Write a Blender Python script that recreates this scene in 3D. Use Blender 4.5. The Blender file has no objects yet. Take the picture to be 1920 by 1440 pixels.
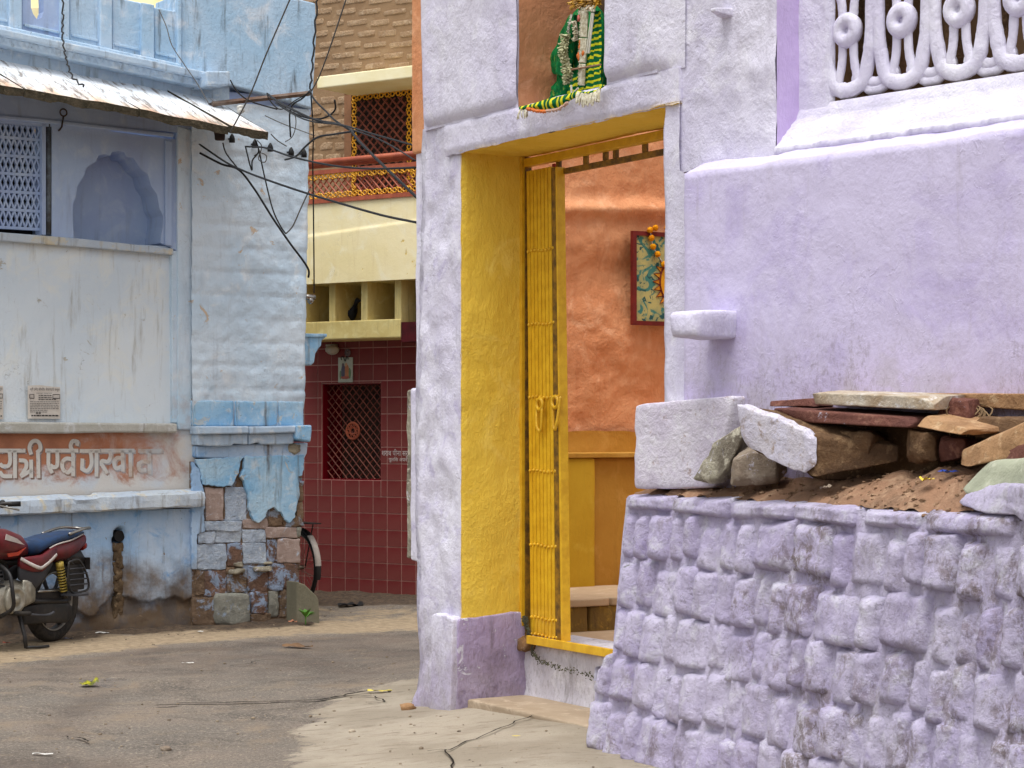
import bpy, bmesh, math, random
from mathutils import Vector, Matrix, noise
random.seed(7)
R = math.radians
SC = bpy.context.scene
# ------------------------------------------------------------------ camera
CAM_H = 1.6                                  # eye height in metres
cam_data = bpy.data.cameras.new('camera')
cam_data.sensor_width = 36.0
cam_data.lens = 75.0
cam_data.shift_y = 80 / 1920                 # shift lens: verticals stay vertical
cam_data.clip_start = 0.05
cam_data.clip_end = 2000
cam = bpy.data.objects.new('camera', cam_data)
SC.collection.objects.link(cam)
cam.location = (0, 0, CAM_H)
cam.rotation_euler = (R(90), 0, 0)
SC.camera = cam
# ------------------------------------------------------------------ sky, sun, exposure
SUN_EL, SUN_AZ = 72.0, 200.0                 # azimuth: clockwise from +Y (the view direction)
world = bpy.data.worlds.new('World'); SC.world = world; world.use_nodes = True
wt = world.node_tree
sky = wt.nodes.new('ShaderNodeTexSky'); sky.sky_type = 'NISHITA'; sky.sun_disc = False
sky.sun_elevation = R(SUN_EL); sky.sun_rotation = R(SUN_AZ)
sky.air_density = 1.0; sky.dust_density = 4.0; sky.ozone_density = 1.0
hs = wt.nodes.new('ShaderNodeHueSaturation'); hs.inputs['Saturation'].default_value = 0.15
wt.links.new(sky.outputs[0], hs.inputs['Color'])
bg = wt.nodes['Background']; bg.inputs['Strength'].default_value = 0.14
wt.links.new(hs.outputs[0], bg.inputs['Color'])
sun_d = bpy.data.lights.new('sun', 'SUN'); sun_d.energy = 1.2; sun_d.angle = R(38); sun_d.color = (1.0, 0.98, 0.95)
sun = bpy.data.objects.new('sun', sun_d); SC.collection.objects.link(sun)
_az, _el = R(SUN_AZ), R(SUN_EL)
_to = Vector((math.sin(_az) * math.cos(_el), math.cos(_az) * math.cos(_el), math.sin(_el)))
sun.rotation_euler = (-_to).to_track_quat('-Z', 'Y').to_euler()
SC.view_settings.view_transform = 'Standard'; SC.view_settings.look = 'None'
SC.view_settings.exposure = 0.62; SC.view_settings.gamma = 1.0
SC.cycles.use_denoising = True
SC.cycles.max_bounces = 8; SC.cycles.diffuse_bounces = 5

# ------------------------------------------------------------------ helpers: measured positions
FPX, CX, HY = 4000.0, 960.0, 800.0
def P(px, py, d):
    return Vector(((px - CX) / FPX * d, d, CAM_H - (py - HY) / FPX * d))
def sstep(a, b, x):
    t = max(0.0, min(1.0, (x - a) / (b - a))); return t * t * (3 - 2 * t)
def fbm(x, y, z=0.0, oct=4):
    return noise.fractal(Vector((x, y, z)), 1.0, 2.0, oct)
def gz(x, y):                                # height of the street
    h = 0.13 * sstep(-1.3, 0.5, x) * (1 - sstep(13.0, 16.0, y))
    return h + 0.012 * fbm(x * 0.9, y * 0.9, 3.1, 2)
def ground_at(px, py):
    d = CAM_H * FPX / max(1.0, (py - HY))
    for _ in range(8):
        x = (px - CX) / FPX * d
        d = (CAM_H - gz(x, d)) * FPX / max(1.0, (py - HY))
    return Vector(((px - CX) / FPX * d, d, gz((px - CX) / FPX * d, d)))

COL = SC.collection
def link(o, parent=None):
    COL.objects.link(o)
    if parent is not None: o.parent = parent
    return o
def tag(o, label=None, cat=None, group=None, kind=None):
    if label: o['label'] = label
    if cat: o['category'] = cat
    if group: o['group'] = group
    if kind: o['kind'] = kind
    elif label: o['kind'] = 'thing'
    return o
def thing(name, loc, rz=0.0, label=None, cat=None, group=None):
    o = bpy.data.objects.new(name, None); o.empty_display_size = 0.1
    link(o); o.location = loc; o.rotation_euler = (0, 0, rz)
    return tag(o, label, cat, group)

class Facade:
    """A vertical wall plane: local x runs along it (to the right), local y into it, z up."""
    def __init__(s, p0, p1):
        s.o = Vector((p0[0], p0[1], 0)); d = Vector((p1[0] - p0[0], p1[1] - p0[1], 0)).normalized()
        s.u = d; s.n = Vector((-d.y, d.x, 0)); s.a = math.atan2(d.y, d.x)
    def at(s, px, py, off=0.0):
        r = Vector(((px - CX) / FPX, 1.0, -(py - HY) / FPX)); c = Vector((0, 0, CAM_H))
        t = (s.o - s.n * off - c).dot(s.n) / r.dot(s.n)
        w = c + r * t - s.o
        return Vector((w.dot(s.u), -off, w.z))
    def x(s, px, off=0.0): return s.at(px, 800, off).x
    def z(s, px, py, off=0.0): return s.at(px, py, off).z
    def world(s, v): return s.o + s.u * v.x + s.n * v.y + Vector((0, 0, v.z))
    def depth_for(s, ux, px):
        k = (px - CX) / FPX
        bx, by = s.o.x + s.u.x * ux, s.o.y + s.u.y * ux
        return (k * by - bx) / (s.n.x - k * s.n.y)
    def root(s, name, label, cat):
        return thing(name, s.o, s.a, label, cat)

# ------------------------------------------------------------------ helpers: meshes
class MB:
    def __init__(s): s.v = []; s.f = []
    def add(s, vs, fs):
        b = len(s.v); s.v += [tuple(p) for p in vs]; s.f += [tuple(i + b for i in f) for f in fs]; return s
    def box(s, x0, x1, y0, y1, z0, z1):
        return s.add([(x0,y0,z0),(x1,y0,z0),(x1,y1,z0),(x0,y1,z0),(x0,y0,z1),(x1,y0,z1),(x1,y1,z1),(x0,y1,z1)],
                     [(0,3,2,1),(4,5,6,7),(0,1,5,4),(1,2,6,5),(2,3,7,6),(3,0,4,7)])
    def hexa(s, c):
        return s.add(c, [(0,3,2,1),(4,5,6,7),(0,1,5,4),(1,2,6,5),(2,3,7,6),(3,0,4,7)])
    def prism(s, pts, vec):
        n = len(pts); vec = Vector(vec)
        vs = [Vector(p) for p in pts] + [Vector(p) + vec for p in pts]
        fs = [tuple(range(n)), tuple(range(2 * n - 1, n - 1, -1))] + [(i, i + n, (i + 1) % n + n, (i + 1) % n) for i in range(n)]
        return s.add(vs, fs)
    def patch(s, fn, nu, nv):
        vs = [fn(i / nu, j / nv) for j in range(nv + 1) for i in range(nu + 1)]
        fs = [(j*(nu+1)+i, j*(nu+1)+i+1, (j+1)*(nu+1)+i+1, (j+1)*(nu+1)+i) for j in range(nv) for i in range(nu)]
        return s.add(vs, fs)
    def tube(s, pts, r, n=6, cap=True, flat=1.0, up=None):
        pts = [Vector(p) for p in pts]; m = len(pts); vs = []
        rs = r if isinstance(r, (list, tuple)) else [r] * m
        prev = None
        for i, p in enumerate(pts):
            t = (pts[min(i+1, m-1)] - pts[max(i-1, 0)])
            t = t.normalized() if t.length > 1e-9 else Vector((0, 0, 1))
            if up is not None:
                b = Vector(up); a = t.cross(b)
                a = a.normalized() if a.length > 1e-6 else Vector((1, 0, 0)); b = a.cross(t).normalized()
            else:
                if prev is None:
                    a = t.cross(Vector((0, 0, 1)))
                    if a.length < 1e-3: a = t.cross(Vector((1, 0, 0)))
                else: a = prev - t * prev.dot(t)
                a.normalize(); prev = a.copy(); b = t.cross(a)
            for k in range(n):
                q = 2 * math.pi * k / n
                vs.append(p + a * (math.cos(q) * rs[i]) + b * (math.sin(q) * rs[i] * flat))
        fs = [(i*n+k, i*n+(k+1)%n, (i+1)*n+(k+1)%n, (i+1)*n+k) for i in range(m-1) for k in range(n)]
        if cap: fs += [tuple(range(n-1, -1, -1)), tuple(range((m-1)*n, m*n))]
        return s.add(vs, fs)
    def torus(s, c, ax, Rr, r, n=24, k=8, a0=0.0, a1=2*math.pi, squash=1.0):
        c = Vector(c); ax = Vector(ax).normalized()
        e1 = ax.orthogonal().normalized() if abs(ax.z) > 0.9 else ax.cross(Vector((0,0,1))).normalized()
        e2 = ax.cross(e1)
        full = abs(a1 - a0 - 2*math.pi) < 1e-6; m = n if full else n + 1; vs = []
        for i in range(m):
            q = a0 + (a1 - a0) * i / n; d = e1 * math.cos(q) + e2 * math.sin(q)
            for j in range(k):
                w = 2 * math.pi * j / k
                vs.append(c + d * (Rr + r * math.cos(w)) + ax * (r * squash * math.sin(w)))
        fs = []
        for i in range(n if full else n):
            i2 = (i + 1) % m if full else i + 1
            fs += [(i*k+j, i2*k+j, i2*k+(j+1)%k, i*k+(j+1)%k) for j in range(k)]
        return s.add(vs, fs)
    def lathe(s, c, ax, prof, n=16):
        c = Vector(c); ax = Vector(ax).normalized(); e1 = ax.orthogonal().normalized(); e2 = ax.cross(e1); m = len(prof)
        vs = [c + ax * h + (e1 * math.cos(2*math.pi*i/n) + e2 * math.sin(2*math.pi*i/n)) * r for (r, h) in prof for i in range(n)]
        fs = [(j*n+i, j*n+(i+1)%n, (j+1)*n+(i+1)%n, (j+1)*n+i) for j in range(m-1) for i in range(n)]
        fs += [tuple(range(n-1, -1, -1)), tuple(range((m-1)*n, m*n))]
        return s.add(vs, fs)
    def ball(s, c, r, n=10, m=7, sc=(1,1,1), nz=0.0):
        c = Vector(c); vs = []
        for j in range(m + 1):
            for i in range(n):
                a = 2*math.pi*i/n; b = math.pi*j/m
                d = Vector((math.sin(b)*math.cos(a), math.sin(b)*math.sin(a), math.cos(b)))
                rr = r * (1 + nz * noise.noise(d * 2.3 + c * 9))
                vs.append(c + Vector((d.x*sc[0], d.y*sc[1], d.z*sc[2])) * rr)
        fs = [(j*n+i, (j+1)*n+i, (j+1)*n+(i+1)%n, j*n+(i+1)%n) for j in range(m) for i in range(n)]
        return s.add(vs, fs)
    def rock(s, c8, n=5, amp=0.01, k=9.0, freq=7.0, seed=0.0, chips=0, depth=0.12):
        """Rounded rough block spanned by 8 corners (order as box)."""
        c8 = [Vector(c) for c in c8]; ctr = sum(c8, Vector()) / 8
        ts = [math.sin((-1 + 2*i/n) * math.pi/2) for i in range(n + 1)]
        idx = {}; vs = []
        def vert(x, y, z):
            key = (round(x, 4), round(y, 4), round(z, 4))
            if key in idx: return idx[key]
            nn = (abs(x)**k + abs(y)**k + abs(z)**k) ** (1 / k)
            a, b, g = ((x/nn)+1)/2, ((y/nn)+1)/2, ((z/nn)+1)/2
            p = ((c8[0]*(1-a)+c8[1]*a)*(1-b) + (c8[3]*(1-a)+c8[2]*a)*b)*(1-g) + ((c8[4]*(1-a)+c8[5]*a)*(1-b) + (c8[7]*(1-a)+c8[6]*a)*b)*g
            d = (p - ctr).normalized(); q = p * freq + Vector((seed, seed*1.7, -seed))
            p = p + d * (amp * (noise.noise(q) * 1.0 + 0.6 * noise.noise(q * 2.3) + 0.3*noise.noise(q*5.1)))
            idx[key] = len(vs); vs.append(p); return idx[key]
        fs = []
        for ax in range(3):
            for sg in (-1, 1):
                for i in range(n):
                    for j in range(n):
                        quad = []
                        for (di, dj) in ((0,0),(1,0),(1,1),(0,1)):
                            e = [0, 0, 0]; e[ax] = sg; e[(ax+1)%3] = ts[i+di]; e[(ax+2)%3] = ts[j+dj]
                            quad.append(vert(*e))
                        fs.append(tuple(quad if sg > 0 else quad[::-1]))
        if chips:                                   # flat fracture faces knocked off the edges and corners
            rc = random.Random(seed * 17 + 3); size = min((c8[1]-c8[0]).length, (c8[3]-c8[0]).length, (c8[4]-c8[0]).length)
            for _ in range(chips):
                nv = Vector((rc.gauss(0, 1), rc.gauss(0, 1), rc.gauss(0, 1))).normalized()
                sup = max((p - ctr).dot(nv) for p in vs); cut = sup - size * depth * rc.uniform(0.3, 1.3)
                for i_, p in enumerate(vs):
                    e = (p - ctr).dot(nv) - cut
                    if e > 0: vs[i_] = p - nv * e
        return s.add(vs, fs)
    def obj(s, name, mat, parent=None, smooth=False, bev=0.0, recalc=True, seg=2):
        me = bpy.data.meshes.new(name); me.from_pydata(s.v, [], s.f)
        if recalc:
            bm = bmesh.new(); bm.from_mesh(me); bmesh.ops.recalc_face_normals(bm, faces=bm.faces); bm.to_mesh(me); bm.free()
        if smooth: me.polygons.foreach_set('use_smooth', [True] * len(me.polygons))
        me.materials.append(mat); me.update()
        o = bpy.data.objects.new(name, me); link(o, parent)
        if bev > 0:
            m = o.modifiers.new('bevel', 'BEVEL'); m.width = bev; m.segments = seg; m.limit_method = 'ANGLE'; m.angle_limit = R(40)
        return o

def wall_patch(mb, x0, x1, z0, z1, off, cell=0.03, disp=None):
    nu = max(1, int(round(abs(x1 - x0) / cell))); nv = max(1, int(round(abs(z1 - z0) / cell)))
    def fn(a, b):
        x = x0 + (x1 - x0) * a; z = z0 + (z1 - z0) * b
        return Vector((x, -off - (disp(x, z) if disp else 0.0), z))
    return mb.patch(fn, nu, nv)
def px_prism(mb, fac, pts, front, back):
    q = [fac.at(px, py, front) for px, py in pts]
    return mb.prism(q, (0, front - back, 0))
def px_box(mb, fac, x0, y0, x1, y1, front, back):
    """pixel rectangle measured at its left edge; horizontal in the world"""
    a = fac.at(x0, y0, front); b = fac.at(x0, y1, front); xr = fac.x(x1, front)
    return mb.box(a.x, xr, -front, -back, min(a.z, b.z), max(a.z, b.z))
def spline(pts, n=8):
    pts = [Vector(p) for p in pts]; out = []
    for i in range(len(pts) - 1):
        p0 = pts[max(i-1, 0)]; p1 = pts[i]; p2 = pts[i+1]; p3 = pts[min(i+2, len(pts)-1)]
        for k in range(n):
            t = k / n
            out.append(0.5 * ((2*p1) + (p2-p0)*t + (2*p0-5*p1+4*p2-p3)*t*t + (3*p1-p0-3*p2+p3)*t*t*t))
    out.append(pts[-1]); return out
def ribbon(mb, pts, w, y, th=0.002):
    """flat brush stroke in the x-z plane at depth y"""
    for i in range(len(pts) - 1):
        a, b = Vector(pts[i]), Vector(pts[i+1]); d = (b - a)
        if d.length < 1e-6: continue
        d.normalize(); nn = Vector((-d.z, 0, d.x)) * (w / 2); e = d * (w * 0.22)
        yy = y - 0.0004 * (i % 3)
        q = [a - e - nn, b + e - nn, b + e + nn, a - e + nn]
        mb.prism([(p.x, yy, p.z) for p in q], (0, th, 0))
def text_mesh(body, size):
    cu = bpy.data.curves.new('lettering', 'FONT'); cu.body = body; cu.size = size; cu.resolution_u = 2
    o = bpy.data.objects.new('lettering', cu); COL.objects.link(o)
    dg = bpy.context.evaluated_depsgraph_get(); me = bpy.data.meshes.new_from_object(o.evaluated_get(dg))
    bpy.data.objects.remove(o); bpy.data.curves.remove(cu)
    return me

# ------------------------------------------------------------------ helpers: materials
def lin(c, k=1.0):
    def f(v):
        v = v / 255.0
        return (v / 12.92 if v <= 0.04045 else ((v + 0.055) / 1.055) ** 2.4) * k
    return (f(c[0]), f(c[1]), f(c[2]), 1.0)
class Mat:
    def __init__(s, name, rough=0.88, spec=0.25, metal=0.0):
        s.m = bpy.data.materials.new(name); s.m.use_nodes = True; s.t = s.m.node_tree
        s.b = s.t.nodes['Principled BSDF']; s.b.inputs['Roughness'].default_value = rough
        s.b.inputs['Specular IOR Level'].default_value = spec; s.b.inputs['Metallic'].default_value = metal
        s.tc = s.t.nodes.new('ShaderNodeTexCoord').outputs['Object']
    def n(s, ty): return s.t.nodes.new(ty)
    def put(s, sock, val):
        if hasattr(val, 'is_linked') or isinstance(val, bpy.types.NodeSocket): s.t.links.new(val, sock)
        else: sock.default_value = val
    def mapv(s, sc, loc=(0,0,0)):
        m = s.n('ShaderNodeMapping'); s.t.links.new(s.tc, m.inputs[0]); m.inputs['Scale'].default_value = sc; m.inputs['Location'].default_value = loc
        return m.outputs[0]
    def noise(s, scale, det=5, rough=0.6, dist=0.0, st=None, loc=(0,0,0)):
        q = s.n('ShaderNodeTexNoise'); q.inputs['Scale'].default_value = scale; q.inputs['Detail'].default_value = det
        q.inputs['Roughness'].default_value = rough; q.inputs['Distortion'].default_value = dist
        s.t.links.new(s.mapv(st or (1,1,1), loc), q.inputs['Vector']); return q.outputs['Fac']
    def voro(s, scale, feat='DISTANCE_TO_EDGE', warp=0.0, wscale=3.0):
        q = s.n('ShaderNodeTexVoronoi'); q.feature = feat; q.inputs['Scale'].default_value = scale
        if warp:
            nz = s.n('ShaderNodeTexNoise'); nz.inputs['Scale'].default_value = wscale; nz.inputs['Detail'].default_value = 4
            s.t.links.new(s.tc, nz.inputs['Vector'])
            a = s.n('ShaderNodeVectorMath'); a.operation = 'SCALE'; s.t.links.new(nz.outputs['Color'], a.inputs[0]); a.inputs['Scale'].default_value = warp
            b = s.n('ShaderNodeVectorMath'); b.operation = 'ADD'; s.t.links.new(s.tc, b.inputs[0]); s.t.links.new(a.outputs[0], b.inputs[1])
            s.t.links.new(b.outputs[0], q.inputs['Vector'])
        else: s.t.links.new(s.tc, q.inputs['Vector'])
        return q.outputs['Distance'] if feat != 'COLOR' else q.outputs['Color']
    def rng(s, v, a, b, lo=0.0, hi=1.0):
        q = s.n('ShaderNodeMapRange'); q.interpolation_type = 'SMOOTHSTEP'
        s.put(q.inputs[0], v); q.inputs[1].default_value = a; q.inputs[2].default_value = b; q.inputs[3].default_value = lo; q.inputs[4].default_value = hi
        return q.outputs[0]
    def op(s, o, a, b=0.0):
        q = s.n('ShaderNodeMath'); q.operation = o; s.put(q.inputs[0], a); s.put(q.inputs[1], b); return q.outputs[0]
    def mul(s, a, b): return s.op('MULTIPLY', a, b)
    def mix(s, f, a, b):
        q = s.n('ShaderNodeMix'); q.data_type = 'RGBA'; s.put(q.inputs[0], f); s.put(q.inputs[6], a); s.put(q.inputs[7], b); return q.outputs[2]
    def xyz(s):
        q = s.n('ShaderNodeSeparateXYZ'); s.t.links.new(s.tc, q.inputs[0]); return q.outputs
    def attr(s, name):
        q = s.n('ShaderNodeAttribute'); q.attribute_name = name; return q.outputs['Fac']
    def rand(s):
        return s.n('ShaderNodeObjectInfo').outputs['Random']
    def done(s, col, bumps=(), rough=None):
        s.put(s.b.inputs['Base Color'], col)
        if rough is not None: s.put(s.b.inputs['Roughness'], rough)
        nrm = None
        for h, st, di in bumps:
            q = s.n('ShaderNodeBump'); q.inputs['Strength'].default_value = st; q.inputs['Distance'].default_value = di
            s.t.links.new(h, q.inputs['Height'])
            if nrm is not None: s.t.links.new(nrm, q.inputs['Normal'])
            nrm = q.outputs[0]
        if nrm is not None: s.t.links.new(nrm, s.b.inputs['Normal'])
        return s.m
def simple(name, c, rough=0.7, spec=0.3, metal=0.0, var=0.12, scale=9.0, bump=0.0, bscale=60.0, c2=None):
    m = Mat(name, rough, spec, metal); a = lin(c); b = lin(c2) if c2 else tuple(v * (1 - var * 2) for v in a[:3]) + (1,)
    col = m.mix(m.rng(m.noise(scale, 6, 0.65), 0.35, 0.65), a, b)
    return m.done(col, [(m.noise(bscale, 4, 0.6), bump, 0.01)] if bump else ())
def plaster(name, c1, c2, c3, dirt=(120, 105, 90), dirt_amt=0.25, fine=0.35, mid=0.3, blotch=1.3, streak=1.0, crack=0.0, flake=None, flake_amt=0.0, rough=0.9, low=None, chip=0.0, mould=None):
    """limewash over rough plaster: broad tone shifts, patches, vertical rain streaks, optional cracks and flaked spots"""
    m = Mat(name, rough, 0.2)
    col = m.mix(m.rng(m.noise(blotch, 5, 0.6, 0.4), 0.36, 0.64), lin(c1), lin(c2))
    col = m.mix(m.rng(m.noise(blotch * 3.7, 6, 0.65, 0.8, loc=(3.1, 1.2, 0.4)), 0.5, 0.72), col, lin(c3))
    if streak:
        sk = m.rng(m.noise(3.0, 6, 0.65, 0.3, st=(5.0, 5.0, 0.55)), 0.52, 0.78, 0.0, dirt_amt * streak)
        col = m.mix(sk, col, lin(dirt))
    sp = m.rng(m.noise(34.0, 5, 0.7), 0.60, 0.76, 0.0, dirt_amt)
    col = m.mix(m.mul(sp, m.rng(m.noise(1.9, 3), 0.42, 0.62)), col, lin(dirt))
    bumps = []
    if low:                                   # splash dirt and worn paint near the foot, ragged upper edge
        z0, z1, cl, amt = low
        h = m.op('ADD', m.xyz()[2], m.mul(m.op('SUBTRACT', m.noise(2.6, 6, 0.65), 0.5), 1.1))
        col = m.mix(m.rng(h, z0, z1, amt, 0.0), col, m.mix(m.rng(m.noise(6, 5), 0.4, 0.6), lin(cl), lin(dirt)))
    if mould:                                 # grey-brown mould speckle drawn out in short vertical runs
        z0, z1, amt = mould
        h = m.op('ADD', m.xyz()[2], m.mul(m.op('SUBTRACT', m.noise(1.6, 5, 0.65), 0.5), 1.3))
        sp2 = m.rng(m.noise(55.0, 6, 0.8, 0.2, st=(1, 1, 0.5), loc=(4, 4, 4)), 0.48, 0.62)
        col = m.mix(m.mul(m.mul(m.rng(h, z0, z1, 1.0, 0.0), sp2), amt), col, lin((118, 106, 100)))
    if flake:
        fk = m.rng(m.noise(5.5, 7, 0.7, 0.6, loc=(7, 3, 1)), 0.66 - 0.16 * flake_amt, 0.69 - 0.16 * flake_amt)
        col = m.mix(fk, col, lin(flake)); bumps.append((m.op('SUBTRACT', 1.0, fk), 0.5, 0.01))
    if crack:
        e = m.voro(2.6, warp=0.75, wscale=5.0); ck = m.mul(m.rng(e, 0.0, 0.010, 1.0, 0.0), m.rng(m.noise(1.7, 4), 0.52, 0.62))
        col = m.mix(m.mul(ck, crack * 0.5), col, lin((110, 104, 100))); bumps.append((m.op('SUBTRACT', 1.0, ck), 0.35, 0.01))
    patchy = m.rng(m.noise(1.9, 4, 0.6, loc=(6, 6, 6)), 0.38, 0.62, 0.25, 1.0)
    fineh = m.op('ADD', m.mul(m.noise(45.0, 6, 0.65, 0.2), patchy), m.mul(m.noise(16.0, 6, 0.7, 0.5, st=(1.6, 1.6, 0.7), loc=(9, 2, 4)), 1.2))
    bumps = [(m.noise(5.0, 5, 0.55, 0.3), mid, 0.03), (fineh, fine, 0.014)] + bumps
    if chip:                                     # lifted flakes and small chips with a crisp rim
        c_ = m.mul(m.rng(m.noise(11.0, 5, 0.6, 1.4, loc=(2, 9, 1)), 0.60, 0.65), m.rng(m.noise(2.3, 3, 0.5, loc=(0, 4, 8)), 0.45, 0.6))
        bumps.append((c_, chip, 0.012))
    return m.done(col, bumps)
# ------------------------------------------------------------------ materials
M = {}
M['lilac'] = plaster('lilac_limewash', (220, 217, 232), (206, 201, 223), (226, 224, 235), (160, 150, 165), 0.3, fine=0.55, mid=0.7, chip=0.35)
M['lilac_dado'] = plaster('lilac_smooth_wash', (200, 192, 222), (208, 201, 229), (190, 180, 217), (158, 148, 150), 0.35, fine=0.28, mid=0.4, blotch=0.9, chip=0.3, low=(1.35, 2.05, (186, 172, 206), 0.75), mould=(1.55, 2.1, 0.65))
M['lilac_pillar'] = plaster('lilac_lumpy_wash', (214, 210, 228), (226, 224, 236), (196, 190, 216), (150, 140, 150), 0.4, fine=0.5, mid=0.6, blotch=2.2, chip=0.4, low=(0.0, 0.75, (162, 150, 176), 0.8), mould=(0.1, 1.2, 0.35))
M['lilac_deep'] = plaster('violet_wash', (172, 156, 190), (186, 174, 202), (152, 136, 168), (104, 92, 96), 0.8, fine=0.6, mid=0.5, blotch=2.8, flake=(202, 198, 212), flake_amt=0.45, low=(-0.1, 0.45, (136, 122, 128), 0.75), mould=(0.1, 0.6, 0.35))
M['reveal_violet'] = plaster('pale_violet_wash', (198, 178, 220), (206, 188, 226), (190, 168, 214), (150, 130, 160), 0.15, fine=0.3, mid=0.3)
M['white_sill'] = plaster('dirty_white_wash', (212, 209, 218), (190, 186, 196), (222, 220, 226), (96, 92, 82), 0.8, fine=0.5, mid=0.5, blotch=2.5, crack=0.8, mould=(0.2, 0.6, 0.35))
def stone_wash():
    m = Mat('lilac_wash_on_stone', 0.92, 0.15)
    col = m.mix(m.rng(m.noise(2.4, 5, 0.6, 0.5), 0.35, 0.65), lin((212, 205, 228)), lin((192, 182, 215)))
    col = m.mix(m.rng(m.noise(9.0, 6, 0.7, 0.6, loc=(4, 1, 2)), 0.50, 0.68), col, lin((222, 219, 232)))
    col = m.mix(m.rng(m.noise(6.0, 6, 0.7, 0.8, loc=(1, 7, 2)), 0.58, 0.72, 0, 0.7), col, lin((160, 146, 196)))
    br = m.mul(m.rng(m.noise(30.0, 6, 0.75, 0.4, st=(1, 1, 0.7), loc=(2, 2, 5)), 0.42, 0.56, 0, 0.80), m.mul(m.rng(m.noise(5.5, 5, 0.65, 0.3, loc=(5, 2, 1)), 0.44, 0.60), m.rng(m.noise(1.1, 3, 0.5, loc=(1.3, 0.2, 0.75)), 0.38, 0.56)))
    col = m.mix(br, col, lin((112, 94, 80)))
    sp = m.rng(m.noise(42.0, 5, 0.75), 0.53, 0.66, 0, 0.55)
    col = m.mix(sp, col, lin((134, 124, 140)))
    col = m.mix(m.mul(m.rand(), 0.35), col, m.mix(m.rand(), lin((226, 222, 234)), lin((168, 156, 190))))
    gr = m.mul(m.rng(m.noise(14.0, 5, 0.7), 0.6, 0.72, 0, 0.7), m.rng(m.noise(1.7, 2, 0.5, loc=(5, 5, 5)), 0.58, 0.66))
    col = m.mix(gr, col, lin((84, 92, 62)))
    return m.done(col, [(m.noise(9.0, 5, 0.6, 0.5), 0.8, 0.03), (m.noise(32.0, 8, 0.75, 0.4), 1.0, 0.02)])
M['stone_wash'] = stone_wash()
M['yellow'] = plaster('yellow_limewash', (240, 204, 82), (232, 194, 70), (244, 212, 100), (150, 120, 40), 0.12, fine=0.7, mid=0.35, blotch=1.1)
M['yellow_metal'] = simple('yellow_enamel', (228, 182, 40), 0.42, 0.45, var=0.12, scale=14, c2=(210, 160, 28))
M['dark_yellow_metal'] = simple('grimy_yellow_enamel', (150, 110, 30), 0.55, 0.35, var=0.2, scale=18, c2=(90, 66, 30))
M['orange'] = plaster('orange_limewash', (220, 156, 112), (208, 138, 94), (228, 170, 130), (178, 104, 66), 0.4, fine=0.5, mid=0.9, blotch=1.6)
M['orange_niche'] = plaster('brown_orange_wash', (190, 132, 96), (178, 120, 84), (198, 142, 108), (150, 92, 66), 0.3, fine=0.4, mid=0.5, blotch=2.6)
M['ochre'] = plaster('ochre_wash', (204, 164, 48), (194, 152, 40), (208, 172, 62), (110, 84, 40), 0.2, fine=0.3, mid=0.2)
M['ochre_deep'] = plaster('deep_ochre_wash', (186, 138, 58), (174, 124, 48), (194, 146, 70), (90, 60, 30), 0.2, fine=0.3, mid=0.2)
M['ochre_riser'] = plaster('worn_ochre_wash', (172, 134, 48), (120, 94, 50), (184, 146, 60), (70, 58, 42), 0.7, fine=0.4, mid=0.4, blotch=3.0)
M['floor_stone'] = plaster('sandstone_floor', (196, 172, 142), (182, 156, 126), (206, 184, 156), (120, 100, 80), 0.3, fine=0.3, mid=0.2, streak=0)
M['step_stone'] = plaster('worn_step_stone', (176, 158, 136), (160, 142, 120), (190, 172, 150), (96, 84, 68), 0.5, fine=0.5, mid=0.3, streak=0, blotch=2.4)
M['cloth_green'] = simple('green_cotton', (14, 112, 58), 0.8, 0.1, scale=26, c2=(6, 76, 38))
M['dark_gap'] = simple('dark_interior', (74, 60, 48), 0.9, 0.1, scale=2.0, c2=(120, 92, 66))
M['black'] = simple('black_rubber', (26, 26, 28), 0.6, 0.3)
M['earth'] = plaster('red_earth', (158, 122, 96), (126, 100, 80), (178, 146, 118), (88, 74, 58), 0.9, fine=0.8, mid=0.6, blotch=3.0, streak=0)
def rock_mat(name, c1, c2, c3, wash=0.0, wcol=(214, 210, 226), b=0.7, sc=5.0):
    m = Mat(name, 0.92, 0.15)
    col = m.mix(m.rng(m.noise(sc, 6, 0.65, 0.6), 0.36, 0.64), lin(c1), lin(c2))
    col = m.mix(m.rng(m.noise(sc * 4.1, 6, 0.7, loc=(2, 5, 1)), 0.52, 0.68), col, lin(c3))
    if wash: col = m.mix(m.rng(m.noise(sc * 1.3, 7, 0.75, 0.4, loc=(8, 1, 3)), 0.62 - 0.3 * wash, 0.70 - 0.3 * wash), col, lin(wcol))
    return m.done(col, [(m.noise(sc * 3, 6, 0.65, 0.5), b, 0.03), (m.noise(46.0, 6, 0.7), b, 0.014)])
M['rock_white'] = rock_mat('whitewashed_block', (216, 211, 222), (200, 192, 208), (222, 219, 227), 0.12, (172, 154, 152), b=0.6)
M['rock_cream'] = rock_mat('pale_weathered_stone', (166, 160, 142), (112, 104, 92), (196, 190, 172), 0.12)
M['rock_grey'] = rock_mat('grey_brown_stone', (150, 136, 120), (120, 104, 90), (170, 158, 144), 0.2)
M['rock_halfwash'] = rock_mat('limewashed_sandstone', (212, 207, 216), (196, 190, 204), (168, 150, 140), 0.4)
M['rock_brown'] = rock_mat('brown_sandstone', (112, 86, 62), (86, 66, 50), (138, 112, 84))
M['rock_red'] = rock_mat('red_sandstone', (116, 76, 66), (98, 64, 58), (138, 98, 84), 0.02)
M['rock_tan'] = rock_mat('tan_sandstone', (178, 140, 102), (150, 116, 84), (196, 166, 130), 0.0)
M['rock_buff'] = rock_mat('buff_sandstone', (196, 184, 166), (170, 150, 124), (210, 202, 186), 0.25, (228, 226, 224))
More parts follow.
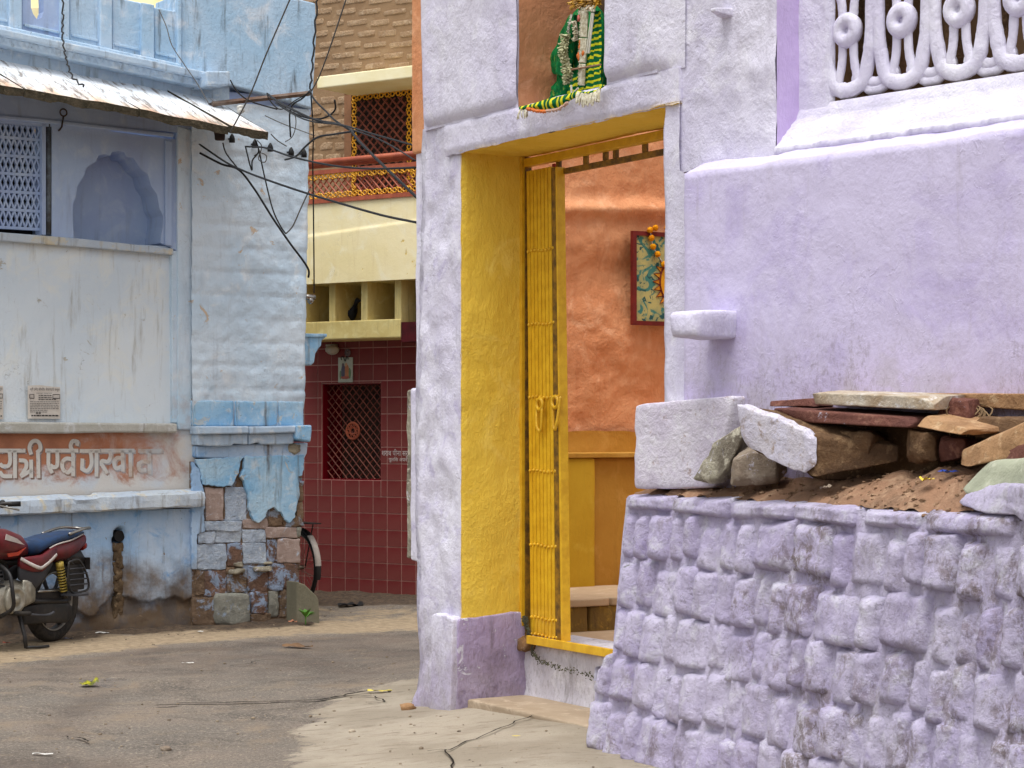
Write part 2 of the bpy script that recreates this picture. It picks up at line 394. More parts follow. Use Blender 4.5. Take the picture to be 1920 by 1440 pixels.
M['cement'] = rock_mat('green_grey_cement', (168, 172, 150), (150, 154, 134), (184, 186, 166), 0.0, b=0.35)

# ------------------------------------------------------------------ street
def street_mat():
    m = Mat('street_surface', 0.9, 0.25)
    asph = m.mix(m.rng(m.noise(0.9, 5, 0.6), 0.36, 0.64), lin((132, 120, 108)), lin((116, 109, 101)))
    asph = m.mix(m.rng(m.noise(1.7, 6, 0.7, 0.8, loc=(8, 2, 0)), 0.46, 0.62, 0, 0.75), asph, lin((92, 86, 80)))
    asph = m.mix(m.rng(m.noise(48, 4, 0.8), 0.50, 0.64), asph, lin((160, 148, 132)))
    asph = m.mix(m.rng(m.noise(95, 3, 0.8, loc=(3, 3, 0)), 0.54, 0.66), asph, lin((62, 57, 52)))
    asph = m.mix(m.rng(m.noise(2.4, 6, 0.7, 0.7, loc=(4, 0, 0)), 0.50, 0.70, 0, 0.7), asph, lin((142, 126, 106)))
    conc = m.mix(m.rng(m.noise(1.6, 5, 0.6), 0.36, 0.64), lin((174, 163, 146)), lin((154, 143, 126)))
    conc = m.mix(m.rng(m.noise(5.0, 7, 0.7, 0.5, st=(1, 2.5, 1)), 0.53, 0.70, 0, 0.7), conc, lin((132, 118, 100)))
    conc = m.mix(m.rng(m.noise(9.0, 7, 0.75, 0.8, st=(0.5, 2.0, 1), loc=(3, 1, 0)), 0.56, 0.64, 0, 0.65), conc, lin((112, 100, 86)))
    conc = m.mix(m.rng(m.noise(80, 4, 0.8), 0.56, 0.72, 0, 0.5), conc, lin((112, 98, 80)))
    sand = m.mix(m.rng(m.noise(14, 6, 0.7), 0.4, 0.6), lin((170, 151, 124)), lin((146, 128, 104)))
    dirt = m.mix(m.rng(m.noise(22, 6, 0.75), 0.4, 0.6), lin((98, 82, 66)), lin((66, 56, 47)))
    nz = m.op('SUBTRACT', m.noise(2.2, 8, 0.75, 0.6), 0.5)
    def soft(a, k=2.0, lo=0.2, hi=0.8): return m.rng(m.op('ADD', m.attr(a), m.mul(nz, k)), lo, hi)
    col = m.mix(soft('sand', 2.2, 0.34, 0.66), asph, sand)
    ap = soft('apron', 2.2, 0.40, 0.60); col = m.mix(ap, col, conc)
    col = m.mix(soft('dirt'), col, dirt)
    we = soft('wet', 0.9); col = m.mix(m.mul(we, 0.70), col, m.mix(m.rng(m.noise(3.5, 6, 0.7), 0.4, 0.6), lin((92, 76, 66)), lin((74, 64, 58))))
    pu = soft('puddle', 0.4, 0.35, 0.55)
    rough = m.op('SUBTRACT', 0.9, m.op('ADD', m.mul(we, 0.3), m.mul(pu, 0.55)))
    hgt = m.mul(m.noise(70, 6, 0.75), m.op('SUBTRACT', 1.0, pu))
    return m.done(col, [(m.noise(8, 5, 0.6), 0.35, 0.02), (hgt, 0.9, 0.012)], rough)
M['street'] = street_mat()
def interp(tab, v):
    if v <= tab[0][0]: return tab[0][1]
    for (a, b), (c, d) in zip(tab, tab[1:]):
        if v <= c: return b + (d - b) * (v - a) / (c - a)
    return tab[-1][1]
def build_street():
    xs = [-400, -120, -40, -15, -8] + [-5 + 0.045 * i for i in range(int(7.5 / 0.045))] + [2.6, 4, 8, 20, 60, 200, 400]
    ys = [-200, -60, -20, -5, 2, 5, 7] + [8.2 + 0.045 * i for i in range(int(13.8 / 0.045))] + [22.2, 24, 30, 60, 150, 400, 900]
    vs, att = [], {k: [] for k in ('apron', 'sand', 'dirt', 'wet', 'puddle')}
    edge = [(1262, 830), (1280, 740), (1300, 660), (1330, 610), (1380, 585), (1440, 560), (1600, 520)]
    cen = [(-100, 1236), (0, 1226), (150, 1210), (300, 1196), (450, 1187), (600, 1179), (700, 1172), (800, 1168)]
    hw = [(-100, 22), (0, 20), (300, 11), (600, 9), (800, 12)]
    for y in ys:
        for x in xs:
            z = gz(x, y)
            fine = -5 <= x <= 2.6 and 8 < y < 22.3
            if fine: z += 0.008 * fbm(x * 3.1, y * 3.1, 1.0, 4)
            a = s = d = w = p = 0.0
            if fine:
                px, py = CX + x / y * FPX, HY + (CAM_H - z) / y * FPX
                a = sstep(-110, 90, px - interp(edge, py)) if py > 1245 else 0.0
                c = interp(cen, px); h = interp(hw, px)
                s = 0.85 * (1 - sstep(h * 0.3, h * 2.2, abs(py - c)))
                if px > 590 and py < 1172: s = max(s, 0.5)
                d = (1 - sstep(c - h * 1.3, c - h * 0.1, py)) if px < 600 else 0.0
                if 590 < px < 800: d = 1 - sstep(1128, 1148, py)
                w = max(0.0, 1 - (((px - 150) / 150) ** 2 + ((py - 1330 + (px - 150) * 0.55) / 70) ** 2)) * 0.5
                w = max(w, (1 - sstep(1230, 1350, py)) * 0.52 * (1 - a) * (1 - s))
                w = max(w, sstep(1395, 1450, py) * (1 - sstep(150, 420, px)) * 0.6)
                q = ((px - 215) / 36) ** 2 + ((py - 1280) / 11) ** 2
                p = max(0.0, 1.15 - q * 0.8)
                if p > 0.3: z = min(z, gz(x, y) - 0.004)
                if d > 0.3: z += 0.025 * d * (0.5 + fbm(x * 5, y * 5, 4.0, 3))
            vs.append((x, y, z)); att['apron'].append(a); att['sand'].append(s); att['dirt'].append(d); att['wet'].append(w); att['puddle'].append(p)
    nx = len(xs)
    fs = [(j*nx+i, j*nx+i+1, (j+1)*nx+i+1, (j+1)*nx+i) for j in range(len(ys)-1) for i in range(nx-1)]
    mb = MB(); mb.v = vs; mb.f = fs
    o = mb.obj('street', M['street'], smooth=True, recalc=False)
    for k, v in att.items():
        o.data.attributes.new(k, 'FLOAT', 'POINT').data.foreach_set('value', v)
    return tag(o, kind='structure')
street = build_street()
M['crack'] = simple('crack_shadow_grit', (52, 46, 40), 0.95, 0.1, scale=40, c2=(34, 30, 27))
def crack(pts, w):
    pts = spline([ground_at(*p) + Vector((0, 0, 0.012)) for p in pts], 6)
    mb = MB(); L = []; Rr = []
    for i, p in enumerate(pts):
        t = (pts[min(i+1, len(pts)-1)] - pts[max(i-1, 0)]).normalized(); n = Vector((-t.y, t.x, 0))
        k = w * (0.4 + 0.8 * abs(noise.noise(Vector((i * 0.7, w * 90, 1))))) * (1 if 0 < i < len(pts) - 1 else 0.1)
        j = n * (0.03 * noise.noise(Vector((i * 0.9, 3, p.x))) + 0.012 * noise.noise(Vector((i * 2.3, 7, p.x))))
        L.append(p + n * k + j); Rr.append(p - n * k + j)
    n = len(pts)
    mb.add(L + Rr, [(i, i+1, n+i+1, n+i) for i in range(n-1)])
    return mb.obj('crack', M['crack'], street)
crack([(328, 1322), (420, 1321), (520, 1318), (600, 1315), (650, 1306), (700, 1296)], 0.020)
crack([(290, 1326), (335, 1324)], 0.02)
crack([(835, 1412), (890, 1390), (950, 1364), (1000, 1345)], 0.008)
crack([(800, 1412), (835, 1412), (850, 1440), (855, 1470)], 0.009)
crack([(640, 1308), (700, 1309), (720, 1320), (690, 1322)], 0.010)
crack([(430, 1252), (470, 1246), (500, 1240), (640, 1237)], 0.008)
crack([(115, 1384), (150, 1388), (165, 1395)], 0.012)
# ------------------------------------------------------------------ lilac house: doorway front (D) and window front (W)
_p = P(790, 1322, 11.9)
_dir = Vector((2360 / FPX, -1.0)).normalized()
D = Facade((_p.x, _p.y), (_p.x + _dir.x, _p.y + _dir.y))
uJ, uR, uK = D.x(865), D.x(1250), D.x(1278)         # jamb edge, right side of the opening, kink
DEP = D.depth_for(uJ, 980)                          # depth of the reveal
zB = D.z(865, 285); zT = D.z(835, 237); TOP = 4.7
zPl = D.z(865, 1157)                                # plinth top
_k = D.world(Vector((uK, 0, 0))); _dw = Vector((3310 / FPX, -1.0)).normalized()
W = Facade((_k.x, _k.y), (_k.x + _dw.x, _k.y + _dw.y))
lilac = D.root('lilac_house', 'lilac limewashed corner house with a yellow doorway and carved window screen', 'house')
def lump(a, f=2.2, s=0.0):
    return lambda x, z: a * (fbm(x * f, z * f, s, 4) + 0.5 * fbm(x * f * 3.2, z * f * 3.2, s + 5, 3))
# rough pillar left of the door, with a wavering outer edge
def pillar():
    mb = MB(); f1 = lump(0.022, 3.0, 2.0)
    z0, z1 = -0.1, zT + 0.02
    def fn(a, b):
        z = z0 + (z1 - z0) * b
        xe = D.x(interp([(0, 782), (0.02, 780), (0.1, 783), (0.22, 779), (0.35, 775), (0.5, 774), (0.7, 782), (0.85, 785), (1, 788)], b)) + 0.016 * fbm(z * 2.6, 3.3, 0, 3)
        fl = 1.0 - sstep(0.0, 0.14, b)
        if a < 0.12:                               # turn the corner
            t = a / 0.12; x = xe; y = 0.36 * (1 - t) + 0.05 * t * 0 + 0.0
            return Vector((x - 0.03 * fl + 0.02 * fbm(y * 4, z * 3, 1.0, 3), y, z))
        t = (a - 0.12) / 0.88
        x = xe + (uJ - xe) * t
        y = -f1(x, z) * (1 - sstep(0.82, 0.95, t) * 0.8) - 0.07 * fl * (1 - t * 0.5)
        rd = 0.05 * (1 - sstep(0, 0.12, t)); x += rd * 0.1; y += rd
        return Vector((x - 0.03 * fl * (1 - t), y, z))
    mb.patch(fn, 26, 110)
    return mb.obj('pillar', M['lilac_pillar'], lilac, smooth=True)
pillar()
def rough_block(name, mat, x0, x1, y0, y1, z0, z1, amp=0.006, n=10, k=22, seed=1.0, parent=None, freq=5.0):
    mb = MB(); mb.rock([(x0,y0,z0),(x1,y0,z0),(x1,y1,z0),(x0,y1,z0),(x0,y0,z1),(x1,y0,z1),(x1,y1,z1),(x0,y1,z1)], n, amp, k, freq, seed)
    return mb.obj(name, mat, parent or lilac, smooth=True)
# plinth under the jamb
def plinth():
    mb = MB(); xq = D.x(806, 0.06)
    mb.rock([(xq, -0.075, -0.1), (uJ + 0.012, -0.085, -0.1), (uJ + 0.008, 0.02, -0.1), (xq, 0.05, -0.1), (xq, -0.05, zPl), (uJ + 0.006, -0.055, zPl), (uJ + 0.006, 0.02, zPl + 0.006), (xq, 0.05, zPl + 0.01)], 12, 0.018, 26, 5.0, 6.0)
    mb.obj('plinth_front', M['lilac_pillar'], lilac, smooth=True)
    mb = MB(); x0 = uJ - 0.10; x1 = uJ + 0.015
    mb.rock([(x0, -0.03, -0.1), (x1 - 0.0, -0.045, -0.1), (x1 + 0.02, DEP + 0.06, -0.1), (x0, 0.1, -0.1),
             (x0, -0.02, zPl - 0.004), (x1, -0.025, zPl - 0.004), (x1, DEP + 0.05, zPl + 0.012), (x0, 0.1, zPl)], 12, 0.018, 30, 4.0, 3.0)
    return mb.obj('plinth', M['lilac_deep'], lilac, smooth=True)
plinth()
# yellow reveal (side and soffit)
def jamb():
    mb = MB(); f = lump(0.006, 4.0, 9.0)
    def fn(a, b):
        y = -0.002 + (DEP + 0.03) * a; z = zPl - 0.03 + (zB + 0.01 - zPl + 0.03) * b
        e = 1 - sstep(0, 0.05, a)
        return Vector((uJ + 0.004 + f(y, z) - 0.006 * e + 0.03 * (1 - sstep(0.0, 0.06, b)) * sstep(0.85, 1, a) * -1, y - 0.004 * fbm(z * 7, 1.0, 0, 3) * e, z))
    mb.patch(fn, 18, 90)
    return mb.obj('door_jamb', M['yellow'], lilac, smooth=True)
jamb()
def soffit():
    mb = MB(); f = lump(0.005, 4.0, 4.0)
    def fn(a, b):
        x = uJ + (uK - uJ) * a; y = -0.022 + (DEP + 0.05) * b; e = 1 - sstep(0, 0.1, b)
        return Vector((x, y - 0.01 * e * fbm(x * 9, 2.0, 0, 3), zB - 0.004 + f(x, y) + 0.008 * e * fbm(x * 11, 0.5, 0, 3)))
    mb.patch(fn, 60, 12)
    return mb.obj('door_soffit', M['yellow'], lilac, smooth=True)
soffit()
# lintel
def lintel():
    mb = MB(); f = lump(0.008, 2.5, 6.0); x0 = D.x(832, 0.03); x1 = uK - 0.004
    def fr(a, b):
        x = x0 + (x1 - x0) * a; z = zB + (zT - zB) * b + (-0.006 - 0.014 * abs(fbm(x * 5, 1, 0, 3)) if b == 0 else 0.01 * fbm(x * 3, 7, 0, 3) * (b == 1))
        rd = 0.012 * (1 - min(1, min(b, 1 - b) / 0.18)) ** 2
        return Vector((x, -0.03 * (1 - 0.9 * sstep(0.8, 1.0, a)) - f(x, z) + rd, z))
    mb.patch(fr, 80, 14)
    mb.box(x0, x1, -0.012, DEP + 0.05, zB + 0.006, zT)
    mb.add([fr(0, 0), fr(0, 1), (x0, 0.05, zT), (x0, 0.05, zB)], [(0, 1, 2, 3)])
    return mb.obj('lintel', M['lilac'], lilac, smooth=False)
lintel()
# upper wall on both sides of the shrine niche
xNa, xNb = D.x(962, 0.05), D.x(1128, 0.05)
def upper(x0, x1, name, seed, lx=0.0, tp_=False):
    mb = MB(); f = lump(0.010, 1.6, seed); z0 = zT - 0.006
    def fn(a, b):
        x = x0 + (x1 - x0) * a; z = z0 + (TOP - z0) * b
        rd = 0.03 * (1 - min(1, a / 0.05)) ** 2 + 0.02 * (1 - min(1, (1 - a) / 0.05)) ** 2 + 0.045 * (1 - min(1, b / 0.05)) ** 2
        e = 0.01 * fbm(z * 4, seed, 0, 3) * (1 if a in (0, 1) else 0)
        o_ = 0.05 * (1 - sstep(0.55, 1.0, a)) if tp_ else 0.05
        if tp_: rd -= 0.02 * (1 - min(1, (1 - a) / 0.05)) ** 2
        return Vector((x + e * (0 if tp_ and a == 1 else 1) + lx * (1 - a) * (b - 0.15), -o_ - f(x, z) * (1 - 0.8 * sstep(0.8, 1, a) * tp_) + rd * (o_ / 0.05 if tp_ else 1), z))
    mb.patch(fn, 36, 70)
    mb.box(x0, x1 - (0.2 if tp_ else 0), -0.02, DEP, z0 + 0.004, TOP)
    return mb.obj(name, M['lilac'], lilac, smooth=False)
def smooth_some(o):
    for p in o.data.polygons: p.use_smooth = True
    return o
def cvt(o):                                     # smooth only the relief sheet, keep the box behind it crisp
    for p in o.data.polygons: p.use_smooth = p.area < 0.02
    return o
cvt(upper(D.x(786, 0.05), xNa, 'upper_wall', 11.0, -0.07)); cvt(upper(xNb, uK + 0.03, 'upper_wall', 14.0, 0.0, True))
for o in lilac.children:
    if o.name.startswith('lintel'): cvt(o)
# shrine niche: far reveal, back, floor
ND = D.depth_for(xNa, 1080)
def niche():
    mb = MB(); f = lump(0.012, 2.4, 21.0)
    def rv(a, b):
        y = -0.03 + (ND + 0.03) * a; z = zT - 0.01 + (TOP - zT) * b
        return Vector((xNa + 0.022 + f(y, z), y, z))
    mb.patch(rv, 14, 50)
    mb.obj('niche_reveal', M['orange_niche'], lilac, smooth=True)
    MB().box(xNa - 0.05, xNb + 0.25, ND, ND + 0.08, zT, TOP).obj('niche_back', M['dark_gap'], lilac)
niche()
# orange strip of the side wall and the broken buff pilaster below it, both beyond the corner
def side_strip(name, mat, px0, px1, y0, y1, dp, amp, seed):
    mb = MB()
    a, b = D.x(px0, -dp), D.x(px1, -dp); z0, z1 = D.z(px0, y1, -dp), D.z(px0, y0, -dp)
    mb.rock([(a, dp, z0), (b, dp, z0), (b, dp + 0.3, z0), (a, dp + 0.3, z0), (a, dp, z1), (b, dp, z1), (b, dp + 0.3, z1), (a, dp + 0.3, z1)], 16, amp, 40, 6.0, seed)
    return mb.obj(name, mat, lilac, smooth=True)
side_strip('side_wall', M['orange'], 772, 800, -120, 290, 0.06, 0.004, 2.0)
side_strip('side_pilaster', M['rock_cream'], 763, 800, 735, 1045, 0.10, 0.02, 5.0)
side_strip('side_pilaster', M['lilac_pillar'], 769, 800, 728, 1052, 0.06, 0.012, 8.0)
side_strip('side_wall', M['lilac_pillar'], 780, 800, 270, 760, 0.08, 0.014, 9.0)
# thin return at the right side of the opening
def pier():
    mb = MB(); f = lump(0.006, 3.0, 31.0)
    def fn(a, b):
        z = -0.1 + (zB + 0.15) * b
        if a < 0.25: x = uR; y = DEP * (1 - a / 0.25)
        else: x = uR + (uK + (0.10 if z < 2.745 else 0.002) - uR) * (a - 0.25) / 0.75; y = 0
        return Vector((x + 0.010 * fbm(z * 4, 2, 0, 3) * (a < 0.5) - 0.012 * sstep(1.7, 0.6, z), y - 0.012 - f(x, z), z))
    mb.patch(fn, 12, 80)
    return mb.obj('door_pier', M['lilac'], lilac, smooth=True)
pier()
# white sill wall and slab step in the doorway
zS = D.z(1000, 1200, -DEP)
def sill():
    mb = MB(); f = lump(0.012, 3.5, 41.0); x0, x1 = uJ - 0.05, uR + 0.1; yy = DEP + 0.005
    def fn(a, b):
        x = x0 + (x1 - x0) * a; z = -0.05 + (zS + 0.05) * b
        rd = 0.03 * (1 - min(1, (1 - b) / 0.1)) ** 2
        return Vector((x, yy - f(x, z) - 0.05 * (1 - sstep(0, 0.5, b)) + rd, z + 0.012 * fbm(x * 4, 2, 0, 3) * b))
    mb.patch(fn, 70, 22)
    mb.obj('sill_wall', M['white_sill'], lilac, smooth=True)
    MB().box(x0, x1, yy + 0.03, yy + 0.35, -0.05, zS - 0.004).obj('sill_core', M['white_sill'], lilac)
sill()
zSt = D.z(870, 1310, 0.0)
rough_block('step_slab', M['step_stone'], uJ + 0.02, uR + 0.25, 0.01, DEP, zSt - 0.14, zSt, 0.014, 12, 26, 4.0, freq=4.0)
# inside the doorway: a step and a raised floor to the left, a tall bench and the orange courtyard wall beyond
zF = 0.60; xO = -1.17; xBn = -0.745; xRs = 0.05
def along(name, mat, x0, x1, y0, y1, z0, z1, amp, n, k, seed): return rough_block(name, mat, x0, x1, y0, y1, z0, z1, amp, n, k, seed)
for i in range(5):
    ya = 0.62 + i * 0.46
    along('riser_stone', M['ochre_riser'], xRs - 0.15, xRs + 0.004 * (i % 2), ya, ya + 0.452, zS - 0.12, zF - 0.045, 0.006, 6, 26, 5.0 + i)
for i in range(6):
    ya = 0.62 + i * 0.6
    along('floor_slab', M['floor_stone'], xBn - 0.05, xRs + 0.02, ya, ya + 0.594, zF - 0.045, zF, 0.003, 6, 40, i)
MB().box(xRs - 0.1, uR + 1.4, DEP + 0.2, 3.95, zS - 0.14, zS - 0.03).obj('threshold_floor', M['floor_stone'], lilac)
def orange_wall():
    mb = MB()
    def fn(a, b):
        y = 1.25 + 2.7 * a; z = zF - 0.1 + (TOP - 0.9 - zF) * b
        c = 0.028 * math.sin(z * 9.5 + 0.6 * math.sin(y * 2)) * (0.5 + fbm(y * 1.1, z * 1.3, 2.0, 2))
        l = 0.06 * math.exp(-((z - 3.02 - 0.02 * math.sin(y * 3)) / 0.05) ** 2)
        return Vector((xO + c + l + 0.035 * fbm(y * 1.7, z * 2.2, 7.0, 4) + 0.012 * abs(fbm(y * 5, z * 8, 3.0, 3)), y, z))
    mb.patch(fn, 110, 130)
    mb.obj('courtyard_wall', M['orange'], lilac, smooth=True)
    MB().box(xO - 0.3, uR + 1.5, 3.95, 4.1, 0, TOP - 0.9).obj('courtyard_back_wall', M['orange'], lilac)
    MB().box(xO - 0.2, xO - 0.06, 1.25, 3.95, -0.1, TOP - 0.9).obj('courtyard_wall_core', M['orange'], lilac)
    mb = MB()                                    # ochre skirting painted and plastered along the foot of the wall
    def sk(a, b):
        y = 1.25 + 2.7 * a; t = 1.555 + 0.02 * math.sin(y * 4.2) + 0.02 * fbm(y * 3, 1, 0, 3) + 0.09 * sstep(1.65, 1.2, y)
        return Vector((xO + 0.065 + 0.012 * fbm(y * 2, b, 3, 2) - 0.01 * b, y, 1.40 + (t - 1.40) * b))
    mb.patch(sk, 80, 6)
    mb.obj('skirting', M['ochre_deep'], lilac, smooth=True)
orange_wall()
def bench():
    yc = D.depth_for(xBn, 1116); zt = 1.435
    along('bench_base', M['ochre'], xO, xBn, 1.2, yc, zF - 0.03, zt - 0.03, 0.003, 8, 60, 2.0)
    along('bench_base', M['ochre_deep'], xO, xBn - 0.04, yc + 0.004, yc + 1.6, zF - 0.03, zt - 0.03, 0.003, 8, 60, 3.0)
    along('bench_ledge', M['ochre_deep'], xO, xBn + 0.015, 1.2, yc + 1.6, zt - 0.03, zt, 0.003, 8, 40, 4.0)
bench()
_e = D.at(1035, 300, -(DEP + 0.10))
MB().box(_e.x, _e.x + 0.03, DEP + 0.10, DEP + 0.13, zB - 0.62, zB - 0.05).obj('red_edge', simple('red_paint', (170, 44, 32), 0.6), lilac)

M['lane_brown'] = plaster('brown_interior', (150, 116, 84), (126, 96, 70), (166, 132, 98), (90, 70, 52), 0.4, fine=0.5, mid=0.5)
# window front (W) – its meshes hang under the same house
Wr = Matrix.Translation(D.o) @ Matrix.Rotation(D.a, 4, 'Z')
Ww = Matrix.Translation(W.o) @ Matrix.Rotation(W.a, 4, 'Z')
W2D = Wr.inverted() @ Ww
def wobj(mb, name, mat, smooth=False, bev=0.0, parent=None):
    o = mb.obj(name, mat, parent or lilac, smooth, bev)
    if parent is None: o.matrix_local = W2D
    return o
WX = W.x(2300)
DO = 0.13; xD0 = W.x(1277, DO)
xP = W.x(1456); zL0 = W.z(1280, 326, DO); zL1 = W.z(1455, 268, 0.0)
def dado():
    mb = MB(); f = lump(0.005, 1.5, 51.0)
    def fn(a, b):                                  # face, then the sloping ledge on top
        x = xD0 + (WX - xD0) * a
        if b < 0.9:
            z = 0.9 + (zL0 - 0.9) * b / 0.9; y = -DO - f(x, z)
        else:
            t = (b - 0.9) / 0.1; zz = zL0 + 0.012 * fbm(x * 3, 4, 0, 3)
            z = zz + 0.07 * t; y = -DO + 0.15 * t - 0.004 * fbm(x * 9, t, 0, 2)
        rd = 0.02 * (1 - min(1, a / 0.012)) ** 2
        return Vector((x, y + rd, z))
    mb.patch(fn, 130, 70)
    wobj(mb, 'dado_wall', M['lilac_dado'], True)
    wobj(MB().box(xD0 + 0.006, WX, -DO + 0.03, 0.25, 0.2, zL0 - 0.012), 'wall_core', M['lilac'])
dado()
RD = 0.16                                          # depth of the window recess
def w_pier():
    mb = MB(); f = lump(0.014, 2.6, 61.0)
    def fn(a, b):
        x = -0.05 + (xP + 0.05) * a; z = zL0 + 0.03 + (TOP - zL0) * b
        rd = 0.010 * (1 - min(1, (1 - a) / 0.06)) ** 2
        k = sstep(0.1, 0.3, a)
        return Vector((x, -f(x, z) * (0.25 + 0.75 * k) - 0.012 * k + rd + 0.004, z))
    mb.patch(fn, 40, 100)
    wobj(mb, 'window_pier', M['lilac'], True)
    wobj(MB().box(0.0, xP - 0.001, 0.02, RD + 0.1, zL0 + 0.03, TOP), 'window_pier_core', M['lilac'])
    mb = MB(); f2 = lump(0.003, 4, 3)
    mb.patch(lambda a, b: Vector((xP + 0.002 + f2(RD * a, b * 3), 0.0 + (RD + 0.01) * a, zL1 - 0.02 + (TOP - zL1) * b)), 8, 60)
    wobj(mb, 'window_reveal', M['reveal_violet'], True)
w_pier()
zG = W.z(1569, 190, -RD); xG = W.x(1563, -RD)
def w_sill():                                      # torn edge and stepped mouldings under the screen
    mb = MB(); x0, x1 = xP - 0.002, WX
    zt0 = W.z(1560, 213, -RD)
    prof = [(0.015, zL0 + 0.045), (-0.016, zL0 + 0.052), (-0.022, zL0 + 0.075), (-0.006, zL0 + 0.085), (0.010, zL0 + 0.10), (0.028, zL0 + 0.118), (0.032, zL0 + 0.13), (0.055, zL0 + 0.148),
            (0.060, zL0 + 0.16), (0.085, zL0 + 0.178), (0.09, zL0 + 0.19), (RD - 0.035, zt0 - 0.01), (RD - 0.035, zG - 0.05), (RD - 0.01, zG)]
    n = 140; m = len(prof)
    vs = []
    for j, (y, z) in enumerate(prof):
        for i in range(n + 1):
            x = x0 + (x1 - x0) * i / n
            tear = (0.014 * fbm(x * 30, j * 3.1, 0, 5)) if j in (1, 2) else 0.002 * fbm(x * 6, j, 0, 2)
            vs.append(Vector((x, y - tear, z + (0.012 * fbm(x * 12, 9, 0, 4) if j in (1, 2) else 0.0))))
    fs = [(j*(n+1)+i, j*(n+1)+i+1, (j+1)*(n+1)+i+1, (j+1)*(n+1)+i) for j in range(m-1) for i in range(n)]
    mb.add(vs, fs)
    wobj(mb, 'window_sill', M['lilac'], True)
    mb = MB(); f = lump(0.004, 4, 71)
    mb.patch(lambda a, b: Vector((xP + (xG - xP) * a, RD - 0.02 - f(a, b * 4) * 0.5 + 0.03 * (1 - min(1, (1 - a) / 0.12)) ** 2, zG - 0.06 + (TOP - zG) * b)), 10, 50)
    wobj(mb, 'window_frame', M['lilac'], True)
w_sill()
def screen():
    """carved stone lattice: rings on split stems inside long loops"""
    root = bpy.data.objects.new('window_screen', None); link(root, lilac); root.matrix_local = W2D
    pit = W.x(1691, -RD) - W.x(1589, -RD); xc0 = W.x(1589, -RD); zr = W.z(1589, 57, -RD); yy = RD + 0.005
    rw = pit * 0.40; r = pit * 0.125
    L = zr - zG                                    # ring centre above the foot of the lattice
    def S(pts, rad, c, n=6):
        mb = c; mb.tube(spline([(x, yy + dy, z) for (x, dy, z) in pts], n), [rad * (1 + 0.10 * noise.noise(Vector((p_ * 0.7, pts[0][0] * 9, 2)))) for p_ in range(n * (len(pts) - 1) + 1)], 10, flat=0.55, up=(0, 1, 0))
    for i in range(5):
        c = xc0 + pit * i
        if c - rw > WX: break
        mb = MB()
        for up in range(2):
            z0 = zr + up * (2.15 * L)
            mb.torus((c, yy - 0.004, z0), (0, 1, 0), pit * 0.15, pit * 0.11, 20, 10, squash=0.9)
            mb.ball((c, yy + 0.014, z0), pit * 0.12, 10, 6, (1, 0.5, 1))
            for sx in (-1, 1):
                S([(c + sx * pit * 0.10, 0, z0 - pit * 0.16), (c + sx * pit * 0.115, 0, z0 - L * 0.45), (c + sx * pit * 0.17, 0, z0 - L * 0.70), (c + sx * pit * 0.20, 0.0, z0 - L * 0.88)], r * 0.60, mb)
                S([(c + sx * pit * 0.10, 0, z0 + pit * 0.16), (c + sx * pit * 0.13, 0, z0 + L * 0.45), (c + sx * pit * 0.24, 0, z0 + L * 0.70)], r * 0.62, mb)
        # long outer loop
        foot = zG + r * 1.0
        pts = [(c - pit * 0.46, 0, zr + 1.6 * L), (c - pit * 0.44, 0, zr), (c - pit * 0.38, 0, zr - L * 0.45), (c - pit * 0.30, 0, zr - L * 0.74), (c - pit * 0.15, 0, foot + 0.01), (c, 0, foot), (c + pit * 0.15, 0, foot + 0.01),
               (c + pit * 0.30, 0, zr - L * 0.74), (c + pit * 0.38, 0, zr - L * 0.45), (c + pit * 0.44, 0, zr), (c + pit * 0.46, 0, zr + 1.6 * L)]
        S(pts, r * 0.96, mb, 6)
        o = mb.obj('lattice_unit', M['lilac'], root, smooth=True)
        mb = MB(); h = c + pit * 0.5               # small links between the loops
        S([(h - pit * 0.42, 0.006, zr - L * 0.70), (h - pit * 0.2, 0.006, foot + L * 0.13), (h, 0.006, foot + L * 0.07), (h + pit * 0.2, 0.006, foot + L * 0.13), (h + pit * 0.42, 0.006, zr - L * 0.70)], r * 0.62, mb)
        S([(h - pit * 0.33, 0.008, foot + L * 0.16), (h - pit * 0.14, 0.008, foot - 0.004), (h, 0.008, foot - 0.010), (h + pit * 0.14, 0.008, foot - 0.004), (h + pit * 0.33, 0.008, foot + L * 0.16)], r * 0.6, mb)
        mb.obj('lattice_link', M['lilac'], root, smooth=True)
screen()
wobj(MB().box(xP - 0.1, WX, 1.0, 1.1, zL0 - 0.4, TOP), 'room_wall', simple('brown_room_wall', (150, 120, 92), 0.9, 0.1, scale=1.5, c2=(110, 86, 64)))
wobj(MB().box(xP - 0.20, xP - 0.17, RD + 0.1, 1.1, zL0 - 0.4, TOP), 'room_side_wall', M['lane_brown'])
wobj(MB().box(xP - 0.1, WX, 0.28, 1.1, zL0 - 0.4, zL0 - 0.3), 'room_floor', M['dark_gap'])
wobj(MB().box(xP - 0.15, WX, 0.26, 1.1, TOP - 0.05, TOP), 'room_ceiling', M['dark_gap'])
for k, (px0, px1) in enumerate(((1500, 1512), (1560, 1566), (1600, 1612), (1648, 1656), (1735, 1746), (1772, 1790), (1862, 1880))):
    wobj(MB().box(W.x(px0, -0.7), W.x(px1, -0.7), 0.7, 0.76, zL0 - 0.3, TOP - 0.06), 'shutter_post', M['rock_brown'])
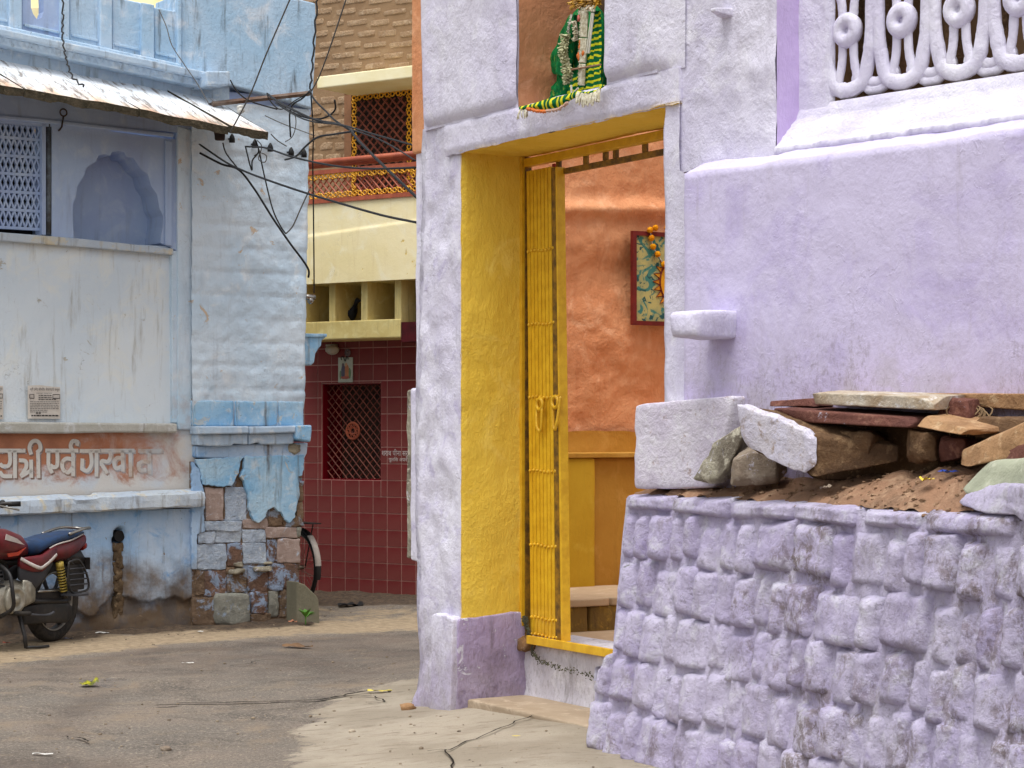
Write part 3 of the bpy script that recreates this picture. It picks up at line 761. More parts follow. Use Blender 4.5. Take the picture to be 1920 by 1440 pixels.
# stone pegs sticking out of the walls
def peg(px0, px1, y0, y1, out, seed, n=8):
    z0 = W.z(px0, y1, DO + out); z1 = W.z(px0, y0, DO + out)
    wd = W.x(px1, DO) - W.x(px1 - 52, DO)
    mb = MB(); xr = W.x(px1 - 2, DO); xl = xr - wd
    o = DO + out
    xl2 = W.x(px0, o); xr2 = xl2 + wd
    mb.rock([(xl2, -o, z0), (xr2, -o, z0), (xr, 0.0, z0 - 0.0), (xl, 0.0, z0), (xl2, -o, z1), (xr2, -o, z1), (xr, 0.0, z1 + 0.01), (xl, 0.0, z1 + 0.01)], n, 0.012, 8, 9.0, seed)
    return wobj(mb, 'stone_peg', M['lilac'], True)
peg(1250, 1380, 584, 634, 0.28, 3.0)
def small_peg():
    mb = MB(); a = W.at(1334, 18, 0.09); b = W.at(1380, 14, 0.0)
    mb.rock([(a.x, -0.10, a.z - 0.012), (a.x + 0.03, -0.10, a.z - 0.012), (b.x, 0.02, a.z - 0.035), (b.x - 0.09, 0.02, a.z - 0.035), (a.x, -0.10, a.z + 0.004), (a.x + 0.03, -0.1, a.z + 0.004), (b.x, 0.02, a.z + 0.012), (b.x - 0.09, 0.02, a.z + 0.012)], 6, 0.004, 9, 9, 2)
    wobj(mb, 'stone_peg', M['lilac'], True)
small_peg()
# ------------------------------------------------------------------ limewashed stone wall (S) in front of the lilac house
_s0 = P(1150, 1000, 9.95); _ds = Vector((1810 / FPX, -1.0)).normalized()
S = Facade((_s0.x, _s0.y), (_s0.x + _ds.x, _s0.y + _ds.y))
swall = S.root('stone_wall', 'low lilac limewashed wall of rough squared stones right of the doorway', 'wall')
SX = S.x(2250)
def bat(z): return 0.17 * (1.30 - z) / 1.2           # the wall leans back as it rises
zTop = S.z(1175, 922, bat(1.3))
rows = [-0.1, 0.10, 0.32, 0.53, 0.735, 0.945, 1.15]
rows = [z * (zTop - 0.09) / 1.15 for z in rows] + [zTop]
edge_px = [1095, 1099, 1104, 1138, 1147, 1156, 1166, 1172, 1174]
def left_edge(z):
    py = HY + (CAM_H - z) / 9.95 * FPX
    return interp([(900, 1174), (930, 1170), (1050, 1158), (1220, 1143), (1238, 1140), (1246, 1112), (1300, 1105), (1440, 1097)], py)
def build_stones():
    rng_ = random.Random(5)
    for r in range(len(rows) - 1):
        z0, z1 = rows[r], rows[r + 1]; zc = (z0 + z1) / 2
        x = S.x(left_edge(zc + 0.01), bat(zc)); first = True
        cap = r == len(rows) - 2
        while x < SX:
            wdt = rng_.uniform(0.11, 0.20) if not cap else rng_.uniform(0.3, 0.6)
            if rng_.random() < 0.15: wdt *= 1.5
            x1 = x + wdt
            j = lambda s=0.012: rng_.uniform(-s, s)
            sh = rng_.uniform(-0.022, 0.022) if r > 0 and not cap else 0.0
            za, zb = z0 + sh + j(0.012), z1 + sh + j(0.012)
            zc2, zd = z0 + sh + j(0.012), z1 + sh + j(0.012)
            pr = rng_.uniform(-0.012, 0.028) if not cap else rng_.uniform(0.0, 0.015)
            if first and r > 0: pr = 0.01
            nn = 12; seed = rng_.uniform(0, 90); ph = rng_.uniform(0.8, 1.5)
            mb = MB(); xl, xr = x - 0.004, x1 + 0.004
            xlb, xlt, xrb, xrt = xl + j(), xl + j(), xr + j(), xr + j()
            if first: xlb = S.x(left_edge(z0 + 0.01), bat(z0)); xlt = S.x(left_edge(z1 - 0.01), bat(z1))
            def fn(a, b):
                xb = xlb + (xrb - xlb) * a; xt = xlt + (xrt - xlt) * a
                X = xb + (xt - xb) * b; Z = (za + (zc2 - za) * a) * (1 - b) + (zb + (zd - zb) * a) * b
                ea = min(a, 1 - a) * wdt; eb = min(b, 1 - b) * (z1 - z0)
                e = min(ea * 0.62, eb * 1.25)
                pl = sstep(-0.004, 0.030 * ph, e)
                q = Vector((X * 9 + seed, Z * 9, seed))
                out = bat(Z) + pr * pl + 0.052 * pl - 0.042 + 0.016 * noise.noise(q) * (0.3 + 0.7 * pl) + 0.008 * noise.noise(q * 2.6) + 0.005 * noise.noise(q * 6.1)
                if cap and b > 0.8: out -= 0.05 * ((b - 0.8) / 0.2) ** 2
                return Vector((X + 0.006 * noise.noise(q * 1.7 + Vector((9, 0, 0))), -out, Z))
            mb.patch(fn, nn, nn)
            # sides run back into the wall
            b0 = len(mb.v) - (nn + 1) ** 2
            ring = [i for i in range(nn + 1)] + [(k + 1) * (nn + 1) - 1 for k in range(1, nn + 1)] + [nn * (nn + 1) + i for i in range(nn - 1, -1, -1)] + [k * (nn + 1) for k in range(nn - 1, 0, -1)]
            back = [Vector((mb.v[i][0], 0.10 if not (first) else 0.26, mb.v[i][2])) for i in ring]
            k0 = len(mb.v); mb.v += [tuple(v) for v in back]
            n = len(ring); mb.f += [(ring[i], ring[(i+1) % n], k0 + (i+1) % n, k0 + i) for i in range(n)]
            o = mb.obj('stone', M['stone_wash'], swall, smooth=True)
            first = False; x = x1
build_stones()
def mortar():
    mb = MB()
    def fn(a, b):
        z = -0.1 + (zTop - 0.02 + 0.1) * b
        xl = S.x(left_edge(z), bat(z)) + 0.02; x = xl + (SX - xl) * a
        return Vector((x, -bat(z) + 0.022 - 0.02 * fbm(x * 5, z * 5, 3, 4), z))
    mb.patch(fn, 160, 60)
    mb.obj('mortar', M['stone_wash'], swall, smooth=True)
    # plastered end of the wall, seen as a thin pale edge beside the door
    mb = MB()
    def fe(a, b):
        z = 0.42 + (zTop - 0.03 - 0.42) * b; x = S.x(left_edge(z) - 1, bat(z))
        return Vector((x - 0.006 + 0.006 * fbm(z * 6, a * 3, 2, 3), -bat(z) + 0.02 + 0.5 * a, z))
    mb.patch(fe, 8, 40)
    mb.obj('end_plaster', M['lilac'], swall, smooth=True)
mortar()
# earth bed on top, up to the house
S2 = (Matrix.Translation(S.o) @ Matrix.Rotation(S.a, 4, 'Z')).inverted()
def bedz(x, y):
    """height of the earth heap on the wall, local to the wall"""
    k = sstep(0.35, 0.9, x)
    return zTop - 0.022 + 0.030 * fbm(x * 7, y * 7, 1, 6) + 0.042 * sstep(0.0, 0.1, y) + (0.01 + 0.05 * k) * sstep(0.08, 0.30, y) + (0.03 * sstep(0.24, 0.5, y) + 0.10 * sstep(0.42, 0.66, y)) * k * (0.8 + 0.5 * fbm(x * 2, y * 2, 5, 3)) + 0.05 * sstep(1.4, 2.3, x) * sstep(0.0, 0.2, y)
def bed():
    mb = MB(); x0 = S.x(1178, bat(zTop))
    def fn(a, b):
        x = x0 + (SX - x0) * a
        y = 0.03 + (0.62 + 0.36 * x) * b
        return Vector((x, y, bedz(x, y)))
    mb.patch(fn, 130, 60)
    mb.obj('earth_bed', M['earth'], swall, smooth=True)
bed()
# ------------------------------------------------------------------ blue house on the left (B)
_b0, _b1 = P(0, 1194, CAM_H * FPX / 394), P(560, 1162, CAM_H * FPX / 362)
B = Facade((_b0.x, _b0.y), (_b1.x, _b1.y))
blue = B.root('blue_house', 'weathered pale blue house with awning, scalloped niche and peeling corner at left', 'house')
BL = -2.2                                           # how far the house goes on to the left
PB = lambda n, **k: plaster(n, **k)
M['blue_pier'] = plaster('pale_blue_wash', (212, 226, 238), (197, 217, 234), (222, 231, 238), (150, 155, 165), 0.35, fine=0.5, mid=0.6, blotch=1.0, flake=(206, 186, 164), flake_amt=0.12, crack=0.5, low=(1.5, 2.2, (160, 196, 220), 0.6))
M['blue_shade'] = plaster('blue_shaded_wash', (172, 192, 222), (162, 180, 216), (186, 202, 224), (120, 120, 135), 0.3, fine=0.3, mid=0.2, blotch=1.2)  # bluish shade below the awning is put into this wash's colour
M['blue_upper'] = plaster('sky_blue_wash', (186, 208, 228), (164, 196, 222), (208, 220, 232), (88, 90, 92), 1.0, fine=0.5, mid=0.4, blotch=1.1, crack=0.8, flake=(190, 176, 150), flake_amt=-0.2)
M['blue_cornice'] = plaster('grimy_blue_wash', (184, 202, 218), (168, 190, 212), (204, 214, 222), (92, 88, 84), 0.75, fine=0.5, mid=0.4, blotch=2.4, crack=0.6)
M['blue_white'] = plaster('faded_white_wash', (218, 227, 233), (206, 219, 230), (222, 227, 226), (160, 158, 150), 0.75, fine=0.3, mid=0.2, blotch=0.8, crack=1.0, flake=(186, 184, 176), flake_amt=0.15)
M['blue_low'] = plaster('streaked_blue_wash', (150, 182, 216), (182, 200, 220), (108, 156, 206), (92, 82, 74), 1.0, fine=0.45, mid=0.4, blotch=1.3, crack=0.7, flake=(132, 112, 92), flake_amt=0.1, low=(0.20, 0.66, (106, 88, 68), 0.98))
M['blue_ledge'] = plaster('dusty_blue_ledge', (194, 204, 212), (178, 192, 208), (206, 198, 176), (110, 100, 86), 0.9, fine=0.5, mid=0.4, blotch=2.0)
M['blue_strong'] = plaster('strong_blue_wash', (168, 200, 222), (128, 178, 216), (198, 212, 222), (98, 98, 98), 1.0, fine=0.6, mid=0.6, blotch=2.4, flake=(186, 192, 192), flake_amt=0.35)
def band_mat():
    m = Mat('worn_brown_band', 0.9, 0.2)
    col = m.mix(m.rng(m.noise(3.0, 5, 0.6), 0.4, 0.6), lin((178, 122, 94)), lin((160, 108, 84)))
    x = m.op('ADD', m.xyz()[0], m.mul(m.op('SUBTRACT', m.noise(3.4, 7, 0.7, 0.5), 0.5), 2.4))
    z = m.op('ADD', m.xyz()[2], m.mul(m.op('SUBTRACT', m.noise(4.0, 6, 0.7, 0.5, loc=(3, 3, 3)), 0.5), 0.55))
    f = m.op('MAXIMUM', m.rng(x, 0.75, 1.75), m.rng(z, 1.14, 1.30, 1.0, 0.0))
    wash = m.mix(m.rng(m.noise(2.5, 5), 0.4, 0.6), lin((198, 209, 218)), lin((208, 208, 204)))
    col = m.mix(m.mul(f, 0.93), col, wash)
    return m.done(col, [(m.noise(40, 6, 0.65), 0.35, 0.012)])
M['band'] = band_mat()
M['letter'] = None
M['moss_edge'] = rock_mat('mossy_stone_edge', (88, 80, 66), (64, 60, 48), (112, 102, 84), b=0.8, sc=7)
def awning_mat():
    m = Mat('limewashed_slab', 0.9, 0.2)
    col = m.mix(m.rng(m.noise(1.5, 5), 0.4, 0.6), lin((226, 230, 234)), lin((214, 222, 230)))
    y = m.op('ADD', m.xyz()[1], m.mul(m.op('SUBTRACT', m.noise(2.5, 6, 0.7, 0.3, st=(2, 0.6, 1)), 0.5), 0.9))
    col = m.mix(m.rng(y, -0.78, -0.45, 0.85, 0.0), col, m.mix(m.rng(m.noise(9, 5), 0.4, 0.6), lin((206, 158, 122)), lin((214, 190, 160))))
    st = m.rng(m.noise(6.0, 7, 0.75, 0.4, st=(3.0, 0.35, 1)), 0.50, 0.62, 0, 0.85)
    col = m.mix(st, col, lin((120, 110, 100)))
    return m.done(col, [(m.noise(30, 6, 0.7), 0.4, 0.012)])
M['awning'] = awning_mat()
BTOP = 5.2
def bz(px, py, off=0.0): return B.z(px, py, off)
# core so that no light leaks
MB().box(BL - 0.3, B.x(540), 0.42, 3.0, -0.1, 3.9).obj('wall_core', M['blue_low'], blue)
# --- right bay: rough stone courses under many coats of wash
def right_bay():
    mb = MB(); zt = bz(470, 195, 0.05); zb = bz(470, 800, 0.05)
    def fn(a, b):
        z = zb + (zt - zb) * b
        xl = B.x(359, 0.05); xr = B.x(interp([(0, 571), (0.3, 575), (0.6, 578), (1, 583)], b), 0.05) + 0.008 * fbm(z * 5, 2, 0, 3)
        if a > 0.93: x = xr - 0.004; y = (a - 0.93) / 0.07 * 0.5
        else: x = xl + (xr - xl) * a / 0.93; y = 0
        course = (z / 0.19) % 1.0
        rel = 0.016 * (sstep(0.0, 0.2, course) - 0.6 * sstep(0.75, 1.0, course)) * (0.4 + 0.9 * abs(fbm(x * 1.3, z * 2.5, 7, 3)))
        rel *= sstep(zb, zb + 0.25, z) * (1 - 0.5 * sstep(zt - 1.2, zt, z))
        rel += 0.012 * fbm(x * 3, z * 3, 1, 4) + 0.007 * fbm(x * 13, z * 13, 4, 3)
        return Vector((x, -0.05 - rel + y + 0.02 * sstep(0.90, 0.93, a), z))
    mb.patch(fn, 70, 130)
    return mb.obj('bay_wall', M['blue_pier'], blue, smooth=True)
right_bay()
for (x0, x1) in ((362, 439), (441, 521), (523, 570)):   # smooth blocks above the moulding
    mb = MB(); a, b = B.x(x0, 0.07), B.x(x1, 0.07); z0, z1 = bz(470, 799, 0.07), bz(470, 752, 0.07)
    mb.rock([(a,-0.068,z0),(b,-0.068,z0),(b,0.05,z0),(a,0.05,z0),(a,-0.068,z1),(b,-0.068,z1),(b,0.05,z1),(a,0.05,z1)], 6, 0.004, 30, 6, x0)
    mb.obj('ashlar_block', M['blue_strong'], blue, smooth=True)
# moulding at the corner
def mould(name, pts, front, back, mat, bev=0.012):
    mb = MB(); px_prism(mb, B, pts, front, back); return mb.obj(name, mat, blue, bev=bev)
mould('corner_moulding', [(372, 799), (467, 799), (467, 813), (372, 815)], 0.17, 0.0, M['blue_cornice'])
mould('corner_moulding', [(468, 800), (555, 798), (555, 811), (468, 814)], 0.165, 0.0, M['blue_cornice'])
mould('corner_moulding', [(556, 798), (585, 797), (585, 810), (583, 829), (556, 824)], 0.18, -0.3, M['blue_strong'])
mould('corner_moulding', [(371, 815), (465, 813), (465, 834), (440, 832), (434, 836), (410, 837), (371, 835)], 0.13, 0.0, M['blue_cornice'])
mould('corner_moulding', [(466, 813), (553, 811), (551, 832), (520, 834), (490, 833), (485, 829), (467, 834)], 0.125, 0.0, M['blue_cornice'])
mould('corner_frieze', [(369, 836), (578, 830), (576, 850), (570, 862), (369, 858)], 0.085, -0.1, M['blue_low'])
# --- peeled corner: stones one by one, with plaster sheets hanging over them
def c4(x, y): return (x / 3.512 + 360, y / 3.512 + 780)
M['st_blue'] = rock_mat('blue_washed_stone', (178, 190, 206), (158, 172, 190), (196, 204, 212), 0.3, (186, 198, 210), b=0.9)
M['st_pink'] = rock_mat('pinkish_stone', (168, 150, 142), (152, 134, 126), (182, 168, 162), 0.1, (176, 186, 200), b=0.4)
M['st_red'] = rock_mat('red_stone_with_blue_wash', (120, 94, 80), (102, 82, 72), (138, 110, 92), 0.46, (146, 162, 186), b=0.9)
M['st_brown'] = rock_mat('brown_stone', (128, 106, 86), (108, 90, 74), (146, 124, 102), 0.32, (150, 162, 180), b=0.9)
M['st_grey'] = rock_mat('grey_boulder', (142, 142, 132), (122, 122, 114), (162, 160, 148), 0.12, (150, 168, 190), b=0.5)
stones = [(90,470,210,690,'st_pink'),(215,470,362,690,'st_blue'),(85,692,330,758,'st_blue'),(335,680,500,742,'st_pink'),(500,600,600,725,'st_brown'),(600,660,690,728,'st_brown'),
 (38,760,155,843,'st_blue'),(157,760,330,833,'st_blue'),(332,745,488,838,'st_blue'),(490,730,688,806,'st_pink'),(690,728,722,800,'st_grey'),
 (30,842,228,1010,'st_blue'),(230,838,335,990,'st_red'),(337,836,488,972,'st_blue'),(490,815,565,962,'st_red'),(567,805,720,966,'st_pink'),
 (85,1014,230,1190,'st_red'),(232,1000,363,1158,'st_brown'),(365,990,505,1156,'st_red'),(507,975,600,1150,'st_red'),(602,970,700,1138,'st_red'),(20,1012,84,1180,'st_brown'),
 (160,1166,390,1385,'st_grey'),(390,1160,500,1300,'st_red'),(504,1150,570,1330,'st_grey'),(572,1142,700,1325,'st_brown'),(10,1190,160,1385,'st_brown'),(390,1300,520,1385,'st_brown'),(520,1325,700,1385,'st_brown'),
 (700,430,738,560,'st_brown'),(690,560,735,727,'st_brown')]
for i, (x0, y0, x1, y1, mt) in enumerate(stones):
    rr = random.Random(i); o = 0.066 + rr.uniform(-0.010, 0.012)
    if (x0, y0) == (160, 1166): o = 0.11
    j = lambda s=7: rr.uniform(-s, s); q = [B.at(*c4(x0 + j(), y1 + j(5)), o), B.at(*c4(x1 + j(), y1 + j(5)), o), B.at(*c4(x1 + j(), y0 + j(5)), o), B.at(*c4(x0 + j(), y0 + j(5)), o)]
    dv = Vector((0, 0.34 if x1 > 690 else 0.14, 0))
    mb = MB(); mb.rock([q[0], q[1], q[1] + dv, q[0] + dv, q[3], q[2], q[2] + dv, q[3] + dv], 12, 0.010, 7 if mt == 'st_grey' else 34, 14.0, i * 3.3, 6, 0.05)
    mb.obj('stone', M[mt], blue, smooth=True)
mb = MB(); px_prism(mb, B, [c4(0, 300), c4(728, 280), c4(716, 700), c4(700, 1300), c4(700, 1400), c4(0, 1400)], 0.050, -0.3)
mb.obj('stone_bed', M['st_brown'], blue)
def rag(pts, n=5, a=1.0, seed=0):
    out = []
    for i, p in enumerate(pts):
        q = pts[(i + 1) % len(pts)]; L = math.hypot(q[0]-p[0], q[1]-p[1]); m = max(1, int(L / n))
        for k in range(m):
            t = k / m; x = p[0] + (q[0]-p[0]) * t; y = p[1] + (q[1]-p[1]) * t
            if k: x += a * noise.noise(Vector((x * 0.4, y * 0.4, seed))); y += a * noise.noise(Vector((x * 0.4, y * 0.4, seed + 9)))
            out.append((x, y))
    return out
def sheet(name, pts, front, back, mat, seed=0, a=3.2, bev=0.006):
    mb = MB(); px_prism(mb, B, rag(pts, 5, a, seed), front, back); return mb.obj(name, mat, blue, bev=bev)
sheet('plaster_sheet', [c4(*p) for p in [(345,268),(742,255),(738,330),(728,392),(700,400),(712,520),(690,600),(682,668),(640,706),(612,682),(598,650),(540,600),(500,620),(470,682),(438,706),(410,690),(380,620),(372,540),(345,430),(318,400),(345,350)]], 0.092, 0.05, M['blue_strong'], 3)
sheet('plaster_sheet', [c4(*p) for p in [(25,285),(345,268),(320,300),(312,375),(262,462),(172,466),(72,450),(50,350)]], 0.088, 0.05, M['blue_strong'], 5)
sheet('plaster_sheet', [c4(*p) for p in [(0,300),(45,345),(70,455),(92,540),(78,640),(88,760),(35,780),(35,1010),(0,1010)]], 0.082, 0.05, M['blue_low'], 7)
for (x, y, w, h, s) in ((672, 215, 95, 60, 1), (305, 978, 70, 30, 2), (300, 1022, 110, 34, 3), (470, 1005, 130, 34, 4), (500, 968, 60, 20, 5)):
    q = B.at(*c4(x, y), 0.08); ww = B.at(*c4(x + w / 2, y), 0.08).x - B.at(*c4(x - w / 2, y), 0.08).x; hh = abs(B.at(*c4(x, y + h / 2), 0.08).z - B.at(*c4(x, y - h / 2), 0.08).z)
    mb = MB(); mb.rock([(q.x - ww/2, -0.10, q.z - hh/2), (q.x + ww/2, -0.10, q.z - hh/2), (q.x + ww/2, -0.03, q.z - hh/2), (q.x - ww/2, -0.03, q.z - hh/2), (q.x - ww/2, -0.095, q.z + hh/2), (q.x + ww/2, -0.095, q.z + hh/2), (q.x + ww/2, -0.03, q.z + hh/2), (q.x - ww/2, -0.03, q.z + hh/2)], 6, 0.02, 4, 14, s)
    mb.obj('mortar_lump', M['rock_cream'], blue, smooth=True)
# --- left bay, from the ground up
xE = B.x(376, 0.06)
def low_wall():
    mb = MB(); zt = bz(0, 962, 0.05)
    hx, hz = B.at(224, 1005, 0.05).x, B.at(224, 1005, 0.05).z
    def fn(a, b):
        x = BL + (xE - BL) * a; z = -0.06 + (zt + 0.06) * b
        y = -0.05 - 0.010 * fbm(x * 2.2, z * 2.2, 3, 4) - 0.02 * sstep(0.35, 0.0, z) * (0.6 + fbm(x * 3, z * 3, 8, 3))
        bx = abs(x - hx - 0.012 * fbm(z * 8, 1, 0, 3))
        if z < hz: y += 0.05 * (1 - sstep(0.03, 0.075 + 0.03 * fbm(z * 6, x * 6, 2, 3), bx)) * sstep(0.03, 0.2, z + 0.1 * fbm(x * 9, 1, 3, 3))
        r = math.hypot(x - hx, (z - hz) * 0.7); y += 0.10 * (1 - sstep(0.035, 0.055, r))
        if z < 0.22 + 0.16 * fbm(x * 2.4, 4, 0, 3): y += 0.035
        return Vector((x, y, z))
    mb.patch(fn, 190, 70)
    mb.obj('low_wall', M['blue_low'], blue, smooth=True)
    M['exposed'] = rock_mat('exposed_earth_mortar', (112, 92, 70), (86, 72, 56), (134, 114, 88), 0.1, (150, 160, 170))
    rq = random.Random(8)
    for k in range(13):
        q = B.at(225 + rq.uniform(-3, 3), 1026 + k * 10.5, 0.03); w = rq.uniform(0.03, 0.055); h = rq.uniform(0.035, 0.06)
        mb = MB(); mb.rock([(q.x - w, -0.016 - 0.01 * rq.random(), q.z - h), (q.x + w, -0.016, q.z - h), (q.x + w, 0.05, q.z - h), (q.x - w, 0.05, q.z - h), (q.x - w * 0.8, -0.014, q.z + h), (q.x + w * 0.9, -0.018, q.z + h), (q.x + w, 0.05, q.z + h), (q.x - w, 0.05, q.z + h)], 6, 0.014, 7, 18, k * 2.1, 6, 0.2)
        mb.obj('exposed_rubble', M['exposed'], blue, smooth=True)
    mb = MB(); q = B.at(224, 1005, 0.02); mb.tube([(q.x, -0.02, q.z), (q.x, 0.15, q.z)], 0.045, 12); mb.obj('drain_hole', M['black'], blue)
low_wall()
def ledge():                                        # plinth ledge with a sloping dusty top
    mb = MB(); n = 120; vs = []; prof = [(0.0, 0.105), (0.02, 0.10), (0.105, 0.078), (0.118, 0.07), (0.122, 0.03), (0.122, -0.022), (0.112, -0.034), (0.04, -0.042)]
    zl = lambda x: B.z(0, 958, 0.1) + (B.z(375, 941, 0.1) - B.z(0, 958, 0.1)) * (x - B.x(0)) / (B.x(375) - B.x(0))
    for (o, dz) in prof:
        for i in range(n + 1):
            x = BL + (xE - BL) * i / n
            e = 0.012 * fbm(x * 6, dz * 30, 0, 4)
            if dz > 0.06 and -0.05 < x - B.x(140) < 0.12: e -= 0.03 * dz / 0.1
            vs.append(Vector((x, -o + e * 0.6 - 0.02, zl(x) + dz + e * 0.5)))
    m = len(prof); fs = [(j*(n+1)+i, j*(n+1)+i+1, (j+1)*(n+1)+i+1, (j+1)*(n+1)+i) for j in range(m-1) for i in range(n)]
    fs.append(tuple(j * (n + 1) + n for j in range(m)))
    mb.add(vs, fs); mb.obj('plinth_ledge', M['blue_ledge'], blue, smooth=False)
ledge()
def flat_wall(name, mat, pts, front, back=None, bev=0.0):
    mb = MB(); px_prism(mb, B, pts, front, front - 0.12 if back is None else back); return mb.obj(name, mat, blue, bev=bev)
band_off = 0.0
flat_wall('lettering_band', M['band'], [(-220, 790), (361, 806), (375, 925), (-220, 950)], band_off)
def moulding(name, pts, front, mat, n=60, amp=0.008, h=0.07):
    pass
mould('panel_shelf', [(-220, 789), (120, 792), (333, 794), (333, 812), (200, 811), (120, 813), (-220, 812)], 0.075, -0.02, plaster('grimy_shelf', (184, 184, 178), (166, 164, 154), (196, 198, 198), (110, 102, 88), 0.9, fine=0.5, mid=0.4, blotch=2.2), 0.015)
def panel():
    mb = MB(); f = lump(0.006, 1.2, 77.0)
    wall_patch(mb, BL, B.x(327), bz(300, 800), bz(300, 465) + 0.02, -0.035, 0.05, f)
    mb.obj('panel', M['blue_white'], blue, smooth=True)
panel()
mould('panel_frame', [(322, 470), (333, 470), (335, 793), (324, 793)], 0.012, -0.1, M['blue_pier'], 0.006)
mould('panel_frame', [(-220, 418), (140, 446), (326, 466), (326, 478), (150, 463), (-220, 434)], 0.03, -0.12, M['blue_ledge'], 0.01)
mould('pilaster', [(333, 236), (361, 243), (361, 806), (334, 806)], 0.028, -0.1, M['blue_pier'], 0.01)
# niche panel with a scalloped arch cut through it
def c3(x, y): return (x / 5.332, 200 + y / 5.332)
arch = [(735,1262),(726,1100),(728,960),(762,900),(772,790),(842,690),(858,610),(955,552),(985,490),(1040,472),(1100,490),(1120,455),(1180,440),(1240,455),(1264,500),(1330,510),(1405,620),(1480,680),(1512,795),(1570,880),(1596,1020),(1632,1090),(1628,1200),(1612,1290),(1608,1362)]
full = [c3(*p) for p in arch]
mid = 11
topL = [(97, 225), (full[mid][0], 246)]; 
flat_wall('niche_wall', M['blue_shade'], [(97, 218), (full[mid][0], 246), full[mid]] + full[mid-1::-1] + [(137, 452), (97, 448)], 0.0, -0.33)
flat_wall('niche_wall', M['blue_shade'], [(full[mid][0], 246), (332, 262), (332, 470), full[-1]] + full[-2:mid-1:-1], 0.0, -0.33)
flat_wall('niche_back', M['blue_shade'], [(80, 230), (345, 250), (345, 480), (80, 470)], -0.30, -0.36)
mould('niche_edge', [(310, 262), (324, 265), (324, 462), (310, 460)], 0.022, 0.0, M['blue_shade'], 0.018)
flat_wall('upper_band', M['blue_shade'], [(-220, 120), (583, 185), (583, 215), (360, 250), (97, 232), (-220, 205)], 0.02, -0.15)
mould('band_moulding', [(-220, 196), (97, 224), (326, 250), (326, 257), (97, 231), (-220, 203)], 0.04, 0.0, M['blue_shade'], 0.008)
# window with pierced screen
def jali():
    root = bpy.data.objects.new('window', None); link(root, blue)
    off = -0.05; mb = MB()
    x0, x1 = B.x(-90, off), B.x(79, off); z0, z1 = bz(40, 428, off), bz(40, 226, off); th = 0.035
    nr = 6; pitch = B.x(31.5, off) - B.x(21, off); nc = int((x1 - x0) / pitch) + 1
    rh = (z1 - z0) / nr
    for r in range(nr + 1): mb.box(x0, x1, -off, -off + th, z0 + r * rh - 0.011, z0 + r * rh + 0.011)
    for r in range(nr):
        za, zb = z0 + r * rh + 0.009, z0 + (r + 1) * rh - 0.009
        for c in range(nc):
            cx = x1 - pitch * (c + 0.5); w = pitch * 0.17; h = pitch * 0.5
            for sg in (-1, 1):
                p = [(cx - sg * h - w, za), (cx - sg * h + w, za), (cx + sg * w * 0.0 + w, (za + zb) / 2), (cx - w, (za + zb) / 2)] if False else None
                mb.prism([(cx + sg * h * 0.95 - w, -off + 0.002 * (sg > 0), za), (cx + sg * h * 0.95 + w, -off + 0.002 * (sg > 0), za), (cx + w * 0.8, -off + 0.002 * (sg > 0), (za + zb) / 2), (cx + sg * h * 0.95 + w, -off + 0.002 * (sg > 0), zb), (cx + sg * h * 0.95 - w, -off + 0.002 * (sg > 0), zb), (cx - w * 0.8, -off + 0.002 * (sg > 0), (za + zb) / 2)], (0, th - 0.004, 0))
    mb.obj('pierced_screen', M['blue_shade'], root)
    flat = MB(); flat.box(x0, x1 + 0.02, 0.30, 0.34, z0 - 0.1, z1 + 0.1); flat.obj('dark_room', simple('unlit_room_dark', (40, 36, 36), 0.9, 0.1), root)  # flat dark sheet; the darkness of the unlit room is put into its colour
    f = MB(); px_prism(f, B, [(79, 222), (86, 222), (86, 440), (79, 440)], 0.0, -0.14); f.obj('window_frame', M['blue_shade'], root)
    f = MB(); px_prism(f, B, [(-200, 205), (98, 232), (98, 238), (-200, 212)], 0.0, -0.14); f.obj('window_frame', M['blue_shade'], root)
    f = MB(); f.tube([B.at(91, 226, -0.02), B.at(91, 440, -0.02)], 0.022, 10); f.obj('window_post', simple('grimy_post', (110, 122, 134), 0.8, c2=(70, 70, 70)), root, smooth=True)
    f = MB(); px_prism(f, B, [(86, 222), (98, 222), (98, 440), (86, 440)], -0.06, -0.14); f.obj('window_back_strip', M['blue_shade'], root)
jali()
_h = B.at(118, 238, 0.06)
mb = MB(); mb.torus((_h.x, -0.07, _h.z + 0.11), (0, 1, 0), 0.028, 0.006, 14, 6); mb.tube([(_h.x + 0.0, -0.07, _h.z + 0.085), (_h.x - 0.01, -0.06, _h.z), (_h.x - 0.012, -0.02, _h.z - 0.02), (_h.x - 0.01, 0.0, _h.z - 0.02)], 0.007, 6)
M['rust'] = simple('rusty_iron', (84, 66, 60), 0.8, 0.3, c2=(52, 44, 42)); mb.obj('iron_ring', M['rust'], blue, smooth=True)
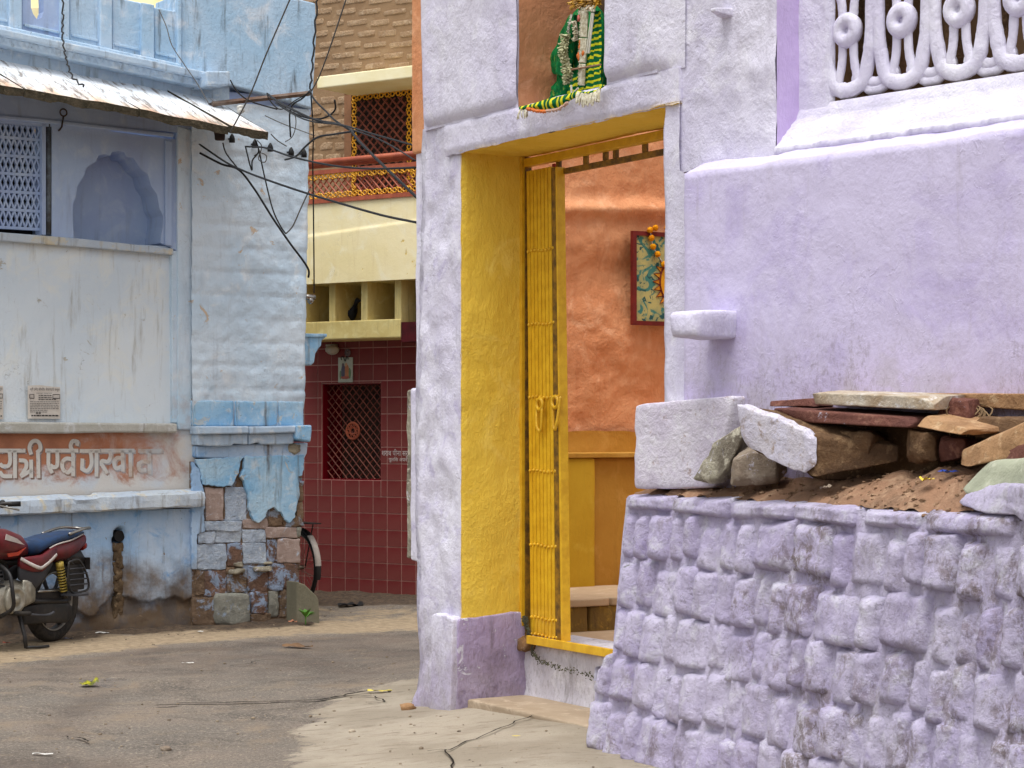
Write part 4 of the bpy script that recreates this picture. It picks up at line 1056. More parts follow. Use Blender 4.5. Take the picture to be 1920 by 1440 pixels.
# --- cornice, upper storey, parapet
def up(px, py, off=0.10): return B.at(px, py, off)
UP = 0.10
flat_wall('upper_wall', M['blue_cornice'], [(-220, 0), (430, 120), (430, 205), (-220, 145)], 0.05, -0.2)
flat_wall('upper_wall', M['blue_upper'], [(340, -14), (470, -4), (560, -2), (592, 6), (594, 60), (586, 204), (500, 178), (432, 160), (340, 150)], UP, -0.4, 0.012)
mould('cornice', [(-220, 6), (385, 134), (395, 136), (395, 151), (-220, 18)], 0.24, 0.0, M['blue_cornice'], 0.012)
mould('cornice', [(-220, 18), (392, 151), (392, 166), (-220, 36)], 0.18, 0.0, M['blue_cornice'], 0.01)
for k in range(30):                                  # carved triangles along the lower cornice
    px = 2 + k * 13.2; py = 64 + (px) * 0.217
    mb = MB(); a = B.at(px, py + 2, 0.185); w = 0.048
    mb.add([(a.x - w, -0.181, a.z), (a.x + w, -0.181, a.z), (a.x, -0.181, a.z - 0.06), (a.x, -0.20, a.z - 0.018)], [(0, 1, 3), (1, 2, 3), (2, 0, 3)])
    mb.obj('carved_triangle', M['blue_cornice'], blue)
mould('cornice_end_block', [(388, 133), (432, 133), (432, 160), (388, 160)], 0.34, 0.0, M['blue_cornice'], 0.012)
# parapet panels and pilasters
def par(px0, px1, top, off, mat, name, bev=0.01, bt=None):
    bot = lambda px: (bt or 48) + px * 0.215
    mb = MB(); px_prism(mb, B, [(px0, top), (px1, top + (px1 - px0) * 0.2), (px1, bot(px1)), (px0, bot(px0))], off, -0.06); return mb.obj(name, mat, blue, bev=bev)
for (a, b, t) in ((-220, -150, -60), (-70, -40, -60), (18, 42, -60), (115, 131, -60), (188, 211, -40), (266, 290, 4), (333, 341, -10)):
    par(a, b, t, 0.135, M['blue_upper'], 'parapet_pilaster')
for (a, b, t) in ((-150, -70, -60), (-40, 18, -60), (131, 188, -40), (211, 268, -6), (290, 335, 13)):
    par(a, b, t, 0.095, M['blue_upper'], 'parapet_panel')
flat_wall('parapet_panel', M['blue_shade'], [(42, -60), (58, -60), (58, 14), (62, 26), (70, 37), (70, 70), (42, 66)], 0.085, -0.02)
flat_wall('parapet_panel', M['blue_shade'], [(70, 37), (78, 33), (82, 22), (82, 8), (79, -60), (115, -60), (115, 76), (70, 70)], 0.085, -0.02)
mould('parapet_rail', [(-220, -2), (341, 120), (341, 130), (-220, 8)], 0.15, 0.0, M['blue_upper'], 0.01)
for (a, b) in ((-36, 14), (46, 111), (135, 184), (215, 262), (293, 330)):   # thin raised border at the foot of each panel
    y = 34 + a * 0.215; y2 = 34 + b * 0.215
    mould('panel_border', [(a, y), (b, y2), (b, y2 + 5), (a, y + 5)], 0.108, 0.05, M['blue_upper'], 0.004)
# --- awning of sloping stone slabs
def awning():
    root = bpy.data.objects.new('awning', None); link(root, blue)
    tops = [(-260, 66), (-60, 104), (142, 139), (312, 170), (402, 187)]
    frs = [(-165, 131), (45, 168), (262, 206), (430, 237), (504, 250)]
    M['aw_edge'] = M['moss_edge']
    for i in range(4):
        a = B.at(tops[i][0] + 2, tops[i][1], 0.05); b = B.at(tops[i+1][0] - 1, tops[i+1][1], 0.05)
        c = B.at(frs[i+1][0] - 1, frs[i+1][1], 0.72); d = B.at(frs[i][0] + 2, frs[i][1], 0.72)
        t = Vector((0, 0, -0.055)); n = 14
        mb = MB()
        def fn(u, v):
            p = (a * (1-u) + b * u) * (1-v) + (d * (1-u) + c * u) * v
            return p + Vector((0, 0.012 * fbm(p.x * 4, v, i, 3) * v, 0.008 * fbm(p.x * 3, p.y * 3, i, 3) + 0.006 * (i % 2)))
        mb.patch(fn, n, 10)
        o = mb.obj('slab', M['awning'], root, smooth=True)
        mb = MB()                                    # broken, mossy front edge and underside
        top_ = [fn(k / n, 1) + Vector((0, -0.004, -0.001)) for k in range(n + 1)]
        bot_ = [p + Vector((0, 0.01, -0.06 - 0.02 * fbm(p.x * 7, i, 0, 4))) for p in top_]
        mb.add(top_ + bot_, [(k, k+1, n+1+k+1, n+1+k) for k in range(n)])
        ub = [fn(k / n, 0) + t for k in range(n + 1)]
        mb.add(bot_ + ub, [(k, k+1, n+1+k+1, n+1+k) for k in range(n)])
        mb.add([fn(1, 0), fn(1, 1), bot_[n], ub[n]], [(0, 1, 2, 3)]); mb.add([fn(0, 0), fn(0, 1), bot_[0], ub[0]], [(0, 1, 2, 3)])
        mb.obj('slab_edge', M['moss_edge'], o)
awning()
# --- painted lettering on the brown band (brush strokes with a dark shadow)
def letters():
    def q(x, y, off): return B.at(x / 5.142, 700 + y / 5.142, off)
    st = [[(-30,745),(238,745)],[(92,750),(98,840),(80,890),(30,895),(5,878)],[(0,955),(35,990),(110,992)],[(145,750),(145,1002)],
     [(298,775),(284,715),(305,665),(345,650),(380,675),(388,730),(360,760)],[(366,760),(372,1002)],[(190,838),(245,848),(252,905),(205,985)],[(300,840),(302,1000)],[(205,992),(302,935)],
     [(445,745),(748,745)],[(468,755),(468,880),(500,955)],[(552,750),(552,880),(520,905),(490,890)],[(704,760),(706,985)],[(702,830),(640,822),(602,860),(608,925),(655,955),(702,905)],[(698,745),(680,700),(700,655),(745,660),(742,690)],
     [(776,748),(965,748)],[(872,752),(882,870),(842,938),(785,918)],[(795,830),(790,912)],[(930,750),(930,988)],
     [(972,745),(1290,745)],[(1060,752),(1066,800),(1040,850),(985,845),(980,885)],[(985,885),(1030,960)],[(1180,752),(1186,940)],[(1184,820),(1130,815),(1100,860),(1120,915),(1184,890)],[(1256,750),(1258,988)],
     [(1340,748),(1560,748)],[(1440,752),(1442,965)],[(1440,862),(1380,850),(1335,880),(1350,935),(1400,930)],[(1340,860),(1345,900)]]
    def lm(name, c, fade_lo, fade_hi):
        m = Mat(name, 0.85, 0.2)
        x = m.op('ADD', m.xyz()[0], m.mul(m.op('SUBTRACT', m.noise(9, 6, 0.75), 0.5), 1.5))
        chip = m.rng(m.noise(26, 6, 0.75), 0.56, 0.62)
        col = m.mix(m.op('MAXIMUM', m.rng(x, fade_lo, fade_hi, 0, 0.92), m.mul(chip, 0.85)), lin(c), m.mix(m.rng(m.noise(5, 4), 0.4, 0.6), lin((178, 186, 194)), lin((166, 140, 122))))
        return m.done(col)
    a, b = MB(), MB()
    for s in st:
        pts = spline([q(x, y, 0.004) for x, y in s], 5) if len(s) > 2 else [q(x, y, 0.004) for x, y in s]
        ribbon(a, pts, 0.030, -0.0035, 0.0012)
        sh = spline([q(x + 13, y + 14, 0.002) for x, y in s], 5) if len(s) > 2 else [q(x + 13, y + 14, 0.002) for x, y in s]
        ribbon(b, sh, 0.030, -0.0022, 0.001)
    b.obj('lettering_shadow', lm('faded_dark_paint', (128, 104, 92), 0.1, 1.3), blue)
    a.obj('painted_lettering', lm('faded_white_paint', (206, 203, 196), 0.2, 1.7), blue)
letters()
# ------------------------------------------------------------------ red tiled house at the end of the lane (R)
_r0, _r1 = P(600, 1108, CAM_H * FPX / 308), P(775, 1118, CAM_H * FPX / 318)
RF = Facade((_r0.x, _r0.y), (_r1.x, _r1.y))
red = RF.root('tiled_house', 'red tiled house with cream balcony and lattice windows at the end of the lane', 'house')
def tile_mat():
    m = Mat('red_glazed_tile', 0.45, 0.12)
    r = m.rand()
    col = m.mix(r, lin((116, 10, 26)), lin((130, 16, 32)))
    col = m.mix(m.rng(m.noise(7, 6, 0.7), 0.5, 0.7, 0, 0.35), col, lin((84, 18, 24)))
    z = m.op('ADD', m.xyz()[2], m.mul(m.op('SUBTRACT', m.noise(5, 6, 0.7), 0.5), 0.5))
    du = m.rng(z, -0.05, 0.42, 0.5, 0.0); col = m.mix(du, col, lin((134, 92, 82)))
    sp = m.rng(m.noise(30, 5, 0.8), 0.70, 0.74, 0, 0.6); col = m.mix(sp, col, lin((170, 130, 110)))
    return m.done(col, [(m.noise(4, 3), 0.06, 0.02)], m.op('ADD', 0.42, m.mul(du, 0.5)))
M['tile'] = tile_mat()
M['grout'] = simple('pinkish_grout', (206, 160, 148), 0.9, 0.1)
M['cream'] = plaster('cream_paint', (248, 234, 190), (243, 226, 172), (250, 240, 206), (196, 164, 96), 0.25, fine=0.15, mid=0.15, blotch=1.1, flake=(226, 196, 112), flake_amt=0.1, crack=0.6)
M['cream_plain'] = simple('cream_oil_paint', (246, 236, 196), 0.6, 0.3, scale=3, c2=(238, 224, 174), bump=0.1)
M['cream_dirty'] = plaster('stained_cream', (222, 204, 138), (206, 184, 116), (228, 214, 152), (120, 100, 70), 0.5, fine=0.2, mid=0.2, blotch=2.0)
M['mustard'] = plaster('mustard_recess', (186, 156, 88), (170, 140, 74), (196, 168, 104), (90, 74, 50), 0.35, fine=0.2, mid=0.2)
M['fill_wall'] = plaster('brown_mortar', (150, 122, 92), (140, 112, 84), (160, 134, 104), (120, 96, 70), 0.3, fine=0.4, mid=0.3)
M['lane_stone'] = rock_mat('rock_faced_sandstone', (178, 150, 120), (160, 132, 104), (190, 166, 138), b=0.9)
M['grille'] = simple('brown_red_iron', (140, 78, 62), 0.6, 0.3, c2=(110, 58, 48))
M['gold'] = simple('yellow_iron_scroll', (232, 172, 40), 0.5, 0.4, c2=(206, 146, 30))
M['rail'] = simple('red_oxide_rail', (176, 92, 62), 0.55, 0.35, c2=(150, 74, 52))
def rz(px, py, off=0.0): return RF.z(px, py, off)
rx = RF.x
# tiles one by one; window hole left free
wx0, wx1 = rx(603), rx(714); wz0, wz1 = rz(660, 900), rz(660, 719)
tp = rx(673) - rx(647); th_ = (rz(647, 930) - rz(647, 1053)) / 4
zrow0 = rz(647, 1115); x_ref = rx(647)
def tiles():
    grout_z1 = rz(660, 632)
    mb = MB(); mb.box(rx(520), wx0, 0.004, 0.2, -0.1, grout_z1); mb.box(wx1, rx(830), 0.004, 0.2, -0.1, grout_z1); mb.box(wx0, wx1, 0.004, 0.2, -0.1, wz0); mb.box(wx0, wx1, 0.004, 0.2, wz1, grout_z1)
    mb.obj('tile_grout', M['grout'], red)
    g = tp * 0.026
    cache = {}
    zb = rz(647, 930) - 6 * th_                         # a joint passes through (647, 930)
    for r in range(0, 17):
        z0 = zb + r * th_; z1 = z0 + th_
        if z0 > grout_z1: break
        z1 = min(z1, grout_z1)
        for c in range(-5, 8):
            x0 = x_ref + c * tp; x1 = x0 + tp
            segs = [(x0, x1, z0, z1)]
            if x1 > wx0 and x0 < wx1 and z1 > wz0 and z0 < wz1:
                segs = []
                if x0 < wx0 - 0.02: segs.append((x0, wx0, z0, z1))
                if x1 > wx1 + 0.02: segs.append((wx1, x1, z0, z1))
                xa, xb = max(x0, wx0), min(x1, wx1)
                if z0 < wz0 - 0.02: segs.append((xa, xb, z0, wz0))
                if z1 > wz1 + 0.02: segs.append((xa, xb, wz1, z1))
            for (a, b, lo, hi) in segs:
                key = (round(b - a, 4), round(hi - lo, 4))
                if key not in cache:
                    w, h = b - a - 2 * g, hi - lo - 2 * g
                    m2 = MB().box(0, w, 0, 0.012, 0, h); me = bpy.data.meshes.new('tile'); me.from_pydata(m2.v, [], m2.f); me.materials.append(M['tile']); cache[key] = me
                o = bpy.data.objects.new('tile', cache[key]); link(o, red); o.location = (a + g, 0.0 + 0.0015 * noise.noise(Vector((c, r, 1))), lo + g)
tiles()
def lattice(mb, x0, x1, z0, z1, y, step, r, clip=True):
    """diagonal crossing bars clipped to a rectangle"""
    W_, H_ = x1 - x0, z1 - z0
    for sg in (1, -1):
        k = -H_
        while k < W_ + H_:
            # line x = x0 + k + t (sg>0) ; z = z0 + t
            pts = []
            t0, t1 = 0.0, H_
            a = k; b = k + H_
            lo = max(0.0, -a); hi = min(H_, W_ - a)
            if hi - lo > 0.01:
                p = Vector((x0 + a + lo, y + 0.004 * sg, z0 + lo)); q = Vector((x0 + a + hi, y + 0.004 * sg, z0 + hi))
                if sg < 0: p.x = x0 + x1 - p.x; q.x = x0 + x1 - q.x
                mb.tube([p, q], r, 4, cap=False)
            k += step
def low_window():
    root = bpy.data.objects.new('window', None); link(root, red)
    MB().box(wx0 - 0.02, wx1 + 0.02, 0.32, 0.36, wz0, wz1).obj('dark_room', simple('brown_shutter', (92, 70, 56), 0.8, c2=(60, 46, 40)), root)
    mb = MB(); mb.box(wx0 - 0.004, wx0 + 0.012, 0.012, 0.3, wz0, wz1); mb.box(wx1 - 0.012, wx1 + 0.004, 0.012, 0.3, wz0, wz1); mb.box(wx0 + 0.012, wx1 - 0.012, 0.012, 0.3, wz0 - 0.004, wz0 + 0.008); mb.box(wx0 + 0.012, wx1 - 0.012, 0.012, 0.3, wz1 - 0.008, wz1 + 0.004)
    mb.obj('window_reveal', M['tile'], root)
    mb = MB(); lattice(mb, wx0 + 0.012, wx1 - 0.012, wz0 + 0.008, wz1 - 0.008, 0.08, tp * 0.50, 0.0065); mb.obj('lattice', M['grille'], root)
    c = RF.at(661, 808, -0.06)
    mb = MB(); Rr = 0.078; mb.torus((c.x, 0.065, c.z), (0, 1, 0), Rr, 0.012, 20, 6); mb.torus((c.x, 0.065, c.z), (0, 1, 0), Rr * 0.42, 0.009, 14, 5)
    for k in range(8):
        a = k * math.pi / 4; mb.torus((c.x + math.cos(a) * Rr * 0.7, 0.062, c.z + math.sin(a) * Rr * 0.7), (0, 1, 0), Rr * 0.2, 0.006, 8, 4)
    mb.obj('medallion', M['rail'], root)
low_window()
MB().box(rx(520), rx(860), -0.10, 0.0, -0.1, rz(660, 1112)).obj('foot_kerb', rock_mat('kerb_stone', (140, 130, 110), (112, 102, 88), (160, 150, 130)), red)
# ledge beam, pigeon-hole recesses and balcony front
o1 = 0.42
def rbox(name, mat, x0, y0, x1, y1, front, back, bev=0.0, parent=None):
    mb = MB(); px_box(mb, RF, x0, y0, x1, y1, front, back); return mb.obj(name, mat, parent or red, bev=bev)
rbox('ledge_beam', M['cream_dirty'], 520, 606, 751, 640, o1, -0.1, 0.012)
rbox('ledge_end', simple('dark_maroon_paint', (84, 22, 28), 0.6, 0.2, c2=(60, 20, 22)), 752, 604, 830, 641, o1, -0.1)
rbox('recess_back', M['mustard'], 520, 520, 850, 612, -0.02, -0.15)
zb0 = RF.z(617, 606, o1) + 0.002; zb1 = RF.z(617, 533, o1)
for px in (560, 616, 676, 739, 797):
    xa = rx(px, o1)
    MB().box(xa, xa + 0.075, -o1 + 0.01, 0.05, zb0, zb1 + 0.02).obj('recess_divider', M['cream_dirty'], red)
    MB().box(xa + 0.16, xa + 0.19, -0.02, 0.02, zb0, zb1).obj('recess_pilaster', M['cream_dirty'], red)
o2 = 0.50
mb = MB()
def bf(a, b):
    x = rx(510, o2) + (rx(860, o2) - rx(510, o2)) * a; z0 = RF.z(617, 531, o2); z1 = RF.z(617, 379, o2); z = z0 + (z1 - z0) * b
    ridge = z0 + (z1 - z0) * (0.60 + 0.18 * (a - 0.25))
    return Vector((x, -o2 - 0.010 * sstep(ridge + 0.02, ridge - 0.01, z) , z))
mb.patch(bf, 60, 60); mb.obj('balcony_front', M['cream'], red, smooth=True)
MB().box(rx(510, o2), rx(860, o2), -o2 + 0.012, 0.4, RF.z(617, 531, o2) + 0.002, RF.z(617, 531, o2) + 0.12).obj('balcony_floor', M['cream_dirty'], red)
# railing with yellow scrolls
def scroll_strip(mb, x0, x1, z, y, s, vert=False, z1=None):
    """row of little rings with a dot between each"""
    L = (z1 - z) if vert else (x1 - x0); n = max(1, int(L / (s * 1.05)))
    for i in range(n):
        t = (i + 0.5) * L / n
        c = Vector((x0, y, z + t)) if vert else Vector((x0 + t, y, z))
        up = 1 if i % 2 else -1
        mb.torus(c, (0, 1, 0), s * 0.36, s * 0.13, 10, 4)
        e = Vector((0.5 * s * 0.9 * up, 0, 0)) if vert else Vector((0, 0, 0.5 * s * 0.9 * up))
        mb.torus(c + e * 0.6 + (Vector((0, 0, s * 0.5)) if vert else Vector((s * 0.5, 0, 0))), (0, 1, 0), s * 0.24, s * 0.11, 8, 4)
def railing():
    root = bpy.data.objects.new('balcony_railing', None); link(root, red)
    x0, x1 = rx(510, o2), rx(860, o2); Z = lambda py: RF.z(660, py, o2)
    mb = MB(); mb.tube([(x0, -o2, Z(299)), (x1, -o2, Z(299))], 0.028, 8); mb.tube([(x0, -o2 + 0.05, Z(305)), (x1, -o2 + 0.05, Z(305))], 0.02, 8); mb.obj('handrail', M['rail'], root, smooth=True)
    MB().box(x0, x1, -o2 - 0.01, -o2 + 0.03, Z(322), Z(314)).obj('rail_bar', M['rail'], root)
    MB().box(x0, x1, -o2 - 0.02, -o2 + 0.05, Z(377), Z(369)).obj('rail_bar', M['rail'], root)
    mb = MB(); scroll_strip(mb, x0, x1, Z(327), -o2, 0.055); mb.obj('scroll_border', M['gold'], root)
    mb = MB(); scroll_strip(mb, x0, x1, Z(363), -o2, 0.055); mb.obj('scroll_border', M['gold'], root)
    for px in (663, 775):
        mb = MB(); scroll_strip(mb, rx(px, o2), 0, Z(360), -o2, 0.05, True, Z(331)); mb.obj('scroll_border', M['gold'], root)
    mb = MB(); lattice(mb, x0, x1, Z(360), Z(331), -o2 + 0.02, 0.075, 0.008); mb.obj('lattice', M['rail'], root)
railing()
# storey wall behind the balcony
wo = -0.55
rbox('storey_wall', M['fill_wall'], 500, -120, 880, 400, wo, wo - 0.2)
rbox('sunshade', M['cream_plain'], 594, 144, 800, 166, wo + 0.62, wo - 0.05, 0.01)
def big_window():
    root = bpy.data.objects.new('window', None); link(root, red); off = wo + 0.03
    x0, x1 = rx(661, off), rx(775, off); z0, z1 = rz(661, 380, off), rz(661, 178, off)
    MB().box(x0, x1, -off - 0.0 + 0.022, -off + 0.04, z0, z1).obj('dark_room', simple('dark_brown_shutter', (70, 52, 40), 0.8, c2=(48, 38, 32)), root)
    b = 0.075
    mb = MB(); lattice(mb, x0 + b, x1 - b, z0, z1 - b, -off - 0.02, 0.095, 0.010); mb.obj('lattice', M['grille'], root)
    mb = MB(); scroll_strip(mb, x0, x1, z1 - b / 2, -off - 0.02, 0.062); mb.obj('scroll_border', M['gold'], root)
    for xx in (x0 + b / 2, x1 - b / 2):
        mb = MB(); scroll_strip(mb, xx, 0, z0, -off - 0.02, 0.062, True, z1 - b); mb.obj('scroll_border', M['gold'], root)
    mb = MB(); mb.box(x0 - 0.09, x0, -off - 0.02, -off + 0.02, z0, z1 + 0.02); mb.box(x0 - 0.09, x1, -off - 0.02, -off + 0.02, z1, z1 + 0.05); mb.obj('window_frame', simple('brown_frame', (150, 108, 78), 0.8), root)
big_window()
def courses():
    rr = random.Random(3); off = wo + 0.008
    def brick(px0, px1, py0, py1, s):
        a = RF.at(px0, py1, off); b = RF.at(px1, py0, off)
        mb = MB(); mb.rock([(a.x, -off, a.z), (b.x, -off, a.z), (b.x, -off + 0.1, a.z), (a.x, -off + 0.1, a.z), (a.x, -off, b.z), (b.x, -off, b.z), (b.x, -off + 0.1, b.z), (a.x, -off + 0.1, b.z)], 6, 0.006, 12, 14, s, 4, 0.1)
        mb.obj('stone_block', M['lane_stone'], red, smooth=True)
    k = 0
    for r in range(7):
        y0 = -8 + r * 20.5; x = 560 + (r % 2) * 20 + rr.uniform(-5, 5)
        while x < 790:
            w = rr.uniform(30, 44); k += 1
            if y0 + 12 < 136: brick(x, x + w, y0 + 1.5 + rr.uniform(-1, 1), y0 + 17, k)
            x += w + rr.uniform(4, 7)
    for r in range(6):
        y0 = 178 + r * 21.5; x = 566 + (r % 2) * 14
        while x < 645:
            w = rr.uniform(22, 30); k += 1
            brick(x, min(x + w, 650), y0 + 1.5, y0 + 18, k); x += w + 5
courses()
# small fittings on the tiled wall
c = RF.at(623, 655, 0.06); mb = MB(); mb.lathe((c.x, -0.06, c.z + 0.03), (0, 0, -1), [(0.05, 0), (0.07, 0.02), (0.066, 0.05), (0.04, 0.075), (0.01, 0.085)], 14); mb.box(c.x - 0.075, c.x + 0.02, -0.07, 0.0, c.z + 0.03, c.z + 0.05)
mb.obj('wall_lamp', simple('dusty_glass', (196, 190, 172), 0.4, 0.4), red, smooth=True)
c = RF.at(651, 661, 0.02); mb = MB(); mb.torus((c.x, -0.012, c.z), (0, 1, 0), 0.028, 0.010, 12, 5); mb.ball((c.x, -0.012, c.z), 0.018, 8, 6); mb.obj('door_bell', simple('grey_plastic', (120, 104, 104), 0.5), red, smooth=True)
# ------------------------------------------------------------------ folding gate, shrine cloth, painting
_go = D.world(Vector((uJ, DEP, 0)))
gate = thing('folding_gate', Vector((_go.x, _go.y, zS)), D.a, 'yellow folding metal gate pushed open to the left of the doorway', 'gate')
G = lambda px, py, dy=0.0: (lambda p: Vector((p.x - uJ, dy, p.z - zS)))(D.at(px, py, -(DEP + dy)))
def gbox(name, x0, x1, y0, y1, z0, z1, mat='yellow_metal', bev=0.0):
    return MB().box(x0, x1, y0, y1, z0, z1).obj(name, M[mat], gate, bev=bev)
gz1 = zB - zS - 0.005
xg0 = G(972, 800).x; xg1 = G(984, 800).x
gbox('frame_post', xg0, xg1 - 0.004, -0.02, 0.03, -0.05, gz1, bev=0.003)
gbox('frame_post', xg1, xg1 + 0.006, 0.0, 0.04, 0.0, gz1, 'dark_yellow_metal')
# top angle and transom with short bars
xr = G(1262, 800).x
gbox('top_rail', xg1 + 0.01, xr, -0.015, 0.03, gz1 - 0.056, gz1 - 0.012, bev=0.003)
zt_ = G(1045, 324, 0.03).z
gbox('transom_bar', G(1040, 800, 0.05).x, xr, 0.03, 0.055, zt_ - 0.012, zt_ + 0.018, 'dark_yellow_metal', 0.002)
for px in (1050, 1101, 1138, 1157, 1212):
    x = G(px, 800, 0.05).x
    gbox('transom_stub', x - 0.018, x + 0.018, 0.035, 0.05, zt_ + 0.02, gz1 - 0.02, 'dark_yellow_metal')
# folded vertical channels
xa, xb = G(987, 800).x, G(1034, 800, 0.0).x
n = 7
lean = lambda z: 0.045 * (1 - z / gz1)
for i in range(n):
    x = xa + (xb - xa) * i / n; w = (xb - xa) / n * 0.80
    mb = MB(); mb.hexa([(x + lean(0), 0.0, 0.03), (x + w + lean(0), 0.0, 0.03), (x + w + lean(0), 0.028, 0.03), (x + lean(0), 0.028, 0.03), (x, 0.0, gz1 - 0.08), (x + w, 0.0, gz1 - 0.08), (x + w, 0.028, gz1 - 0.08), (x, 0.028, gz1 - 0.08)])
    mb.obj('channel', M['yellow_metal'], gate, bev=0.0012)
mb = MB(); x2 = xb + 0.006
mb.hexa([(x2 + lean(0) - 0.002, -0.006, 0.02), (x2 + 0.05 + lean(0), -0.006, 0.02), (x2 + 0.05 + lean(0), 0.034, 0.02), (x2 + lean(0), 0.034, 0.02), (x2, -0.006, gz1 - 0.09), (x2 + 0.04, -0.006, gz1 - 0.09), (x2 + 0.04, 0.034, gz1 - 0.09), (x2, 0.034, gz1 - 0.09)])
mb.obj('closing_channel', M['dark_yellow_metal'], gate, bev=0.003)
mb = MB(); mb.hexa([(x2 + 0.062 + lean(0), -0.012, 0.02), (x2 + 0.082 + lean(0), -0.012, 0.02), (x2 + 0.082 + lean(0), 0.04, 0.02), (x2 + 0.062 + lean(0), 0.04, 0.02), (x2 + 0.05, -0.012, gz1 - 0.09), (x2 + 0.066, -0.012, gz1 - 0.09), (x2 + 0.066, 0.04, gz1 - 0.09), (x2 + 0.05, 0.04, gz1 - 0.09)])
mb.obj('closing_channel', M['yellow_metal'], gate, bev=0.003)
# rows of rivets joining the channels
for py in (470, 608, 745, 883, 1022, 1158, 1190):
    z = G(1005, py).z
    if z < 0.02: z = 0.05
    for i in range(n + 1):
        x = xa + (xb - xa) * (i + 0.42) / n + lean(z)
        mb = MB(); mb.ball((x, -0.004, z + 0.004 * math.sin(i)), 0.0095, 8, 5, (1, 0.8, 1)); mb.obj('rivet', M['yellow_metal'], gate, smooth=True)
    mb = MB(); mb.box(xa + lean(z), xb + lean(z), 0.0285, 0.034, z - 0.012, z + 0.012); mb.obj('pivot_strap', M['dark_yellow_metal'], gate)
MB().box(xa, xb + 0.01, 0.036, 0.04, 0.04, gz1 - 0.09).obj('gap_shade_strip', M['black'], gate)  # black strip added so the gaps between the channels look shaded
# pull handles
def handle(px, py, w, side=1):
    c = G(px, py); mb = MB(); z = c.z; x = c.x
    mb.torus((x, -0.03, z), (0, 1, 0), 0.030, 0.011, 16, 6)
    mb.tube(spline([(x - 0.04 * side, -0.02, z + 0.03), (x - 0.032 * side, -0.03, z - 0.06), (x - 0.02 * side, -0.035, z - 0.12), (x + 0.0 * side, -0.03, z - 0.145), (x + 0.018 * side, -0.03, z - 0.12), (x + 0.024 * side, -0.03, z - 0.02)], 5), 0.009, 6)
    mb.tube([(x, -0.03, z + 0.03), (x, 0.0, z + 0.03)], 0.01, 6)
    mb.obj('pull_handle', M['yellow_metal'], gate, smooth=True)
handle(1021, 758, 0.05, 1); handle(1050, 754, 0.05, -1)
c = G(945, 743, -0.02)
gbox('wall_bolt', G(942, 800, -0.06).x, xg0 + 0.01, -0.05, -0.03, c.z - 0.012, c.z + 0.012, bev=0.002)
c = G(984, 1108); gbox('bottom_hinge', xg0 - 0.012, xg0 + 0.03, -0.035, -0.02, 0.03, 0.26, bev=0.004)
mb = MB(); mb.tube([(xg0 - 0.03, -0.03, 0.19), (xg0 + 0.035, -0.03, 0.19)], 0.012, 8); mb.obj('hinge_pin', M['yellow_metal'], gate, smooth=True)
# bottom track
mb = MB(); zt0 = G(1005, 1192, -0.02).z
mb.box(G(1003, 800).x, xr + 0.1, -0.055, -0.035, zt0 - 0.045, zt0); mb.box(G(1003, 800).x, xr + 0.1, -0.035, 0.06, zt0 - 0.045, zt0 - 0.03)
mb.obj('bottom_track', M['yellow_metal'], gate, bev=0.003)
mb = MB(); mb.rock([(xg1 - 0.02, -0.06, -0.06), (xg1 + 0.10, -0.06, -0.06), (xg1 + 0.10, 0.03, -0.06), (xg1 - 0.02, 0.03, -0.06), (xg1 - 0.02, -0.05, 0.01), (xg1 + 0.1, -0.05, -0.005), (xg1 + 0.1, 0.03, 0.01), (xg1 - 0.02, 0.03, 0.02)], 6, 0.02, 4, 16, 5)
mb.obj('rusted_corner', rock_mat('rust_and_mortar', (150, 112, 70), (112, 84, 60), (200, 190, 180)), gate, smooth=True)

# moss and black damp in the corner between plinth, gate and sill
def moss():
    mb = MB(); rr_ = random.Random(4)
    path = [(984, 1160), (990, 1185), (994, 1205), (1000, 1225), (1012, 1240), (1030, 1246), (1060, 1256), (1090, 1262), (1120, 1270)]
    for i in range(700):
        t = rr_.random() ** 2.6 * (len(path) - 1); k = int(t); f = t - k; a, b = path[k], path[min(k + 1, len(path) - 1)]
        px, py = a[0] + (b[0] - a[0]) * f + rr_.gauss(0, 2.2), a[1] + (b[1] - a[1]) * f + rr_.gauss(0, 3.0)
        p = D.at(px, py, -(DEP - 0.02 - 0.035 * sstep(1200, 1290, py)))
        mb.ball(p, rr_.uniform(0.002, 0.0055), 5, 4, (1.2, 0.8, 0.8), 0.5)
    o = mb.obj('moss', simple('dark_moss', (96, 96, 74), 0.95, 0.1, scale=20, c2=(70, 68, 58)), lilac); o['kind'] = 'stuff'
moss()
# ---- draped cloth in the shrine niche (its own local frame: x along the wall, y inward, z up from the lintel)
_so = D.world(Vector((xNb, 0.0, zT)))
shrine = thing('shrine_cloth', _so, D.a, 'green tie-dyed cloth draped over a small shrine with white garlands above the doorway', 'cloth')
SP = lambda px, py, dy: (lambda p: Vector((p.x - xNb, dy, p.z - zT)))(D.at(px, py, -dy))
def stripe_mat():
    m = Mat('green_yellow_bandhani', 0.8, 0.1)
    x, y, z = m.xyz()
    w = m.n('ShaderNodeTexWave'); w.wave_type = 'BANDS'; w.bands_direction = 'Z'; w.inputs['Scale'].default_value = 10.5; w.inputs['Distortion'].default_value = 3.0; w.inputs['Detail'].default_value = 1.5; w.inputs['Detail Scale'].default_value = 2.2
    m.t.links.new(m.tc, w.inputs['Vector'])
    col = m.mix(m.rng(w.outputs['Fac'], 0.60, 0.78), lin((12, 96, 52)), lin((206, 204, 40)))
    return m.done(col, [(m.noise(120, 3), 0.2, 0.004)])
M['bandhani'] = stripe_mat()
